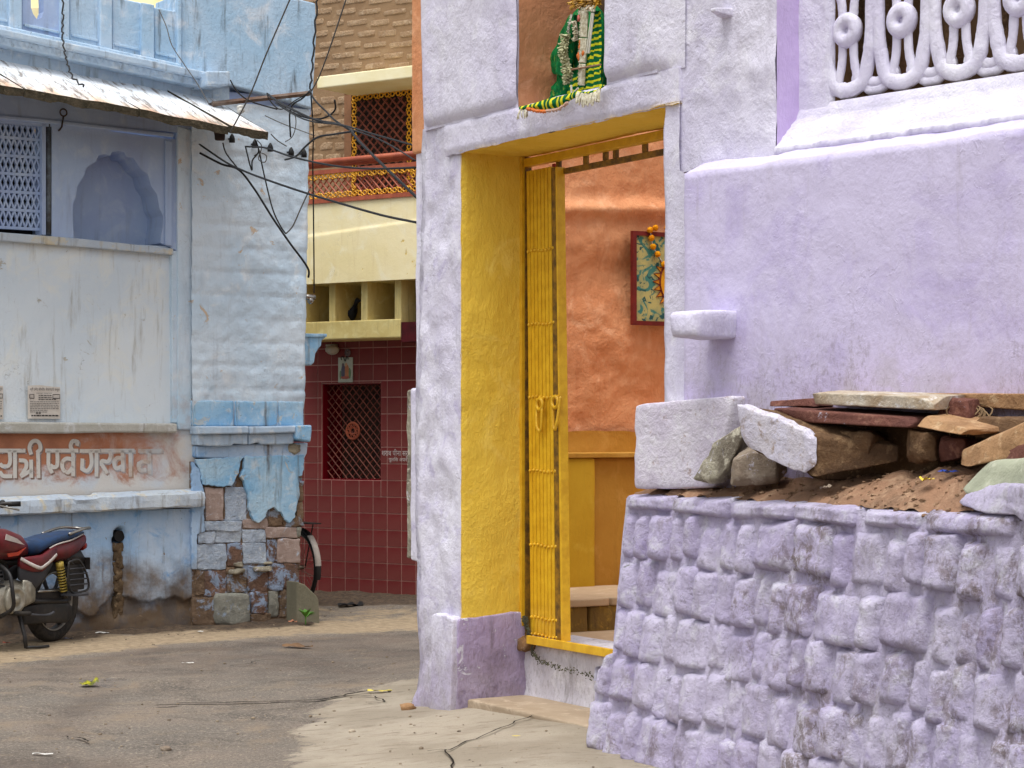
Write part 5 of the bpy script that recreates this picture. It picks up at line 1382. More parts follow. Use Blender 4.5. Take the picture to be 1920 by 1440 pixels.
def green_mat():
    m = Mat('green_cotton_folds', 0.75, 0.12)
    w = m.noise(20, 4, 0.6, st=(2.5, 2.5, 0.35))
    col = m.mix(m.rng(w, 0.45, 0.62), lin((16, 118, 60)), lin((6, 84, 42)))
    col = m.mix(m.rng(m.noise(60, 2, 0.5, st=(1.5, 1.5, 0.25)), 0.62, 0.68, 0, 0.6), col, lin((150, 176, 60)))
    return m.done(col)
M['green_folds'] = green_mat()
def cloth_sheet(rows, y, mat, name, fold=0.02, nf=7, nu=36, nv=30, seed=0):
    """rows: list of (py, px_left, px_right); a pleated hanging sheet"""
    mb = MB()
    ps = [r[0] for r in rows]
    def fn(a, b):
        py = rows[0][0] + (rows[-1][0] - rows[0][0]) * b
        l = interp([(r[0], r[1]) for r in rows], py); rr_ = interp([(r[0], r[2]) for r in rows], py)
        yy = y(a, b) if callable(y) else y
        p = SP(l + (rr_ - l) * a, py, yy)
        p.y += fold * math.sin(a * nf * math.pi * 2 + 1.5 * fbm(b * 2, a * 2, seed, 2)) * (0.35 + 0.65 * b) + 0.5 * fold * fbm(a * 6, b * 5, seed, 3)
        return p
    mb.patch(fn, nu, nv); return mb.obj(name, mat, shrine, smooth=True)
# body under the cloth, and upper bundle
c = SP(1090, 110, 0.20)
mb = MB(); mb.ball((c.x, 0.24, c.z + 0.02), 0.17, 14, 10, (0.85, 0.7, 1.6)); mb.obj('wrapped_form', M['green_folds'], shrine, smooth=True)
bul = lambda k: (lambda a, b: 0.17 - k * math.sin(a * math.pi) * 0.10)
cloth_sheet([(28, 1068, 1086), (60, 1052, 1088), (100, 1036, 1086), (125, 1031, 1082), (138, 1036, 1072), (142, 1050, 1068)], bul(1.0), M['green_folds'], 'green_fold', 0.018, 3, seed=1)
cloth_sheet([(134, 1050, 1076), (150, 1042, 1078), (170, 1030, 1076), (188, 1022, 1070)], bul(0.5), M['green_folds'], 'green_fold', 0.016, 3, seed=2)
cloth_sheet([(140, 1070, 1090), (160, 1068, 1100), (186, 1062, 1108)], 0.10, M['bandhani'], 'striped_fold', 0.01, 3, seed=8)
cloth_sheet([(20, 1108, 1126), (60, 1104, 1127), (120, 1101, 1128), (150, 1098, 1129), (166, 1094, 1132)], lambda a, b: 0.045 - 0.03 * b, M['bandhani'], 'striped_cloth', 0.012, 3, seed=3)
# hem lying along the sill and hanging over the lintel face
def hem():
    mb = MB(); top = [(974, 200), (1000, 194), (1024, 186), (1060, 178), (1082, 170), (1100, 172), (1118, 168), (1132, 158)]; bot = [(972, 208), (1000, 204), (1020, 206), (1048, 202), (1070, 188), (1090, 178), (1112, 176), (1134, 162)]
    def fn(a, b):
        px = 973 + 160 * a; t = interp(top, px); bt = interp(bot, px)
        k = 0.5 + 0.5 * math.sin(a * 40)
        return SP(px, t + (bt - t) * b, -0.062 - 0.012 * k - 0.012 * math.sin(b * math.pi))
    mb.patch(fn, 60, 8); mb.obj('hem', M['bandhani_hem'], shrine, smooth=True)
def hem_mat():
    m = Mat('striped_hem', 0.8, 0.1); w = m.n('ShaderNodeTexWave'); w.bands_direction = 'X'; w.inputs['Scale'].default_value = 6.5; w.inputs['Distortion'].default_value = 4.0; w.inputs['Detail Scale'].default_value = 2.5
    m.t.links.new(m.tc, w.inputs['Vector']); return m.done(m.mix(m.rng(w.outputs['Fac'], 0.5, 0.68), lin((10, 92, 50)), lin((206, 200, 44))))
M['bandhani_hem'] = hem_mat(); hem()
M['tinsel'] = simple('white_garland', (226, 222, 204), 0.7, 0.2, scale=60, c2=(176, 166, 136))
M['string'] = simple('white_string', (224, 220, 206), 0.8, 0.1)
M['orange_trim'] = simple('orange_trim', (214, 110, 44), 0.8, 0.1, c2=(190, 130, 90))
M['gold_tinsel'] = simple('gold_tinsel', (196, 150, 40), 0.45, 0.5, c2=(130, 92, 30))
def tassel_row(pts, L, r, mat, name, n, spread=0.6, seed=0):
    mb = MB(); rr_ = random.Random(seed); pts = [Vector(p) for p in pts]
    cur = spline(pts, 8)
    for i in range(n):
        p = cur[int((i + 0.5) / n * (len(cur) - 1))] + Vector((rr_.uniform(-0.004, 0.004), rr_.uniform(-0.006, 0.002), 0))
        q = p + Vector((rr_.uniform(-spread, spread) * L, rr_.uniform(-0.3, 0.05) * L, -L * rr_.uniform(0.75, 1.05)))
        mb.tube([p, (p + q) / 2 + Vector((0, -0.004, 0)), q], [r, r, r * 0.6], 4)
    return mb.obj(name, mat, shrine)
def garland(pts, rad, mat, name, n, seed=0, r=0.0045):
    mb = MB(); rr_ = random.Random(seed); cur = spline([Vector(p) for p in pts], 10)
    mb.tube(cur, rad * 0.35, 5)
    for i in range(n):
        p = cur[int(rr_.random() * (len(cur) - 1))]; a = rr_.uniform(0, 6.28); e = rr_.uniform(-0.5, 0.5)
        d = Vector((math.cos(a), -abs(math.sin(a)) * 0.8, e - 0.3)).normalized() * rad * rr_.uniform(0.75, 1.2)
        mb.tube([p, p + d], [r, r * 0.7], 4, cap=False)
    return mb.obj(name, mat, shrine)
T = lambda px, py, dy=0.03: SP(px, py, dy)
tassel_row([T(1084, 172, -0.075), T(1100, 176, -0.075), T(1116, 173, -0.075), T(1126, 166, -0.075)], 0.062, 0.0055, M['tinsel'], 'tassel_fringe', 46, 0.25, 1)
tassel_row([T(975, 206, -0.075), T(992, 202, -0.075)], 0.05, 0.004, M['tinsel'], 'tassel_fringe', 14, 0.3, 2)
tassel_row([T(992, 202, -0.078), T(1010, 206, -0.078), T(1026, 207, -0.078)], 0.016, 0.006, M['orange_trim'], 'bead_trim', 30, 0.1, 3)
tassel_row([T(1028, 206, -0.078), T(1050, 202, -0.078), T(1066, 190, -0.078)], 0.016, 0.005, simple('pale_trim', (196, 160, 140), 0.8), 'bead_trim', 30, 0.1, 4)
garland([T(1064, 66, 0.02), T(1060, 90, 0.0), T(1062, 110, 0.0), T(1068, 135, 0.0), T(1068, 152, 0.0)], 0.036, simple('straw_garland', (206, 204, 170), 0.8, 0.1, scale=50, c2=(150, 150, 112)), 'garland', 240, 1)
garland([T(1072, 28, 0.04), T(1068, 45, 0.02), T(1066, 62, 0.02)], 0.012, M['string'], 'garland_string', 30, 2, 0.003)
for k, (py0, py1) in enumerate(((24, 70), (74, 118), (122, 160))):
    mb = MB(); rr_ = random.Random(k)
    for i in range(26):
        py = py0 + (py1 - py0) * i / 26; l = T(1090 - (py - 24) * 0.03, py, 0.012); r_ = T(1103 - (py - 24) * 0.05, py, 0.008)
        mb.tube([l + Vector((rr_.uniform(-.006, .006), -0.004, rr_.uniform(-.004, .004))), (l + r_) / 2 + Vector((0, -0.014, 0)), r_], 0.0052, 4)
    mb.obj('bound_garland', M['tinsel'], shrine)
garland([T(1078, 40, 0.02), T(1082, 60, 0.015), T(1080, 75, 0.01)], 0.02, M['tinsel'], 'garland', 70, 5)
for k, (a, b) in enumerate((((1110, 24), (1100, 100)), ((1113, 24), (1104, 100)), ((1071, 160), (1072, 178)), ((1084, 165), (1070, 180)))):
    mb = MB(); mb.tube([T(a[0], a[1], -0.01), T((a[0] + b[0]) / 2, (a[1] + b[1]) / 2, -0.012), T(b[0], b[1], -0.012)], 0.005, 5); mb.obj('white_cord', M['string'], shrine)
mb = MB(); mb.tube(spline([T(1055, 136, 0.04), T(1075, 130, -0.005), T(1100, 126, -0.015), T(1127, 121, -0.012)], 6), 0.005, 5); mb.obj('tie_string', simple('brown_string', (150, 116, 90), 0.8), shrine)
for (px, py) in ((1085, 34), (1088, 80), (1087, 88), (1093, 100), (1084, 104), (1086, 108)):
    p = T(px, py, 0.0); mb = MB(); mb.ball(p, 0.012, 7, 5, (1, 0.6, 1.3), 0.5); mb.obj('flower', M['orange_trim'] if py > 50 else simple('pink_flower', (206, 110, 100), 0.7), shrine, smooth=True)
garland([T(1086, 4, 0.06), T(1100, 2, 0.03), T(1122, 4, 0.02)], 0.055, M['gold_tinsel'], 'gold_fringe', 120, 9, 0.005)
tassel_row([T(1088, 28, 0.02), T(1100, 22, 0.0), T(1116, 22, 0.0)], -0.03, 0.004, M['tinsel'], 'garland', 30, 0.6, 12)

# ---- sun painting with marigold garland on the courtyard wall (faces into the court, so its frame is turned)
M['canvas'] = None
def painting():
    # board plane: parallel to the courtyard wall
    p0 = D.world(Vector((xO + 0.10, 0, 0))); Fp = Facade((p0.x, p0.y), (p0.x + D.n.x, p0.y + D.n.y))
    a = Fp.at(1186, 434); b = Fp.at(1183, 608)
    x0 = a.x; z1 = a.z; z0 = b.z; w = (z1 - z0) * 1.0
    root = thing('sun_painting', Fp.world(Vector((x0, 0, z0))), Fp.a, 'painted board with a yellow sun face and red frame on the orange wall', 'painting')
    h = z1 - z0
    m = Mat('painted_foliage', 0.6, 0.3)
    col = m.mix(m.rng(m.noise(9, 4, 0.6), 0.4, 0.6), lin((186, 176, 112)), lin((160, 160, 110)))
    col = m.mix(m.rng(m.noise(11, 3, 0.5, 1.2, loc=(2, 1, 4)), 0.50, 0.58), col, lin((62, 124, 116)))
    col = m.mix(m.rng(m.noise(16, 3, 0.5, 1.5, loc=(5, 1, 4)), 0.58, 0.62), col, lin((36, 84, 84)))
    MB().box(0, w, 0, 0.02, 0, h).obj('board', m.done(col), root)
    fm = simple('red_frame_paint', (122, 36, 32), 0.55, c2=(96, 28, 26)); t = 0.024
    for (x_0, x_1, z_0, z_1) in ((-0.004, t, -0.004, h + 0.004), (w - t, w + 0.004, -0.004, h + 0.004), (t, w - t, -0.004, t), (t, w - t, h - t, h + 0.004)):
        MB().box(x_0, x_1, -0.014, 0.018, z_0, z_1).obj('frame_bar', fm, root)
    cx, cz, Rr = w * 0.62, h * 0.47, h * 0.27
    ry = simple('sun_ray_paint', (226, 160, 40), 0.55, c2=(206, 126, 30)); line = simple('dark_red_line', (120, 40, 24), 0.6)
    for k in range(26):
        q = 2 * math.pi * k / 26; q1, q2 = q - 0.115, q + 0.115
        pt = lambda r, an: (cx + r * math.cos(an), -0.004, cz + r * math.sin(an))
        mb = MB(); mb.prism([pt(Rr * 1.0, q1), pt(Rr * 1.0, q2), pt(Rr * 1.30, q)], (0, 0.003, 0)); mb.obj('sun_ray', ry, root)
        mb = MB(); mb.tube([pt(Rr * 1.0, q1), pt(Rr * 1.32, q), pt(Rr * 1.0, q2)], 0.0035, 4); mb.obj('ray_outline', line, root)
    mb = MB(); n = 40; mb.prism([(cx + Rr * math.cos(2*math.pi*i/n), -0.008, cz + Rr * math.sin(2*math.pi*i/n)) for i in range(n)], (0, 0.006, 0)); mb.obj('sun_face', simple('sun_yellow', (236, 178, 40), 0.5, scale=5, c2=(214, 140, 28)), root)
    mb = MB(); mb.torus((cx, -0.009, cz), (0, 1, 0), Rr, 0.006, 40, 4); mb.obj('sun_outline', line, root)
    dk = simple('painted_eye', (60, 30, 24), 0.6)
    for sx in (-1, 1):
        mb = MB(); mb.tube(spline([(cx + sx * Rr * 0.62, -0.011, cz + Rr * 0.18), (cx + sx * Rr * 0.42, -0.011, cz + Rr * 0.30), (cx + sx * Rr * 0.18, -0.011, cz + Rr * 0.18)], 5), 0.006, 4); mb.obj('brow', dk, root)
        mb = MB(); mb.ball((cx + sx * Rr * 0.40, -0.010, cz + Rr * 0.06), Rr * 0.10, 8, 5, (1.5, 0.15, 0.8)); mb.obj('eye', dk, root)
    mb = MB(); mb.tube([(cx, -0.011, cz + Rr * 0.1), (cx - Rr * 0.08, -0.011, cz - Rr * 0.22), (cx + Rr * 0.06, -0.011, cz - Rr * 0.22)], 0.005, 4); mb.obj('nose', line, root)
    mb = MB(); mb.tube(spline([(cx - Rr * 0.28, -0.011, cz - Rr * 0.46), (cx, -0.011, cz - Rr * 0.56), (cx + Rr * 0.28, -0.011, cz - Rr * 0.46)], 5), 0.007, 4); mb.obj('mouth', line, root)
    g = thing('marigold_garland', Fp.world(Vector((x0, 0, z0))), Fp.a, 'string of orange marigolds hung over the top of the sun painting', 'garland')
    mg = simple('marigold', (236, 166, 20), 0.75, 0.1, scale=80, c2=(206, 116, 10), bump=0.5, bscale=160)
    path = [(1214, 432), (1217, 447), (1220, 463), (1228, 477), (1240, 496), (1252, 508)]
    pts = [Fp.at(px, py) - Vector((x0, 0.03, z0)) for px, py in path] 
    mb = MB(); mb.tube(spline(pts, 5), 0.003, 4); mb.obj('thread', M['string'], g)
    for px, py in path + [(1224, 428), (1246, 428), (1268, 428), (1290, 430), (1266, 516)]:
        p = Fp.at(px, py) - Vector((x0, 0.03, z0)); mb = MB(); mb.ball((p.x, -0.03, p.z), 0.022, 12, 8, (1, 0.8, 0.9), 0.35); mb.obj('marigold', mg, g, smooth=True)
painting()
# ------------------------------------------------------------------ loose stones and slabs on the wall top
def loose(name, quad, ds, back, mat, label, cat='stone', n=8, amp=0.012, k=14.0, freq=8.0, seed=1.0, tilt=0.0, chips=14, cd=0.16):
    """quad: bottom-left, bottom-right, top-right, top-left of the near face; ds: distances; back: extent away from the viewer"""
    c = [P(q[0], q[1], d) for q, d in zip(quad, ds)]; b = Vector(back)
    ctr = (c[0] + c[1] + b * 0.5 * 2) / 2; base = Vector((ctr.x, ctr.y, min(v.z for v in c)))
    l = [v - base for v in c]
    if 'slab' in name: chips, cd = 8, 0.35
    mb = MB(); t = Vector((0, 0, tilt))
    mb.rock([l[0], l[1], l[1] + b + t, l[0] + b + t, l[3], l[2], l[2] + b + t, l[3] + b + t], max(n, 14), amp * 0.7, max(k, 18) if k > 7 else k + 4, freq * 1.6, seed, chips, cd)
    o = mb.obj(name, M[mat], None, smooth=True); o.location = base
    return tag(o, label, cat)
inw = D.n * 1.0
loose('limewashed_block', [(1187, 918), (1340, 914), (1375, 741), (1187, 758)], [9.68, 9.27, 9.20, 9.68], W.n * 0.20 + Vector((0.03, 0, 0.0)), 'rock_white', 'large limewashed stone block at the left end of the wall top', 'stone block', 10, 0.012, 20, 6, 2, 0.0, 0, 0.05)
loose('leaning_stone', [(1288, 916), (1350, 912), (1408, 788), (1336, 832)], [9.20, 9.02, 8.92, 9.10], Vector((0.10, 0.20, 0.05)), 'rock_cream', 'lichen-pale stone leaning against the limewashed block', 'stone', 9, 0.022, 10, 9, 5)
loose('rubble_stone', [(1354, 914), (1446, 912), (1452, 858), (1372, 838)], [8.90, 8.80, 8.80, 8.90], Vector((0.12, 0.22, 0.02)), 'rock_grey', 'small rounded grey stone wedged under the half whitewashed block', 'stone', 8, 0.016, 6, 10, 8)
def split_block():
    # big block with a limewashed end and a raw brown front
    A = [(1526, 899), (1392, 790), (1380, 762), (1522, 822)]
    c = {'fbl': P(1526, 896, 8.46), 'fbr': P(1688, 866, 8.34), 'ftr': P(1692, 838, 8.34), 'ftl': P(1522, 815, 8.46), 'ebl': P(1398, 838, 8.78), 'etl': P(1384, 758, 8.80)}
    br = c['fbr'] + (c['ebl'] - c['fbl']); tr = c['ftr'] + (c['etl'] - c['ftl'])
    base = Vector(((c['fbl'].x + br.x) / 2, (c['fbl'].y + br.y) / 2, c['fbl'].z))
    L = lambda v: v - base
    root = thing('split_block', base, 0, 'broken block with a whitewashed end and raw brown front lying on the wall', 'stone block')
    mb = MB(); mb.rock([L(c['fbl']), L(c['fbr']), L(br), L(c['ebl']), L(c['ftl']), L(c['ftr']), L(tr), L(c['etl'])], 16, 0.012, 24, 14, 4, 5, 0.05)
    mb.obj('raw_stone', M['rock_brown'], root, smooth=True)
    e = (c['fbr'] - c['fbl']).normalized()
    s = Vector((-0.022, -0.006, 0.006))
    q = [L(c['fbl']) + s, L(c['ebl']) + s, L(c['etl']) + s, L(c['ftl']) + s]
    mb = MB(); w = e * 0.045
    mb.rock([q[0], q[0] + w, q[1] + w, q[1], q[3], q[3] + w, q[2] + w, q[2]], 16, 0.014, 12, 14, 7, 10, 0.25)
    mb.obj('whitewashed_end', M['rock_halfwash'], root, smooth=True)
split_block()
loose('slate_slab', [(1452, 790), (1706, 803), (1712, 783), (1446, 764)], [8.74, 8.10, 8.10, 8.76], Vector((0.42, 0.44, 0.02)), 'rock_red', 'long dark red slab lying across the split block', 'slab', 10, 0.012, 14, 8, 11)
loose('slate_slab', [(1438, 762), (1530, 762), (1526, 746), (1440, 752)], [8.90, 8.74, 8.76, 8.92], Vector((0.18, 0.22, 0.0)), 'rock_red', 'thin dark red slab tucked under the pale top slab', 'slab', 7, 0.01, 10, 9, 13)
loose('top_slab', [(1518, 758), (1756, 770), (1754, 744), (1508, 735)], [8.62, 8.04, 8.04, 8.64], Vector((0.30, 0.36, 0.02)), 'rock_buff', 'pale flat slab with white paint drips on top of the pile', 'slab', 9, 0.008, 22, 8, 15)
loose('tan_slab', [(1712, 800), (1822, 820), (1822, 806), (1732, 779)], [8.02, 7.74, 7.76, 8.04], Vector((0.36, 0.40, 0.03)), 'rock_tan', 'tan slab tilted down to the right beside the dark slabs', 'slab', 8, 0.009, 18, 9, 17)
loose('square_stone', [(1752, 786), (1820, 796), (1812, 748), (1770, 744)], [8.18, 8.06, 8.06, 8.18], Vector((0.12, 0.2, 0.0)), 'rock_red', 'square reddish stone standing behind the tan slab', 'stone', 8, 0.012, 16, 9, 19)
loose('edge_slab', [(1735, 756), (1960, 772), (1960, 738), (1730, 737)], [8.42, 7.92, 7.92, 8.42], Vector((0.14, 0.12, 0.0)), 'rock_tan', 'long brown edge slab set against the house wall behind the pile', 'slab', 12, 0.008, 24, 9, 21)
loose('dark_stone', [(1818, 818), (1930, 836), (1935, 786), (1830, 780)], [8.02, 7.78, 7.78, 8.02], Vector((0.16, 0.2, 0.0)), 'rock_brown', 'dark brown stone in the gap under the edge slab', 'stone', 8, 0.02, 8, 9, 23)
loose('sloping_slab', [(1796, 880), (1990, 842), (1990, 760), (1800, 846)], [7.70, 7.22, 7.26, 7.72], Vector((0.16, 0.28, 0.04)), 'rock_tan', 'pale orange slab sloping up at the right edge of the pile', 'slab', 10, 0.014, 14, 9, 25)
loose('red_chunk', [(1868, 872), (1990, 880), (1990, 828), (1884, 832)], [7.52, 7.10, 7.12, 7.52], Vector((0.08, 0.14, 0.02)), 'rock_red', 'dark red stone chunk set in the cement at the right edge', 'stone', 8, 0.01, 14, 9, 27)
def cement():
    # mass of grey-green cement with a whitewashed lower skin, at the right end of the wall
    c = [P(1788, 925, 7.62), P(2010, 960, 6.94), P(2010, 858, 6.98), P(1850, 862, 7.56)]; base = Vector((c[0].x + 0.2, c[0].y + 0.1, c[0].z)); b = Vector((0.16, 0.22, 0.02))
    root = thing('cement_mass', base, 0, 'grey green cement heap with whitewashed foot at the right end of the wall', 'cement')
    l = [v - base for v in c]; mb = MB(); mb.rock([l[0], l[1], l[1] + b, l[0] + b, l[3], l[2], l[2] + b, l[3] + b], 14, 0.02, 9, 5, 31); mb.obj('cement', M['cement'], root, smooth=True)
    c = [P(1790, 945, 7.56), P(2010, 1010, 6.84), P(2010, 902, 6.84), P(1838, 912, 7.50)]; l = [v - base for v in c]; b = Vector((0.06, 0.10, 0))
    mb = MB(); mb.rock([l[0], l[1], l[1] + b, l[0] + b, l[3], l[2], l[2] + b, l[3] + b], 14, 0.03, 7, 9, 33); mb.obj('whitewashed_foot', M['stone_wash'], root, smooth=True)
cement()
loose('rubble_stone', [(1560, 862), (1640, 858), (1640, 810), (1566, 806)], [8.50, 8.34, 8.34, 8.50], Vector((0.1, 0.2, 0)), 'rock_brown', 'brown stone in the shadow directly under the long dark red slab', 'stone', 7, 0.02, 6, 9, 41)
loose('rubble_stone', [(1690, 868), (1756, 866), (1750, 812), (1696, 806)], [8.18, 8.06, 8.06, 8.18], Vector((0.1, 0.2, 0)), 'rock_brown', 'brown stone in the dark hollow right of the split block', 'stone', 7, 0.024, 6, 9, 43)
loose('rubble_stone', [(1752, 866), (1808, 862), (1806, 822), (1756, 818)], [8.06, 7.96, 7.96, 8.06], Vector((0.1, 0.16, 0)), 'rock_red', 'small dark red stone in the hollow below the tan slab', 'stone', 7, 0.02, 6, 9, 45)
loose('hollow_shade_block', [(1500, 905), (1880, 900), (1880, 800), (1500, 785)], [8.88, 8.10, 8.10, 8.88], W.n * 0.12, 'rock_brown', 'added dark block standing in for the shaded hollow below the stacked slabs', 'rubble', 18, 0.05, 20, 6, 51, 0.0, 20, 0.3)  # added block; the shade of the void under the slabs is its dark colour
# crumbs of earth and chips on the bed: uncountable litter of the pile
def crumbs():
    mb = MB(); rr_ = random.Random(11)
    for i in range(520):
        x = rr_.uniform(0.55, 2.9); y = abs(rr_.gauss(0.12, 0.16)) + 0.01; s = min(0.016, abs(rr_.gauss(0.001, 0.004)) + 0.002)
        mb.ball(S.world(Vector((x, y, bedz(x, y) + s * 0.2))), s, 5, 4, (1.3, 1.2, 0.7), 0.6)
    o = mb.obj('rubble_crumbs', rock_mat('earth_crumbs', (166, 132, 104), (124, 98, 76), (192, 166, 138), sc=14), None); tag(o, 'crumbs of red earth and chips around the stone pile', 'rubble', kind='stuff')
crumbs()
def scrap(name, px, py, d, size, mat, label, cat, seed=0, n=5):
    rr_ = random.Random(seed); p = P(px, py, d); mb = MB()
    def fn(a, b): return Vector(((a - .5) * size[0], (b - .5) * size[1], 0.012 + 0.5 * min(size) * noise.noise(Vector((a * 2.5, b * 2.5, seed)))))
    mb.patch(fn, n, n); o = mb.obj(name, mat, None, smooth=True); o.location = p; o.rotation_euler = (0, 0, rr_.uniform(0, 3)); return tag(o, label, cat)
scrap('plastic_scrap', 1778, 890, 7.90, (0.09, 0.03), simple('blue_plastic', (50, 92, 200), 0.4, 0.5), 'blue plastic scrap lying among the stones', 'litter', 3)
scrap('dry_leaf', 1738, 904, 7.9, (0.07, 0.03), simple('dry_yellow_leaf', (216, 190, 70), 0.7), 'pale yellow dry leaf on the red earth of the wall top', 'leaf', 5)
scrap('slate_chip', 1548, 918, 8.28, (0.04, 0.03), M['rock_grey'], 'small grey slate chip on the edge of the wall top', 'stone chip', 8)
def root_tuft():
    mb = MB(); rr_ = random.Random(2)
    for i in range(26):
        a = P(1818 + rr_.uniform(-18, 14), 752 + rr_.uniform(0, 8), 8.2); b = P(1818 + rr_.uniform(-40, 30), 800 + rr_.uniform(-20, 24), 8.12); m_ = (a + b) / 2 + Vector((rr_.uniform(-.05, .05), -0.03, rr_.uniform(-.03, .03)))
        mb.tube(spline([a, m_, b], 4), 0.003, 3, cap=False)
    o = mb.obj('dry_roots', simple('dry_root', (140, 116, 86), 0.9), None); tag(o, 'tuft of dry roots hanging between the slabs', 'roots')
root_tuft()
# ------------------------------------------------------------------ motorcycle (x forward, y to its left, z up; origin under the rear axle)
def loft(mb, secs, n=14, cap=True):
    """secs: (x, y_centre, half_width, z_low, z_high, power)"""
    vs = []
    for (x, yc, hw, z0, z1, pw) in secs:
        for k in range(n):
            a = 2 * math.pi * k / n; c, s = math.cos(a), math.sin(a)
            e = 2.0 / pw
            vs.append(Vector((x, yc + hw * math.copysign(abs(c) ** e, c), (z0 + z1) / 2 + (z1 - z0) / 2 * math.copysign(abs(s) ** e, s))))
    m = len(secs); fs = [(j*n+k, j*n+(k+1)%n, (j+1)*n+(k+1)%n, (j+1)*n+k) for j in range(m-1) for k in range(n)]
    if cap: fs += [tuple(range(n-1, -1, -1)), tuple(range((m-1)*n, m*n))]
    return mb.add(vs, fs)
_ax = P(96, 1127, 15.85)
bike = thing('motorcycle', Vector((_ax.x, _ax.y, gz(_ax.x, _ax.y))), math.atan2(-0.917, -0.40), 'red motorcycle with a blue seat parked against the blue house', 'motorcycle')
mk = lambda mb, name, mat, sm=True, parent=None, bev=0.0: mb.obj(name, mat, parent or bike, smooth=sm, bev=bev)
BM = {'tyre': simple('tyre_rubber', (40, 38, 37), 0.85, 0.2, scale=30, c2=(58, 54, 50)), 'alloy': simple('dusty_alloy', (150, 148, 142), 0.45, 0.5, 0.5, c2=(112, 108, 102)),
      'red': simple('dark_red_paint', (112, 24, 32), 0.38, 0.45, scale=9, c2=(88, 24, 30)), 'blue': simple('blue_vinyl', (34, 62, 100), 0.55, 0.3, scale=20, c2=(40, 56, 80)),
      'blk': simple('black_frame_paint', (30, 30, 32), 0.5, 0.4, scale=20, c2=(46, 42, 40)), 'grey': simple('dark_grey_plastic', (62, 62, 66), 0.6, 0.3), 'silver': simple('engine_alloy', (176, 172, 158), 0.42, 0.5, 0.4, scale=14, c2=(140, 134, 120)),
      'spring': simple('yellow_spring', (176, 152, 66), 0.5, 0.4), 'chrome': simple('worn_chrome', (160, 156, 150), 0.25, 0.5, 0.9), 'stripe': simple('pale_decal', (204, 196, 190), 0.35, 0.4), 'lens': simple('red_lens', (150, 20, 16), 0.2, 0.5)}
def wheel(x, disc=False):
    r = bpy.data.objects.new('wheel', None); link(r, bike); r.location = (x, 0, 0.305)
    mb = MB(); mb.torus((0, 0, 0), (0, 1, 0), 0.255, 0.050, 40, 12, squash=1.05); mk(mb, 'tyre', BM['tyre'], True, r)
    for k in range(40):
        pass
    mb = MB(); mb.torus((0, 0, 0), (0, 1, 0), 0.216, 0.016, 40, 8, squash=2.4); mk(mb, 'rim', BM['alloy'], True, r)
    mb = MB(); mb.lathe((0, -0.07, 0), (0, 1, 0), [(0.03, 0), (0.055, 0.02), (0.055, 0.12), (0.03, 0.14)], 18); mk(mb, 'hub', BM['alloy'], True, r)
    for k in range(6):
        a = k * math.pi / 3; d = Vector((math.cos(a), 0, math.sin(a)))
        mb = MB(); mb.tube([d * 0.05, d * 0.13, d * 0.21], [0.022, 0.015, 0.020], 6); mk(mb, 'spoke', BM['grey'], True, r)
    return r
wheel(0.0); wheel(1.28)
mb = MB(); mb.lathe((0, 0.035, 0.305), (0, 1, 0), [(0.02, 0), (0.098, 0.0), (0.098, 0.02), (0.02, 0.03)], 24); mk(mb, 'brake_drum', BM['grey'])
mb = MB(); loft(mb, [(0.30, 0.08, 0.012, 0.33, 0.40, 4), (0.0, 0.085, 0.012, 0.31, 0.41, 4), (-0.12, 0.085, 0.010, 0.30, 0.37, 4)]); mk(mb, 'chain_cover', BM['blk'])
mb = MB(); loft(mb, [(0.34, 0.085, 0.014, 0.17, 0.30, 3), (0.15, 0.09, 0.016, 0.16, 0.32, 3), (-0.05, 0.09, 0.014, 0.14, 0.30, 3), (-0.13, 0.09, 0.008, 0.18, 0.26, 3)]); mk(mb, 'chain_case', BM['blk'])
for s in (-1, 1):
    mb = MB(); mb.tube([(0.46, s * 0.10, 0.36), (0.2, s * 0.10, 0.325), (-0.05, s * 0.10, 0.305)], 0.022, 8, flat=0.8); mk(mb, 'swing_arm', BM['blk'])
    root = bpy.data.objects.new('shock_absorber', None); link(root, bike)
    top, bot = Vector((0.08, s * 0.13, 0.60)), Vector((0.01, s * 0.13, 0.33))
    mb = MB(); mb.tube([top, bot], 0.014, 8); mb.tube([bot + Vector((0, 0, 0.0)), bot + (top - bot) * 0.2], 0.022, 8); mk(mb, 'damper', BM['blk'], True, root)
    mb = MB()
    for k in range(9): mb.torus(bot + (top - bot) * (0.22 + 0.075 * k), (top - bot), 0.026, 0.0068, 14, 5)
    mb.tube([bot + (top - bot) * 0.82, top], 0.03, 10); mk(mb, 'spring', BM['spring'], True, root)
mb = MB(); mb.torus((0, 0, 0.305), (0, 1, 0), 0.325, 0.012, 20, 6, R(180 + 20), R(180 + 130), squash=6.5); mk(mb, 'rear_mudguard', BM['blk'])
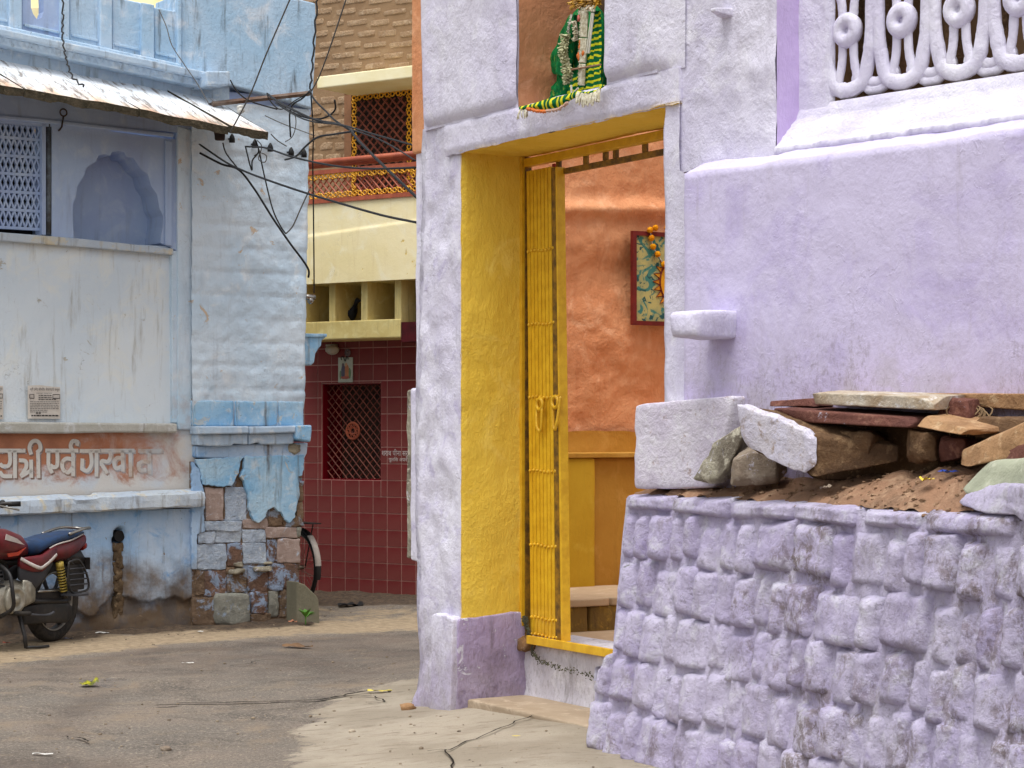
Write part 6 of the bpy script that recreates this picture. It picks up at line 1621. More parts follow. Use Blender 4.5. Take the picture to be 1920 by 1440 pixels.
# seat, tank, side panels, tail
mb = MB(); loft(mb, [(0.285, 0, 0.075, 0.70, 0.775, 3), (0.24, 0, 0.105, 0.665, 0.785, 3), (0.14, 0, 0.125, 0.66, 0.775, 3), (0.02, 0, 0.13, 0.70, 0.785, 3), (-0.12, 0, 0.125, 0.735, 0.805, 3), (-0.28, 0, 0.105, 0.755, 0.82, 3), (-0.37, 0, 0.07, 0.775, 0.815, 3)], 18); mk(mb, 'seat', BM['blue'])
mb = MB(); mb.tube(spline([(0.02, 0.132, 0.71), (-0.12, 0.128, 0.74), (-0.22, 0.118, 0.755), (-0.36, 0.07, 0.79)], 5), 0.006, 5); mk(mb, 'seat_piping', BM['stripe'])
mb = MB(); loft(mb, [(0.25, 0, 0.075, 0.66, 0.76, 2.6), (0.33, 0, 0.115, 0.645, 0.83, 2.6), (0.45, 0, 0.145, 0.65, 0.872, 2.6), (0.60, 0, 0.150, 0.66, 0.885, 2.6), (0.72, 0, 0.125, 0.70, 0.875, 2.6), (0.80, 0, 0.06, 0.76, 0.85, 2.6)], 20); mk(mb, 'fuel_tank', BM['red'])
mb = MB(); mb.prism([(0.58, 0.153, 0.84), (0.44, 0.149, 0.80), (0.36, 0.138, 0.75), (0.46, 0.150, 0.775), (0.60, 0.1535, 0.80)], (0, 0.003, 0)); mk(mb, 'tank_decal', BM['stripe'], False)
mb = MB(); mb.prism([(0.56, 0.148, 0.70), (0.42, 0.142, 0.705), (0.33, 0.121, 0.73), (0.42, 0.142, 0.68), (0.54, 0.147, 0.675)], (0, 0.005, 0)); mk(mb, 'tank_decal', simple('orange_decal', (196, 60, 30), 0.35, 0.4), False)
mb = MB(); mb.lathe((0.50, 0, 0.878), (0, 0, 1), [(0.045, 0), (0.045, 0.01), (0.035, 0.016), (0.01, 0.018)], 16); mk(mb, 'filler_cap', BM['chrome'])
for s in (-1, 1):
    mb = MB(); loft(mb, [(0.38, s * 0.115, 0.018, 0.58, 0.66, 3), (0.28, s * 0.135, 0.02, 0.55, 0.665, 3), (0.16, s * 0.14, 0.02, 0.545, 0.67, 3), (0.04, s * 0.135, 0.018, 0.59, 0.70, 3), (-0.08, s * 0.125, 0.014, 0.63, 0.735, 3)], 12); mk(mb, 'side_panel', BM['red'])
    mb = MB(); mb.tube(spline([(0.39, s * 0.135, 0.655), (0.30, s * 0.157, 0.60), (0.22, s * 0.162, 0.575), (0.10, s * 0.160, 0.60), (-0.07, s * 0.142, 0.66)], 6), 0.013, 6, flat=0.35, up=(0, s, 0)); mk(mb, 'panel_stripe', BM['stripe'])
    mb = MB(); loft(mb, [(0.38, s * 0.11, 0.014, 0.50, 0.60, 3), (0.24, s * 0.12, 0.018, 0.42, 0.56, 3), (0.10, s * 0.12, 0.016, 0.48, 0.59, 3), (-0.04, s * 0.115, 0.01, 0.58, 0.65, 3)], 12); mk(mb, 'lower_cover', BM['grey'])
mb = MB(); loft(mb, [(0.0, 0, 0.125, 0.64, 0.72, 3), (-0.10, 0, 0.13, 0.60, 0.745, 3), (-0.19, 0, 0.125, 0.595, 0.76, 3), (-0.30, 0, 0.10, 0.64, 0.775, 3), (-0.40, 0, 0.07, 0.70, 0.79, 3), (-0.44, 0, 0.03, 0.73, 0.78, 3)], 16); mk(mb, 'tail_cowl', BM['red'])
mb = MB(); loft(mb, [(-0.40, 0, 0.06, 0.66, 0.73, 3), (-0.445, 0, 0.05, 0.67, 0.725, 3)], 12); mk(mb, 'tail_light', BM['lens'])
mb = MB(); mb.tube(spline([(-0.20, 0.12, 0.80), (-0.34, 0.115, 0.835), (-0.45, 0.07, 0.83), (-0.47, 0.0, 0.825), (-0.45, -0.07, 0.83), (-0.34, -0.115, 0.835), (-0.20, -0.12, 0.80)], 6), 0.011, 8); mk(mb, 'grab_rail', BM['chrome'])
MB().box(-0.425, -0.415, -0.09, 0.09, 0.52, 0.61).obj('number_plate', BM['blk'], bike)
mb = MB(); loft(mb, [(-0.22, 0, 0.07, 0.57, 0.66, 3), (-0.36, 0, 0.06, 0.56, 0.68, 3), (-0.42, 0, 0.05, 0.54, 0.62, 3)], 10); mk(mb, 'plate_bracket', BM['blk'])
# left side guard of slats, foot plate
mb = MB(); mb.tube(spline([(0.06, 0.20, 0.60), (-0.05, 0.21, 0.61), (-0.15, 0.21, 0.50), (-0.175, 0.21, 0.40), (-0.10, 0.21, 0.375), (0.03, 0.205, 0.38), (0.07, 0.20, 0.48), (0.06, 0.20, 0.60)], 6), 0.009, 6); mk(mb, 'guard_frame', BM['blk'])
MB().box(-0.145, 0.055, 0.185, 0.192, 0.39, 0.575).obj('guard_plate', BM['blk'], bike)
for z in (0.43, 0.47, 0.51, 0.55): 
    mb = MB(); mb.tube([(0.06, 0.208, z), (-0.16 + max(0, z - 0.5) * 0.8, 0.214, z)], 0.006, 5); mk(mb, 'guard_slat', BM['grey'])
MB().box(-0.06, 0.05, 0.12, 0.29, 0.352, 0.366).obj('foot_plate', BM['grey'], bike)
# engine
mb = MB(); loft(mb, [(0.27, 0, 0.08, 0.32, 0.48, 4), (0.36, 0, 0.12, 0.27, 0.50, 4), (0.55, 0, 0.125, 0.24, 0.47, 4), (0.72, 0, 0.10, 0.26, 0.42, 4)], 14); mk(mb, 'crankcase', BM['silver'])
mb = MB(); mb.lathe((0.45, 0.115, 0.365), (0, 1, 0), [(0.105, 0), (0.10, 0.03), (0.07, 0.045), (0.066, 0.036), (0.03, 0.036), (0.026, 0.05), (0.004, 0.05)], 26); mk(mb, 'engine_cover', BM['silver'])
mb = MB(); loft(mb, [(0.25, 0.11, 0.02, 0.33, 0.49, 4), (0.36, 0.12, 0.022, 0.30, 0.50, 4)], 10); mk(mb, 'sprocket_cover', BM['silver'])
for k in range(6):
    z = 0.46 + k * 0.028; MB().box(0.50 + k * 0.012, 0.68 + k * 0.012, -0.10, 0.10, z, z + 0.012).obj('cooling_fin', BM['grey'], bike)
MB().box(0.53, 0.72, -0.075, 0.075, 0.44, 0.64).obj('cylinder', BM['blk'], bike, bev=0.01)
mb = MB(); mb.tube(spline([(0.60, 0.10, 0.62), (0.66, 0.22, 0.56), (0.68, 0.26, 0.44), (0.64, 0.24, 0.32), (0.60, 0.10, 0.25)], 6), 0.016, 8); mk(mb, 'crash_bar', BM['blk'])
for pts in ([(0.80, 0, 0.80), (0.72, 0, 0.35), (0.45, 0, 0.24), (0.30, 0, 0.34)], [(0.82, 0, 0.84), (0.40, 0, 0.62), (0.1, 0, 0.62), (-0.3, 0, 0.70)], [(0.40, 0, 0.62), (0.34, 0, 0.36)]):
    mb = MB(); mb.tube(pts, 0.022, 8); mk(mb, 'frame_tube', BM['blk'])
mb = MB(); mb.tube(spline([(0.70, -0.08, 0.50), (0.82, -0.12, 0.40), (0.70, -0.14, 0.24), (0.40, -0.15, 0.24)], 6), 0.02, 8); mb.tube([(0.40, -0.16, 0.25), (0.1, -0.17, 0.28), (-0.25, -0.18, 0.34)], [0.03, 0.05, 0.045], 12); mk(mb, 'exhaust', BM['chrome'])
# stands, pegs, levers
mb = MB(); mb.tube([(0.36, 0.09, 0.25), (0.38, 0.16, 0.10), (0.39, 0.18, 0.015)], 0.014, 7); mb.tube([(0.39, 0.18, 0.02), (0.30, 0.21, 0.012), (0.22, 0.23, 0.012)], 0.012, 6); mk(mb, 'centre_stand', BM['blk'])
mb = MB(); mb.tube([(0.36, -0.09, 0.25), (0.39, -0.16, 0.015), (0.28, -0.18, 0.012)], 0.014, 7); mk(mb, 'centre_stand', BM['blk'])
mb = MB(); mb.tube([(0.46, 0.10, 0.27), (0.45, 0.27, 0.27)], 0.017, 8); mk(mb, 'foot_peg', BM['tyre'])
mb = MB(); mb.tube(spline([(0.40, 0.17, 0.26), (0.26, 0.19, 0.235), (0.16, 0.21, 0.235), (0.10, 0.215, 0.25)], 5), 0.012, 6); mk(mb, 'kick_lever', BM['grey'])
mb = MB(); mb.tube([(0.24, 0.115, 0.40), (0.10, 0.12, 0.395), (-0.10, 0.125, 0.385)], 0.008, 6); mk(mb, 'brake_rod', BM['chrome'])
# front end
for s in (-1, 1):
    mb = MB(); mb.tube([(0.88, s * 0.09, 0.95), (1.08, s * 0.09, 0.62)], 0.021, 8); mb.tube([(1.08, s * 0.09, 0.62), (1.28, s * 0.09, 0.30)], 0.028, 8); mk(mb, 'fork_leg', BM['blk'])
mb = MB(); mb.torus((1.28, 0, 0.305), (0, 1, 0), 0.33, 0.010, 18, 6, R(200), R(330), squash=7); mk(mb, 'front_mudguard', BM['red'])
mb = MB(); mb.tube(spline([(0.80, 0.36, 1.06), (0.86, 0.26, 1.06), (0.90, 0.10, 1.0), (0.90, -0.10, 1.0), (0.86, -0.26, 1.06), (0.80, -0.36, 1.06)], 6), 0.013, 8); mk(mb, 'handlebar', BM['blk'])
for s in (-1, 1):
    mb = MB(); mb.tube([(0.785, s * 0.385, 1.062), (0.83, s * 0.30, 1.06)], 0.019, 10); mk(mb, 'grip', M['black'])
    mb = MB(); mb.ball((0.84, s * 0.26, 1.06), 0.03, 8, 6); mk(mb, 'switch_cluster', M['black'])
    mb = MB(); mb.tube([(0.90, s * 0.27, 1.05), (0.83, s * 0.40, 1.02)], 0.007, 5); mk(mb, 'lever', BM['alloy'])
mb = MB(); loft(mb, [(0.92, 0, 0.09, 0.82, 1.02, 2.5), (1.02, 0, 0.10, 0.80, 1.0, 2.5), (1.08, 0, 0.07, 0.82, 0.95, 2.5)], 14); mk(mb, 'headlamp_cowl', BM['red'])

_keep = ('wheel', 'brake_drum', 'rear_mudguard', 'shock', 'guard', 'foot_plate', 'front_mudguard')
_map = [(-0.5, -0.44), (-0.37, -0.32), (-0.19, -0.04), (-0.08, 0.12), (0.14, 0.30), (0.25, 0.37), (0.38, 0.54), (0.5, 0.69), (0.8, 0.90), (0.9, 0.98), (1.08, 1.10), (1.28, 1.28), (1.5, 1.5)]
for o in list(bike.children):
    if o.type != 'MESH' or o.name.startswith(_keep): continue
    arm = o.name.startswith(('swing_arm', 'chain', 'brake_rod'))
    for v in o.data.vertices: v.co.x = (v.co.x * 1.35 if v.co.x > 0 else v.co.x) if arm else interp(_map, v.co.x)
# ------------------------------------------------------------------ bicycle behind the blue corner
_bw = P(561, 1065, 19.17); _bd = Vector((B.n.x, B.n.y))
cyc = thing('bicycle', Vector((_bw.x, _bw.y, 0)), math.atan2(_bd.y, _bd.x), 'old black bicycle half hidden behind the blue house corner', 'bicycle')
ck = simple('old_black_enamel', (34, 32, 32), 0.5, 0.4); cr = simple('rusty_chrome', (150, 136, 118), 0.4, 0.5, 0.5, c2=(110, 92, 76))
for x in (0.0, 1.08):
    r = bpy.data.objects.new('wheel', None); link(r, cyc); r.location = (x, 0, 0.335)
    mb = MB(); mb.torus((0, 0, 0), (0, 1, 0), 0.315, 0.020, 40, 8); mb.obj('tyre', simple('cycle_tyre', (52, 48, 46), 0.8) if x == 0 else ck, r, smooth=True)
    mb = MB(); mb.torus((0, 0, 0), (0, 1, 0), 0.292, 0.010, 40, 6); mb.obj('rim', cr, r, smooth=True)
    mb = MB(); mb.tube([(0, -0.04, 0), (0, 0.04, 0)], 0.02, 8); mb.obj('hub', cr, r, smooth=True)
    for k in range(28):
        a = 2 * math.pi * k / 28; b = a + (0.35 if k % 2 else -0.35); sd = 0.03 if (k // 2) % 2 else -0.03
        mb = MB(); mb.tube([(0.02 * math.cos(b), sd, 0.02 * math.sin(b)), (0.288 * math.cos(a), 0, 0.288 * math.sin(a))], 0.0022, 4, cap=False); mb.obj('spoke', cr, r)
mb = MB(); mb.torus((0, 0, 0.335), (0, 1, 0), 0.352, 0.008, 26, 6, R(165), R(355), squash=4.0); mb.obj('mudguard', ck, cyc, smooth=True)
mb = MB(); mb.torus((0, 0, 0.335), (0, 1, 0), 0.356, 0.008, 8, 6, R(185), R(235), squash=4.2); mb.obj('mudguard_tip', simple('white_mudguard_tip', (190, 180, 170), 0.6), cyc, smooth=True)
for pts in ([(0, 0.05, 0.335), (0.42, 0, 0.30)], [(0, 0.05, 0.335), (0.34, 0, 0.82)], [(0.42, 0, 0.30), (0.33, 0, 0.90)], [(0.42, 0, 0.30), (0.92, 0, 0.72)], [(0.34, 0, 0.84), (0.90, 0, 0.86)], [(0.89, 0, 0.92), (0.94, 0, 0.66), (1.08, 0, 0.335)]):
    mb = MB(); mb.tube(pts, 0.014, 7); mb.obj('frame_tube', ck, cyc, smooth=True)
mb = MB(); loft(mb, [(0.18, 0, 0.09, 0.88, 0.93, 3), (0.30, 0, 0.07, 0.90, 0.95, 3), (0.44, 0, 0.025, 0.91, 0.94, 3)], 12); mb.obj('saddle', ck, cyc, smooth=True)
mb = MB(); mb.tube(spline([(0.74, 0.26, 0.98), (0.86, 0.22, 1.0), (0.90, 0.0, 0.98), (0.86, -0.22, 1.0), (0.74, -0.26, 0.98)], 6), 0.011, 7); mb.obj('handlebar', cr, cyc, smooth=True)
mb = MB(); mb.box(-0.30, 0.20, -0.06, 0.06, 0.735, 0.745); mb.tube([(0.0, 0.06, 0.335), (-0.15, 0.06, 0.735)], 0.006, 5); mb.tube([(0.0, -0.06, 0.335), (-0.15, -0.06, 0.735)], 0.006, 5); mb.obj('carrier', ck, cyc)

# ------------------------------------------------------------------ concrete ramp cheek beside the corner, weed
_rp = [P(x, y, 17.35) for x, y in ((556, 1090), (572, 1096), (594, 1117), (598, 1124), (600, 1175), (556, 1172))]
_rb = Vector((_rp[4].x - 0.1, 17.4, 0)); mb = MB(); mb.prism([p - _rb for p in _rp], (-0.10, 0.14, 0))
o = mb.obj('ramp_cheek', plaster('grey_concrete', (120, 116, 98), (106, 102, 86), (132, 126, 108), (80, 74, 62), 0.4, fine=0.4, mid=0.3), None, bev=0.01); o.location = _rb; tag(o, 'sloping grey concrete cheek of a ramp at the foot of the blue corner', 'ramp')
def weed(px, py, d, s, label, n=9, seed=0):
    p = P(px, py, d); t = thing('weed', p, 0, label, 'plant'); lf = simple('weed_leaf', (92, 140, 52), 0.6, 0.3, c2=(64, 108, 40)); rr_ = random.Random(seed)
    for k in range(n):
        a = 2 * math.pi * k / n + rr_.uniform(-.3, .3); L = s * rr_.uniform(0.6, 1.0); e = rr_.uniform(0.35, 1.1)
        d_ = Vector((math.cos(a) * math.cos(e), math.sin(a) * math.cos(e), math.sin(e))); sd = d_.cross(Vector((0, 0, 1))).normalized() * L * 0.16
        b0 = Vector((0, 0, s * 0.25)); q = b0 + d_ * L
        mb = MB(); mb.add([b0, b0 + d_ * L * 0.5 + sd + Vector((0, 0, .01)), q - Vector((0, 0, L * 0.15)), b0 + d_ * L * 0.5 - sd + Vector((0, 0, .01)), b0 + d_ * L * 0.5], [(0, 1, 4), (1, 2, 4), (2, 3, 4), (3, 0, 4)]); mb.obj('leaf', lf, t, smooth=True)
    mb = MB(); mb.tube([(0, 0, -0.02), (0, 0, s * 0.3)], 0.005, 5); mb.obj('stem', lf, t)
weed(573, 1166, 17.1, 0.13, 'small green weed at the foot of the concrete ramp', 10, 3)
weed(987, 1170, 11.75, 0.035, 'tiny green sprout in the corner beside the gate sill', 8, 6)

# ------------------------------------------------------------------ fittings on the blue house
mb = MB(); px_prism(mb, B, [(570, 625), (612, 627), (612, 633), (604, 638), (603, 648), (597, 655), (592, 664), (590, 680), (584, 685), (570, 684)], -0.10, -0.30); mb.obj('carved_bracket', M['blue_strong'], blue, bev=0.015)
mb = MB(); px_prism(mb, B, [(568, 625), (614, 626), (613, 632), (568, 632)], -0.08, -0.32); mb.obj('bracket_cap', M['blue_strong'], blue, bev=0.006)
c = B.at(578, 557, -0.1); mb = MB(); mb.tube([(c.x - 0.05, 0.1, c.z), (c.x + 0.06, 0.1, c.z)], 0.024, 10); mb.ball((c.x + 0.02, 0.10, c.z - 0.03), 0.03, 8, 6); mb.obj('pipe_stub', BM['chrome'], blue, smooth=True)

# ------------------------------------------------------------------ overhead cables
def c7(x, y): return (380 + x / 3.43, 100 + y / 3.43)
M['cable'] = simple('black_cable', (30, 30, 32), 0.55, 0.3); M['wire_grey'] = simple('grey_wire', (92, 90, 88), 0.6, 0.3)
def cable(pts, d0, d1, r, label, mat='cable', wob=0.0):
    n = len(pts); w = [P(p[0], p[1], d0 + (d1 - d0) * (i / (n - 1))) for i, p in enumerate(pts)]
    base = w[0].copy(); cur = spline([v - base for v in w], 7)
    if wob: cur = [p + Vector((wob * math.sin(i * 1.9), 0, wob * math.cos(i * 1.7))) for i, p in enumerate(cur)]
    mb = MB(); mb.tube(cur, r, 5); o = mb.obj('cable', M[mat], None, smooth=True); o.location = base
    return tag(o, label, 'cable', 'overhead cables at the blue corner')
C7 = lambda L: [c7(*p) for p in L]
cable(C7([(415,260),(470,300),(560,352),(720,425),(920,470),(1000,560),(1180,740),(1380,930)]), 16.9, 12.6, 0.0095, 'thick black cable running diagonally down past the lattice window to the lilac house')
cable(C7([(430,268),(560,372),(700,420),(790,412),(850,365),(848,300)]), 16.9, 16.6, 0.008, 'black cable looping up in a hook in front of the stone wall')
cable(C7([(470,320),(600,400),(715,440),(900,462),(1100,520),(1360,592)]), 16.9, 12.6, 0.006, 'thin cable crossing the upper part of the lattice window')
cable(C7([(930,480),(1150,560),(1370,690)]), 15.0, 12.6, 0.005, 'thin cable crossing the lattice window just above the handrail')
cable(C7([(530,685),(600,662),(660,600),(740,540),(850,520),(980,500)]), 16.8, 15.0, 0.008, 'black cable rising from the blue wall to the diagonal cable')
cable(C7([(275,600),(360,602),(420,612),(560,660),(720,700),(900,730),(1100,742),(1370,735)]), 16.8, 12.6, 0.007, 'black cable sagging along the balcony handrail')
cable(C7([(-20,585),(150,700),(280,762),(420,815),(640,890),(870,960),(1150,1040),(1385,1089)]), 16.9, 12.6, 0.008, 'black cable crossing the cream balcony front')
cable(C7([(-20,640),(120,712),(230,748),(330,870),(450,1060),(560,1220),(650,1340),(682,1400),(680,1440)]), 16.8, 17.2, 0.009, 'black cable running diagonally down the blue bay to the corner')
cable(C7([(362,620),(400,800),(450,1000),(500,1110),(535,1160)]), 16.9, 17.1, 0.006, 'thin black wire hanging down the blue bay in a long curve')
cable(C7([(535,1160),(580,1110),(630,1000),(690,870)]), 17.1, 17.1, 0.006, 'pale wire rising from the low end of the hanging wire', 'wire_grey')
cable([(552, -20), (500, 100), (470, 175), (432, 248)], 15.5, 16.2, 0.006, 'straight wire slanting from the sky to the tip of the awning', 'wire_grey')
cable([(655, -20), (622, 80), (600, 140), (583, 172)], 16.0, 16.7, 0.006, 'straight wire slanting from the sky to the bracket end', 'wire_grey')
cable(C7([(695,250),(705,400),(712,520),(708,700),(712,1000),(716,1420),(716,1540)]), 16.6, 17.3, 0.006, 'straight drop wire hanging in front of the cream balcony')
cable([(581, 172), (585, 130), (590, 60), (596, -10)], 16.9, 17.0, 0.008, 'twisted wire climbing the edge of the blue upper storey', 'cable', 0.008)
cable(C7([(690,240),(720,300),(800,380),(850,430),(940,490)]), 16.7, 15.8, 0.008, 'short cable from the bracket end to the diagonal cable')
cable(C7([(690,240),(640,290),(580,330),(560,400),(566,540)]), 16.7, 16.9, 0.007, 'short cable dropping from the bracket along the blue wall')
cable(C7([(690,250),(600,300),(500,360),(430,300),(415,255)]), 16.7, 16.8, 0.005, 'slack wire looped under the bracket')
cable(C7([(130,575),(150,640),(210,720),(235,750)]), 16.7, 16.8, 0.006, 'short wire below the awning tip joining the cable bundle')
cable(C7([(275,600),(290,660),(305,720),(318,750),(320,690),(360,630),(340,560)]), 16.8, 16.8, 0.006, 'tangled wire loop left of the small insulators')
cable(C7([(350,560),(380,600),(360,680),(400,700),(410,660),(370,640),(330,660)]), 16.8, 16.8, 0.004, 'thin tangled wire coil on the blue bay', 'wire_grey')
cable(C7([(440,520),(480,560),(540,598)]), 16.8, 16.9, 0.005, 'short wire hanging from the awning tip', 'wire_grey')
cable(C7([(565,310),(600,430),(580,530),(530,570)]), 16.9, 16.9, 0.004, 'thin wire bowed out under the bracket', 'wire_grey')
cable(C7([(400,400),(520,455),(640,500),(720,530)]), 17.0, 17.0, 0.004, 'thin grey wire stretched along the upper blue bay', 'wire_grey')
cable([(116, -20), (118, 30), (117, 62), (121, 95), (126, 118), (136, 145), (158, 162)], 16.3, 15.9, 0.007, 'dry black wire hanging over the parapet onto the awning', 'cable', 0.008)
cable([(298, 18), (312, 50), (322, 84), (345, 120), (372, 160), (392, 196)], 16.6, 16.4, 0.004, 'thin wire hanging from the parapet to the end block', 'wire_grey')
cable([(432, 150), (445, 172), (470, 190), (520, 205)], 16.6, 16.8, 0.006, 'black wire leaving the cornice end block')
for k, (a, b) in enumerate((((1085, 95), (1200, 120)),)):
    pass
# steel bracket and insulators
ang = thing('cable_bracket', B.world(B.at(398, 194, 0.3)), B.a, 'rusty steel angle bar carrying the cables from the blue corner', 'bracket')
_o = B.at(398, 194, 0.3); q0 = B.at(398, 195, 0.28) - _o; q1 = B.at(580, 175, 0.25) - _o
mb = MB(); mb.tube([q0, q1], 0.026, 4, flat=0.8); mb.obj('angle_bar', simple('rusted_steel', (122, 108, 98), 0.7, 0.3, scale=6, c2=(92, 66, 50)), ang)
mb = MB(); mb.tube([q0 + (q1 - q0) * 0.02, q0 + Vector((0.0, 0.35, -0.02))], 0.02, 4); mb.obj('wall_arm', M['rust'], ang)
c = B.at(450, 206, 0.35); w = B.world(c); mb = MB(); mb.lathe((0, 0, 0.03), (0.2, -0.3, -1), [(0.012, 0), (0.03, 0.005), (0.03, 0.02), (0.018, 0.028), (0.032, 0.036), (0.032, 0.05), (0.014, 0.06)], 14)
o = mb.obj('insulator', simple('white_porcelain', (214, 212, 204), 0.25, 0.5), None, smooth=True); o.location = w; tag(o, 'white porcelain reel insulator hanging under the steel bracket', 'insulator')
for i, (px, py, nm) in enumerate(((435, 259, 'leftmost of the small black insulators below the awning tip'), (478, 269, 'small black insulator second from the left on the blue bay'), (507, 276, 'small black insulator in the middle of the row on the blue bay'), (546, 284, 'small black insulator second from the right, near the blue corner'), (570, 287, 'rightmost of the small black insulators, next to the blue corner'))):
    w = B.world(B.at(px, py, 0.12)); mb = MB(); mb.lathe((0, 0, -0.035), (0, 0, 1), [(0.024, 0), (0.024, 0.03), (0.018, 0.05), (0.006, 0.07)], 10); mb.tube([(0, 0, 0), Vector(B.n) * 0.08], 0.008, 5)
    o = mb.obj('insulator', M['cable'], None, smooth=True); o.location = w; tag(o, nm, 'insulator', 'small black insulators on the blue bay')
w = B.world(B.at(412, 252, 0.35)); mb = MB(); mb.rock([(-.04,-.03,-.05),(.04,-.03,-.05),(.04,.03,-.05),(-.04,.03,-.05),(-.04,-.03,.05),(.04,-.03,.05),(.04,.03,.05),(-.04,.03,.05)], 5, 0.01, 5, 20, 1); o = mb.obj('junction_box', M['rust'], None, smooth=True); o.location = w; tag(o, 'dark junction box hanging under the awning tip', 'junction box')

# ------------------------------------------------------------------ posters on the white panel
paper = simple('yellowed_paper', (214, 208, 200), 0.85, 0.1, scale=6, c2=(200, 192, 182)); ink = simple('black_print', (52, 48, 50), 0.8, 0.1)
def fit_text(body, x0, x1, z0, z1, y, mat, name, parent):
    me = text_mesh(body, 1.0)
    if not len(me.vertices): return
    xs = [v.co.x for v in me.vertices]; ys = [v.co.y for v in me.vertices]; a, b, c_, d_ = min(xs), max(xs), min(ys), max(ys)
    for v in me.vertices: v.co = Vector((x0 + (v.co.x - a) / (b - a) * (x1 - x0), y, z0 + (v.co.y - c_) / (d_ - c_) * (z1 - z0)))
    me.materials.clear(); me.materials.append(mat); o = bpy.data.objects.new(name, me); link(o, parent); return o
def poster(px0, py0, px1, py1, label, seed):
    a = B.at(px0, py1, -0.016); b = B.at(px1, py0, -0.016); w, h = b.x - a.x, b.z - a.z
    t = thing('poster', B.world(a), B.a, label, 'poster', 'paper notices on the white panel')
    mb = MB(); mb.patch(lambda u, v: Vector((w * u + 0.01 * (v > 0.99) * math.sin(u * 6), 0.004 * math.sin(u * 3) * v - 0.012 * max(0, v - 0.9) * 10 * (u - 0.3) * 0.3, h * v + 0.006 * math.sin(u * 5) * (v > .99))), 12, 12); mb.obj('sheet', paper, t, smooth=True)
    Y = -0.008
    fit_text('श्री उमेद सीनियर सैकणडरी सकूल', 0.06 * w, 0.97 * w, h * 0.83, h * 0.95, Y, ink, 'headline', t)
    fit_text('सरदारपुरा जोधपुर राज', 0.25 * w, 0.72 * w, h * 0.75, h * 0.80, Y, ink, 'print_line', t)
    rr_ = random.Random(seed)
    def line(x0, x1, z, th=0.006):
        mb = MB(); x = x0 * w
        while x < x1 * w:
            l = rr_.uniform(0.008, 0.026); mb.box(x, min(x + l, x1 * w), Y, Y + 0.001, z * h, z * h + th); x += l + 0.005
        mb.obj('print_line', ink, t)
    line(0.32, 0.72, 0.70); line(0.32, 0.72, 0.64); line(0.32, 0.86, 0.58)
    for k in range(7): line(0.06, 0.95 if k < 5 else 0.6, 0.51 - k * 0.052, 0.0035)
    line(0.10, 0.95, 0.075, 0.010); line(0.24, 0.40, 0.155, 0.008)
    for x0, x1 in ((0.05, 0.18), (0.76, 0.97)):
        mb = MB(); zz0, zz1 = 0.62 * h, 0.74 * h; mb.tube([(x0 * w, Y, zz0), (x1 * w, Y, zz0), (x1 * w, Y, zz1), (x0 * w, Y, zz1), (x0 * w, Y, zz0)], 0.003, 4); mb.obj('print_box', ink, t)
poster(52, 724, 113, 785, 'whole printed paper notice pasted on the white panel above the brown lettering', 1)
poster(-54, 722, 6, 786, 'second paper notice cut off by the left edge of the picture', 2)

# ------------------------------------------------------------------ things on the tiled house
pa, pb = RF.at(635, 717, 0.004), RF.at(662, 670, 0.004); pw, ph = pb.x - pa.x, pb.z - pa.z
pic = thing('picture', RF.world(pa), RF.a, 'small devotional picture tile with two garlanded figures above the tiled window', 'picture')
MB().box(0, pw, -0.008, 0.0, 0, ph).obj('picture_sheet', simple('pale_picture', (186, 190, 170), 0.4, 0.4, scale=8, c2=(170, 176, 160)), pic)
for i, (x, z, sx, sz, c) in enumerate(((0.36, 0.42, 0.15, 0.30, (96, 92, 110)), (0.60, 0.42, 0.17, 0.30, (196, 128, 84)), (0.34, 0.70, 0.08, 0.08, (110, 96, 100)), (0.56, 0.70, 0.09, 0.08, (206, 160, 120)), (0.50, 0.20, 0.36, 0.07, (176, 96, 80)), (0.80, 0.36, 0.09, 0.22, (110, 138, 100)), (0.16, 0.30, 0.07, 0.18, (120, 140, 110)))):
    mb = MB(); mb.ball((x * pw, -0.0085, z * ph), 1.0, 10, 8, (sx * pw, 0.0015, sz * ph)); mb.obj('printed_figure', simple('print_%d' % i, c, 0.5), pic, smooth=True)
mb = MB(); mb.tube(spline([(0.25 * pw, -0.011, 0.9 * ph), (0.22 * pw, -0.011, ph), (0.36 * pw, -0.011, ph * 1.04), (0.5 * pw, -0.011, ph * 0.85), (0.62 * pw, -0.011, ph * 1.04), (0.72 * pw, -0.011, ph * 0.92)], 5), 0.004, 5); mb.obj('thread', ink, pic)
wp = simple('white_sign_paint', (226, 214, 208), 0.6)
ta, tb = RF.at(716, 858, 0.003), RF.at(764, 842, 0.003); fit_text('शराब पीना सरूत', ta.x, tb.x + 0.04, ta.z, tb.z, -0.004, wp, 'painted_notice', red)
ta, tb = RF.at(729, 867, 0.003), RF.at(766, 857, 0.003); fit_text('पुलिस अपना है', ta.x, tb.x + 0.04, ta.z, tb.z, -0.004, wp, 'painted_notice', red)
bp = RF.at(657, 604, 0.16); bird = thing('pigeon', RF.world(Vector((bp.x, bp.y, zb0))), RF.a + 0.15, 'dark pigeon sitting in a recess under the cream balcony', 'bird')
fe = simple('dark_feathers', (44, 46, 54), 0.6, 0.3, scale=20, c2=(30, 32, 38))
mb = MB(); vs = [(-0.13, 0, 0.012, 0.05, 0.065, 2), (-0.08, 0, 0.035, 0.03, 0.10, 2), (-0.02, 0, 0.055, 0.02, 0.135, 2), (0.03, 0, 0.058, 0.03, 0.165, 2), (0.055, 0, 0.045, 0.08, 0.20, 2), (0.06, 0, 0.030, 0.15, 0.235, 2), (0.075, 0, 0.026, 0.19, 0.25, 2), (0.10, 0, 0.012, 0.205, 0.235, 2), (0.125, 0, 0.003, 0.212, 0.22, 2)]
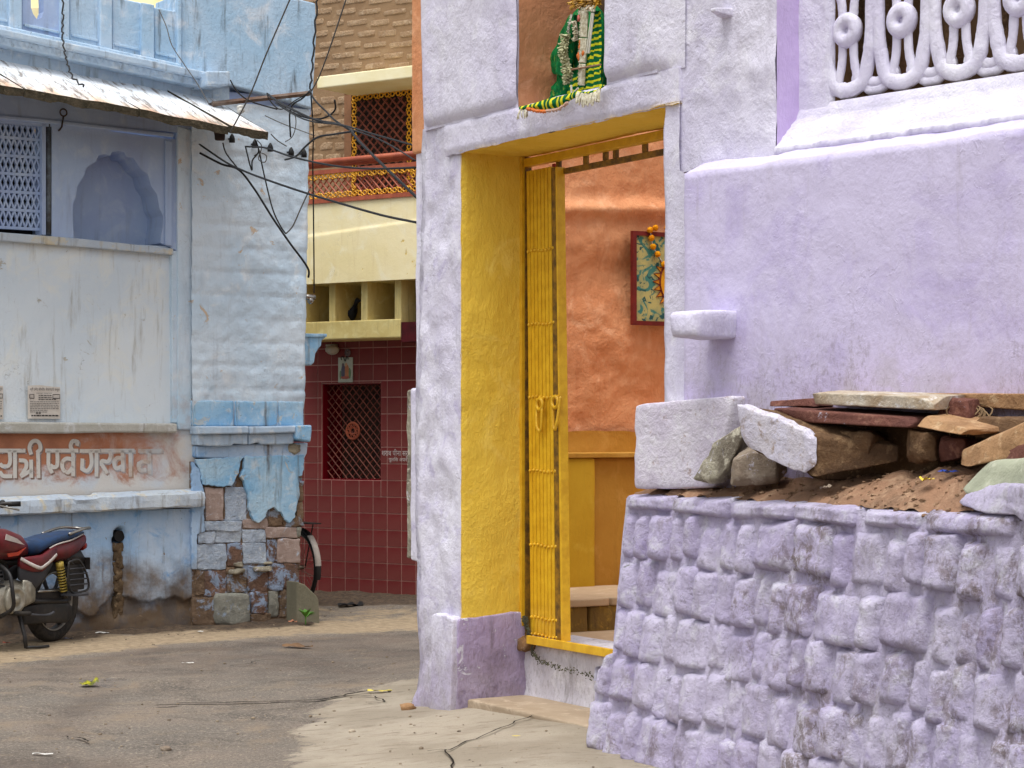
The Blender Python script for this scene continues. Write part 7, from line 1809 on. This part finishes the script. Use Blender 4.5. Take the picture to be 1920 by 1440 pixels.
loft(mb, vs, 12); mb.obj('body', fe, bird, smooth=True)
for s in (-1, 1):
    mb = MB(); loft(mb, [(-0.12, s * 0.04, 0.008, 0.06, 0.085, 2), (-0.04, s * 0.06, 0.012, 0.045, 0.125, 2), (0.03, s * 0.058, 0.008, 0.07, 0.13, 2)], 8); mb.obj('wing', fe, bird, smooth=True)
    mb = MB(); mb.tube([(0.0, s * 0.02, 0.03), (0.01, s * 0.02, 0.0)], 0.005, 5); mb.obj('foot', simple('bird_foot', (150, 90, 80), 0.7), bird)

# ------------------------------------------------------------------ cream house far behind the parapet
far = thing('cream_house', P(90, 800, 27.0) * 1.0, 0, 'plain cream house seen through the gap in the blue parapet', 'house'); far.location.z = 0
q = lambda px, py: P(px, py, 27.0)
hz_ = q(70, 22).z
MB().box(-6.0, 1.9, 0.0, 3.0, hz_, 9.5).obj('wall', M['cream_plain'], far)
MB().box(-6.0, 1.9, -0.25, 3.0, hz_ - 0.14, hz_).obj('ledge', M['cream_plain'], far)
MB().box(-6.0, 1.9, 0.05, 3.0, -0.1, hz_ - 0.145).obj('lower_wall', plaster('tan_wall', (170, 140, 90), (156, 126, 80), (180, 150, 100), (110, 90, 60), 0.3), far)

# ------------------------------------------------------------------ litter on the street
def litter(name, px, py, size, mat, label, cat, seed=0, curl=0.4, lift=0.01):
    p = ground_at(px, py); rr_ = random.Random(seed); mb = MB()
    def fn(a, b):
        w = math.sin(math.pi * (0.08 + 0.84 * a)) if name.endswith('leaf') or name == 'twig' else 1.0
        return Vector(((a - .5) * size[0], (b - .5) * size[1] * w, lift + curl * min(size) * abs(noise.noise(Vector((a * 2.2, b * 2.2, seed + .5))))))
    mb.patch(fn, 8, 4); o = mb.obj(name, mat, None, smooth=True); o.location = p; o.rotation_euler = (0, 0, rr_.uniform(-0.4, 0.4)); return tag(o, label, cat)
yl = simple('yellow_leaf', (216, 200, 90), 0.7, 0.2, c2=(190, 166, 60)); wh = simple('white_litter', (220, 218, 212), 0.6); br_ = simple('brown_litter', (120, 92, 66), 0.8, c2=(90, 70, 52))
litter('dry_leaf', 712, 1299, (0.15, 0.06), yl, 'long pale yellow leaf lying on the concrete apron', 'leaf', 1, 0.3)
litter('wrapper', 167, 1287, (0.10, 0.10), simple('yellow_green_wrapper', (176, 170, 30), 0.4, 0.5, scale=20, c2=(60, 70, 20)), 'crumpled yellow wrapper beside the puddle', 'wrapper', 2, 0.5)
litter('paper_scrap', 192, 1189, (0.10, 0.05), wh, 'white paper scrap below the drain channel', 'litter', 3)
litter('paper_scrap', 376, 1187, (0.05, 0.03), wh, 'small white paper scrap below the peeled corner', 'litter', 4)
litter('brick_chip', 549, 1169, (0.07, 0.06), simple('brick_chip', (178, 120, 92), 0.9), 'pale brick chip in the dirt near the weed', 'stone chip', 5, 0.6)
litter('rag', 658, 1139, (0.22, 0.14), M['black'], 'crumpled black rag in the gutter below the tiles', 'rag', 6, 0.5)
litter('paper_scrap', 128, 1200, (0.07, 0.03), simple('grey_scrap', (120, 124, 140), 0.5), 'grey scrap beside the motorcycle wheel', 'litter', 7)
litter('paper_scrap', 12, 1208, (0.05, 0.04), simple('red_scrap', (190, 60, 30), 0.6), 'bright red scrap below the motorcycle engine', 'litter', 8)
litter('dry_leaf', 558, 1216, (0.22, 0.10), br_, 'brown dry leaf litter on the asphalt below the corner', 'leaf', 9, 0.5)
litter('dry_leaf', 968, 1384, (0.04, 0.02), yl, 'tiny yellow leaf on the concrete near the step', 'leaf', 10)
litter('paper_scrap', 80, 1418, (0.10, 0.03), wh, 'white scrap at the dark foreground edge', 'litter', 11)
litter('paper_scrap', 352, 1246, (0.08, 0.02), wh, 'thin white scrap in the middle of the asphalt', 'litter', 12)
def pebble(px, py, s, mat, label, seed):
    p = ground_at(px, py); mb = MB(); mb.ball((0, 0, s * 0.45), s, 9, 6, (1.5, 1.0, 0.8), 0.5); o = mb.obj('stone_chip', mat, None, smooth=True); o.location = p; return tag(o, label, 'stone chip')
pebble(765, 1331, 0.03, M['rock_tan'], 'tan stone chip at the foot of the lilac pillar', 1)
pebble(660, 1373, 0.013, M['rock_buff'], 'small pale stone chip on the apron below the pillar', 2)
pebble(311, 1408, 0.02, M['rock_grey'], 'dark round stone chip on the foreground asphalt', 3)
def grit():
    mb = MB(); rr_ = random.Random(21)
    for i in range(700):
        if rr_.random() < 0.45:
            px = rr_.uniform(0, 780); py = interp([(0, 1205), (300, 1186), (560, 1168), (600, 1140), (800, 1136)], px) + rr_.gauss(0, 9)
        else: px = rr_.uniform(-20, 1120); py = rr_.uniform(1190, 1460)
        p = ground_at(px, py); s = abs(rr_.gauss(0.0015, 0.003)) + 0.002
        mb.ball(p + Vector((0, 0, s * 0.3)), s, 5, 3, (1.3, 1.1, 0.7), 0.4)
    o = mb.obj('street_grit', simple('mixed_grit', (160, 144, 122), 0.9, scale=3, c2=(104, 92, 80)), None); tag(o, 'scattered grit and small gravel on the street', 'grit', kind='stuff')
grit()
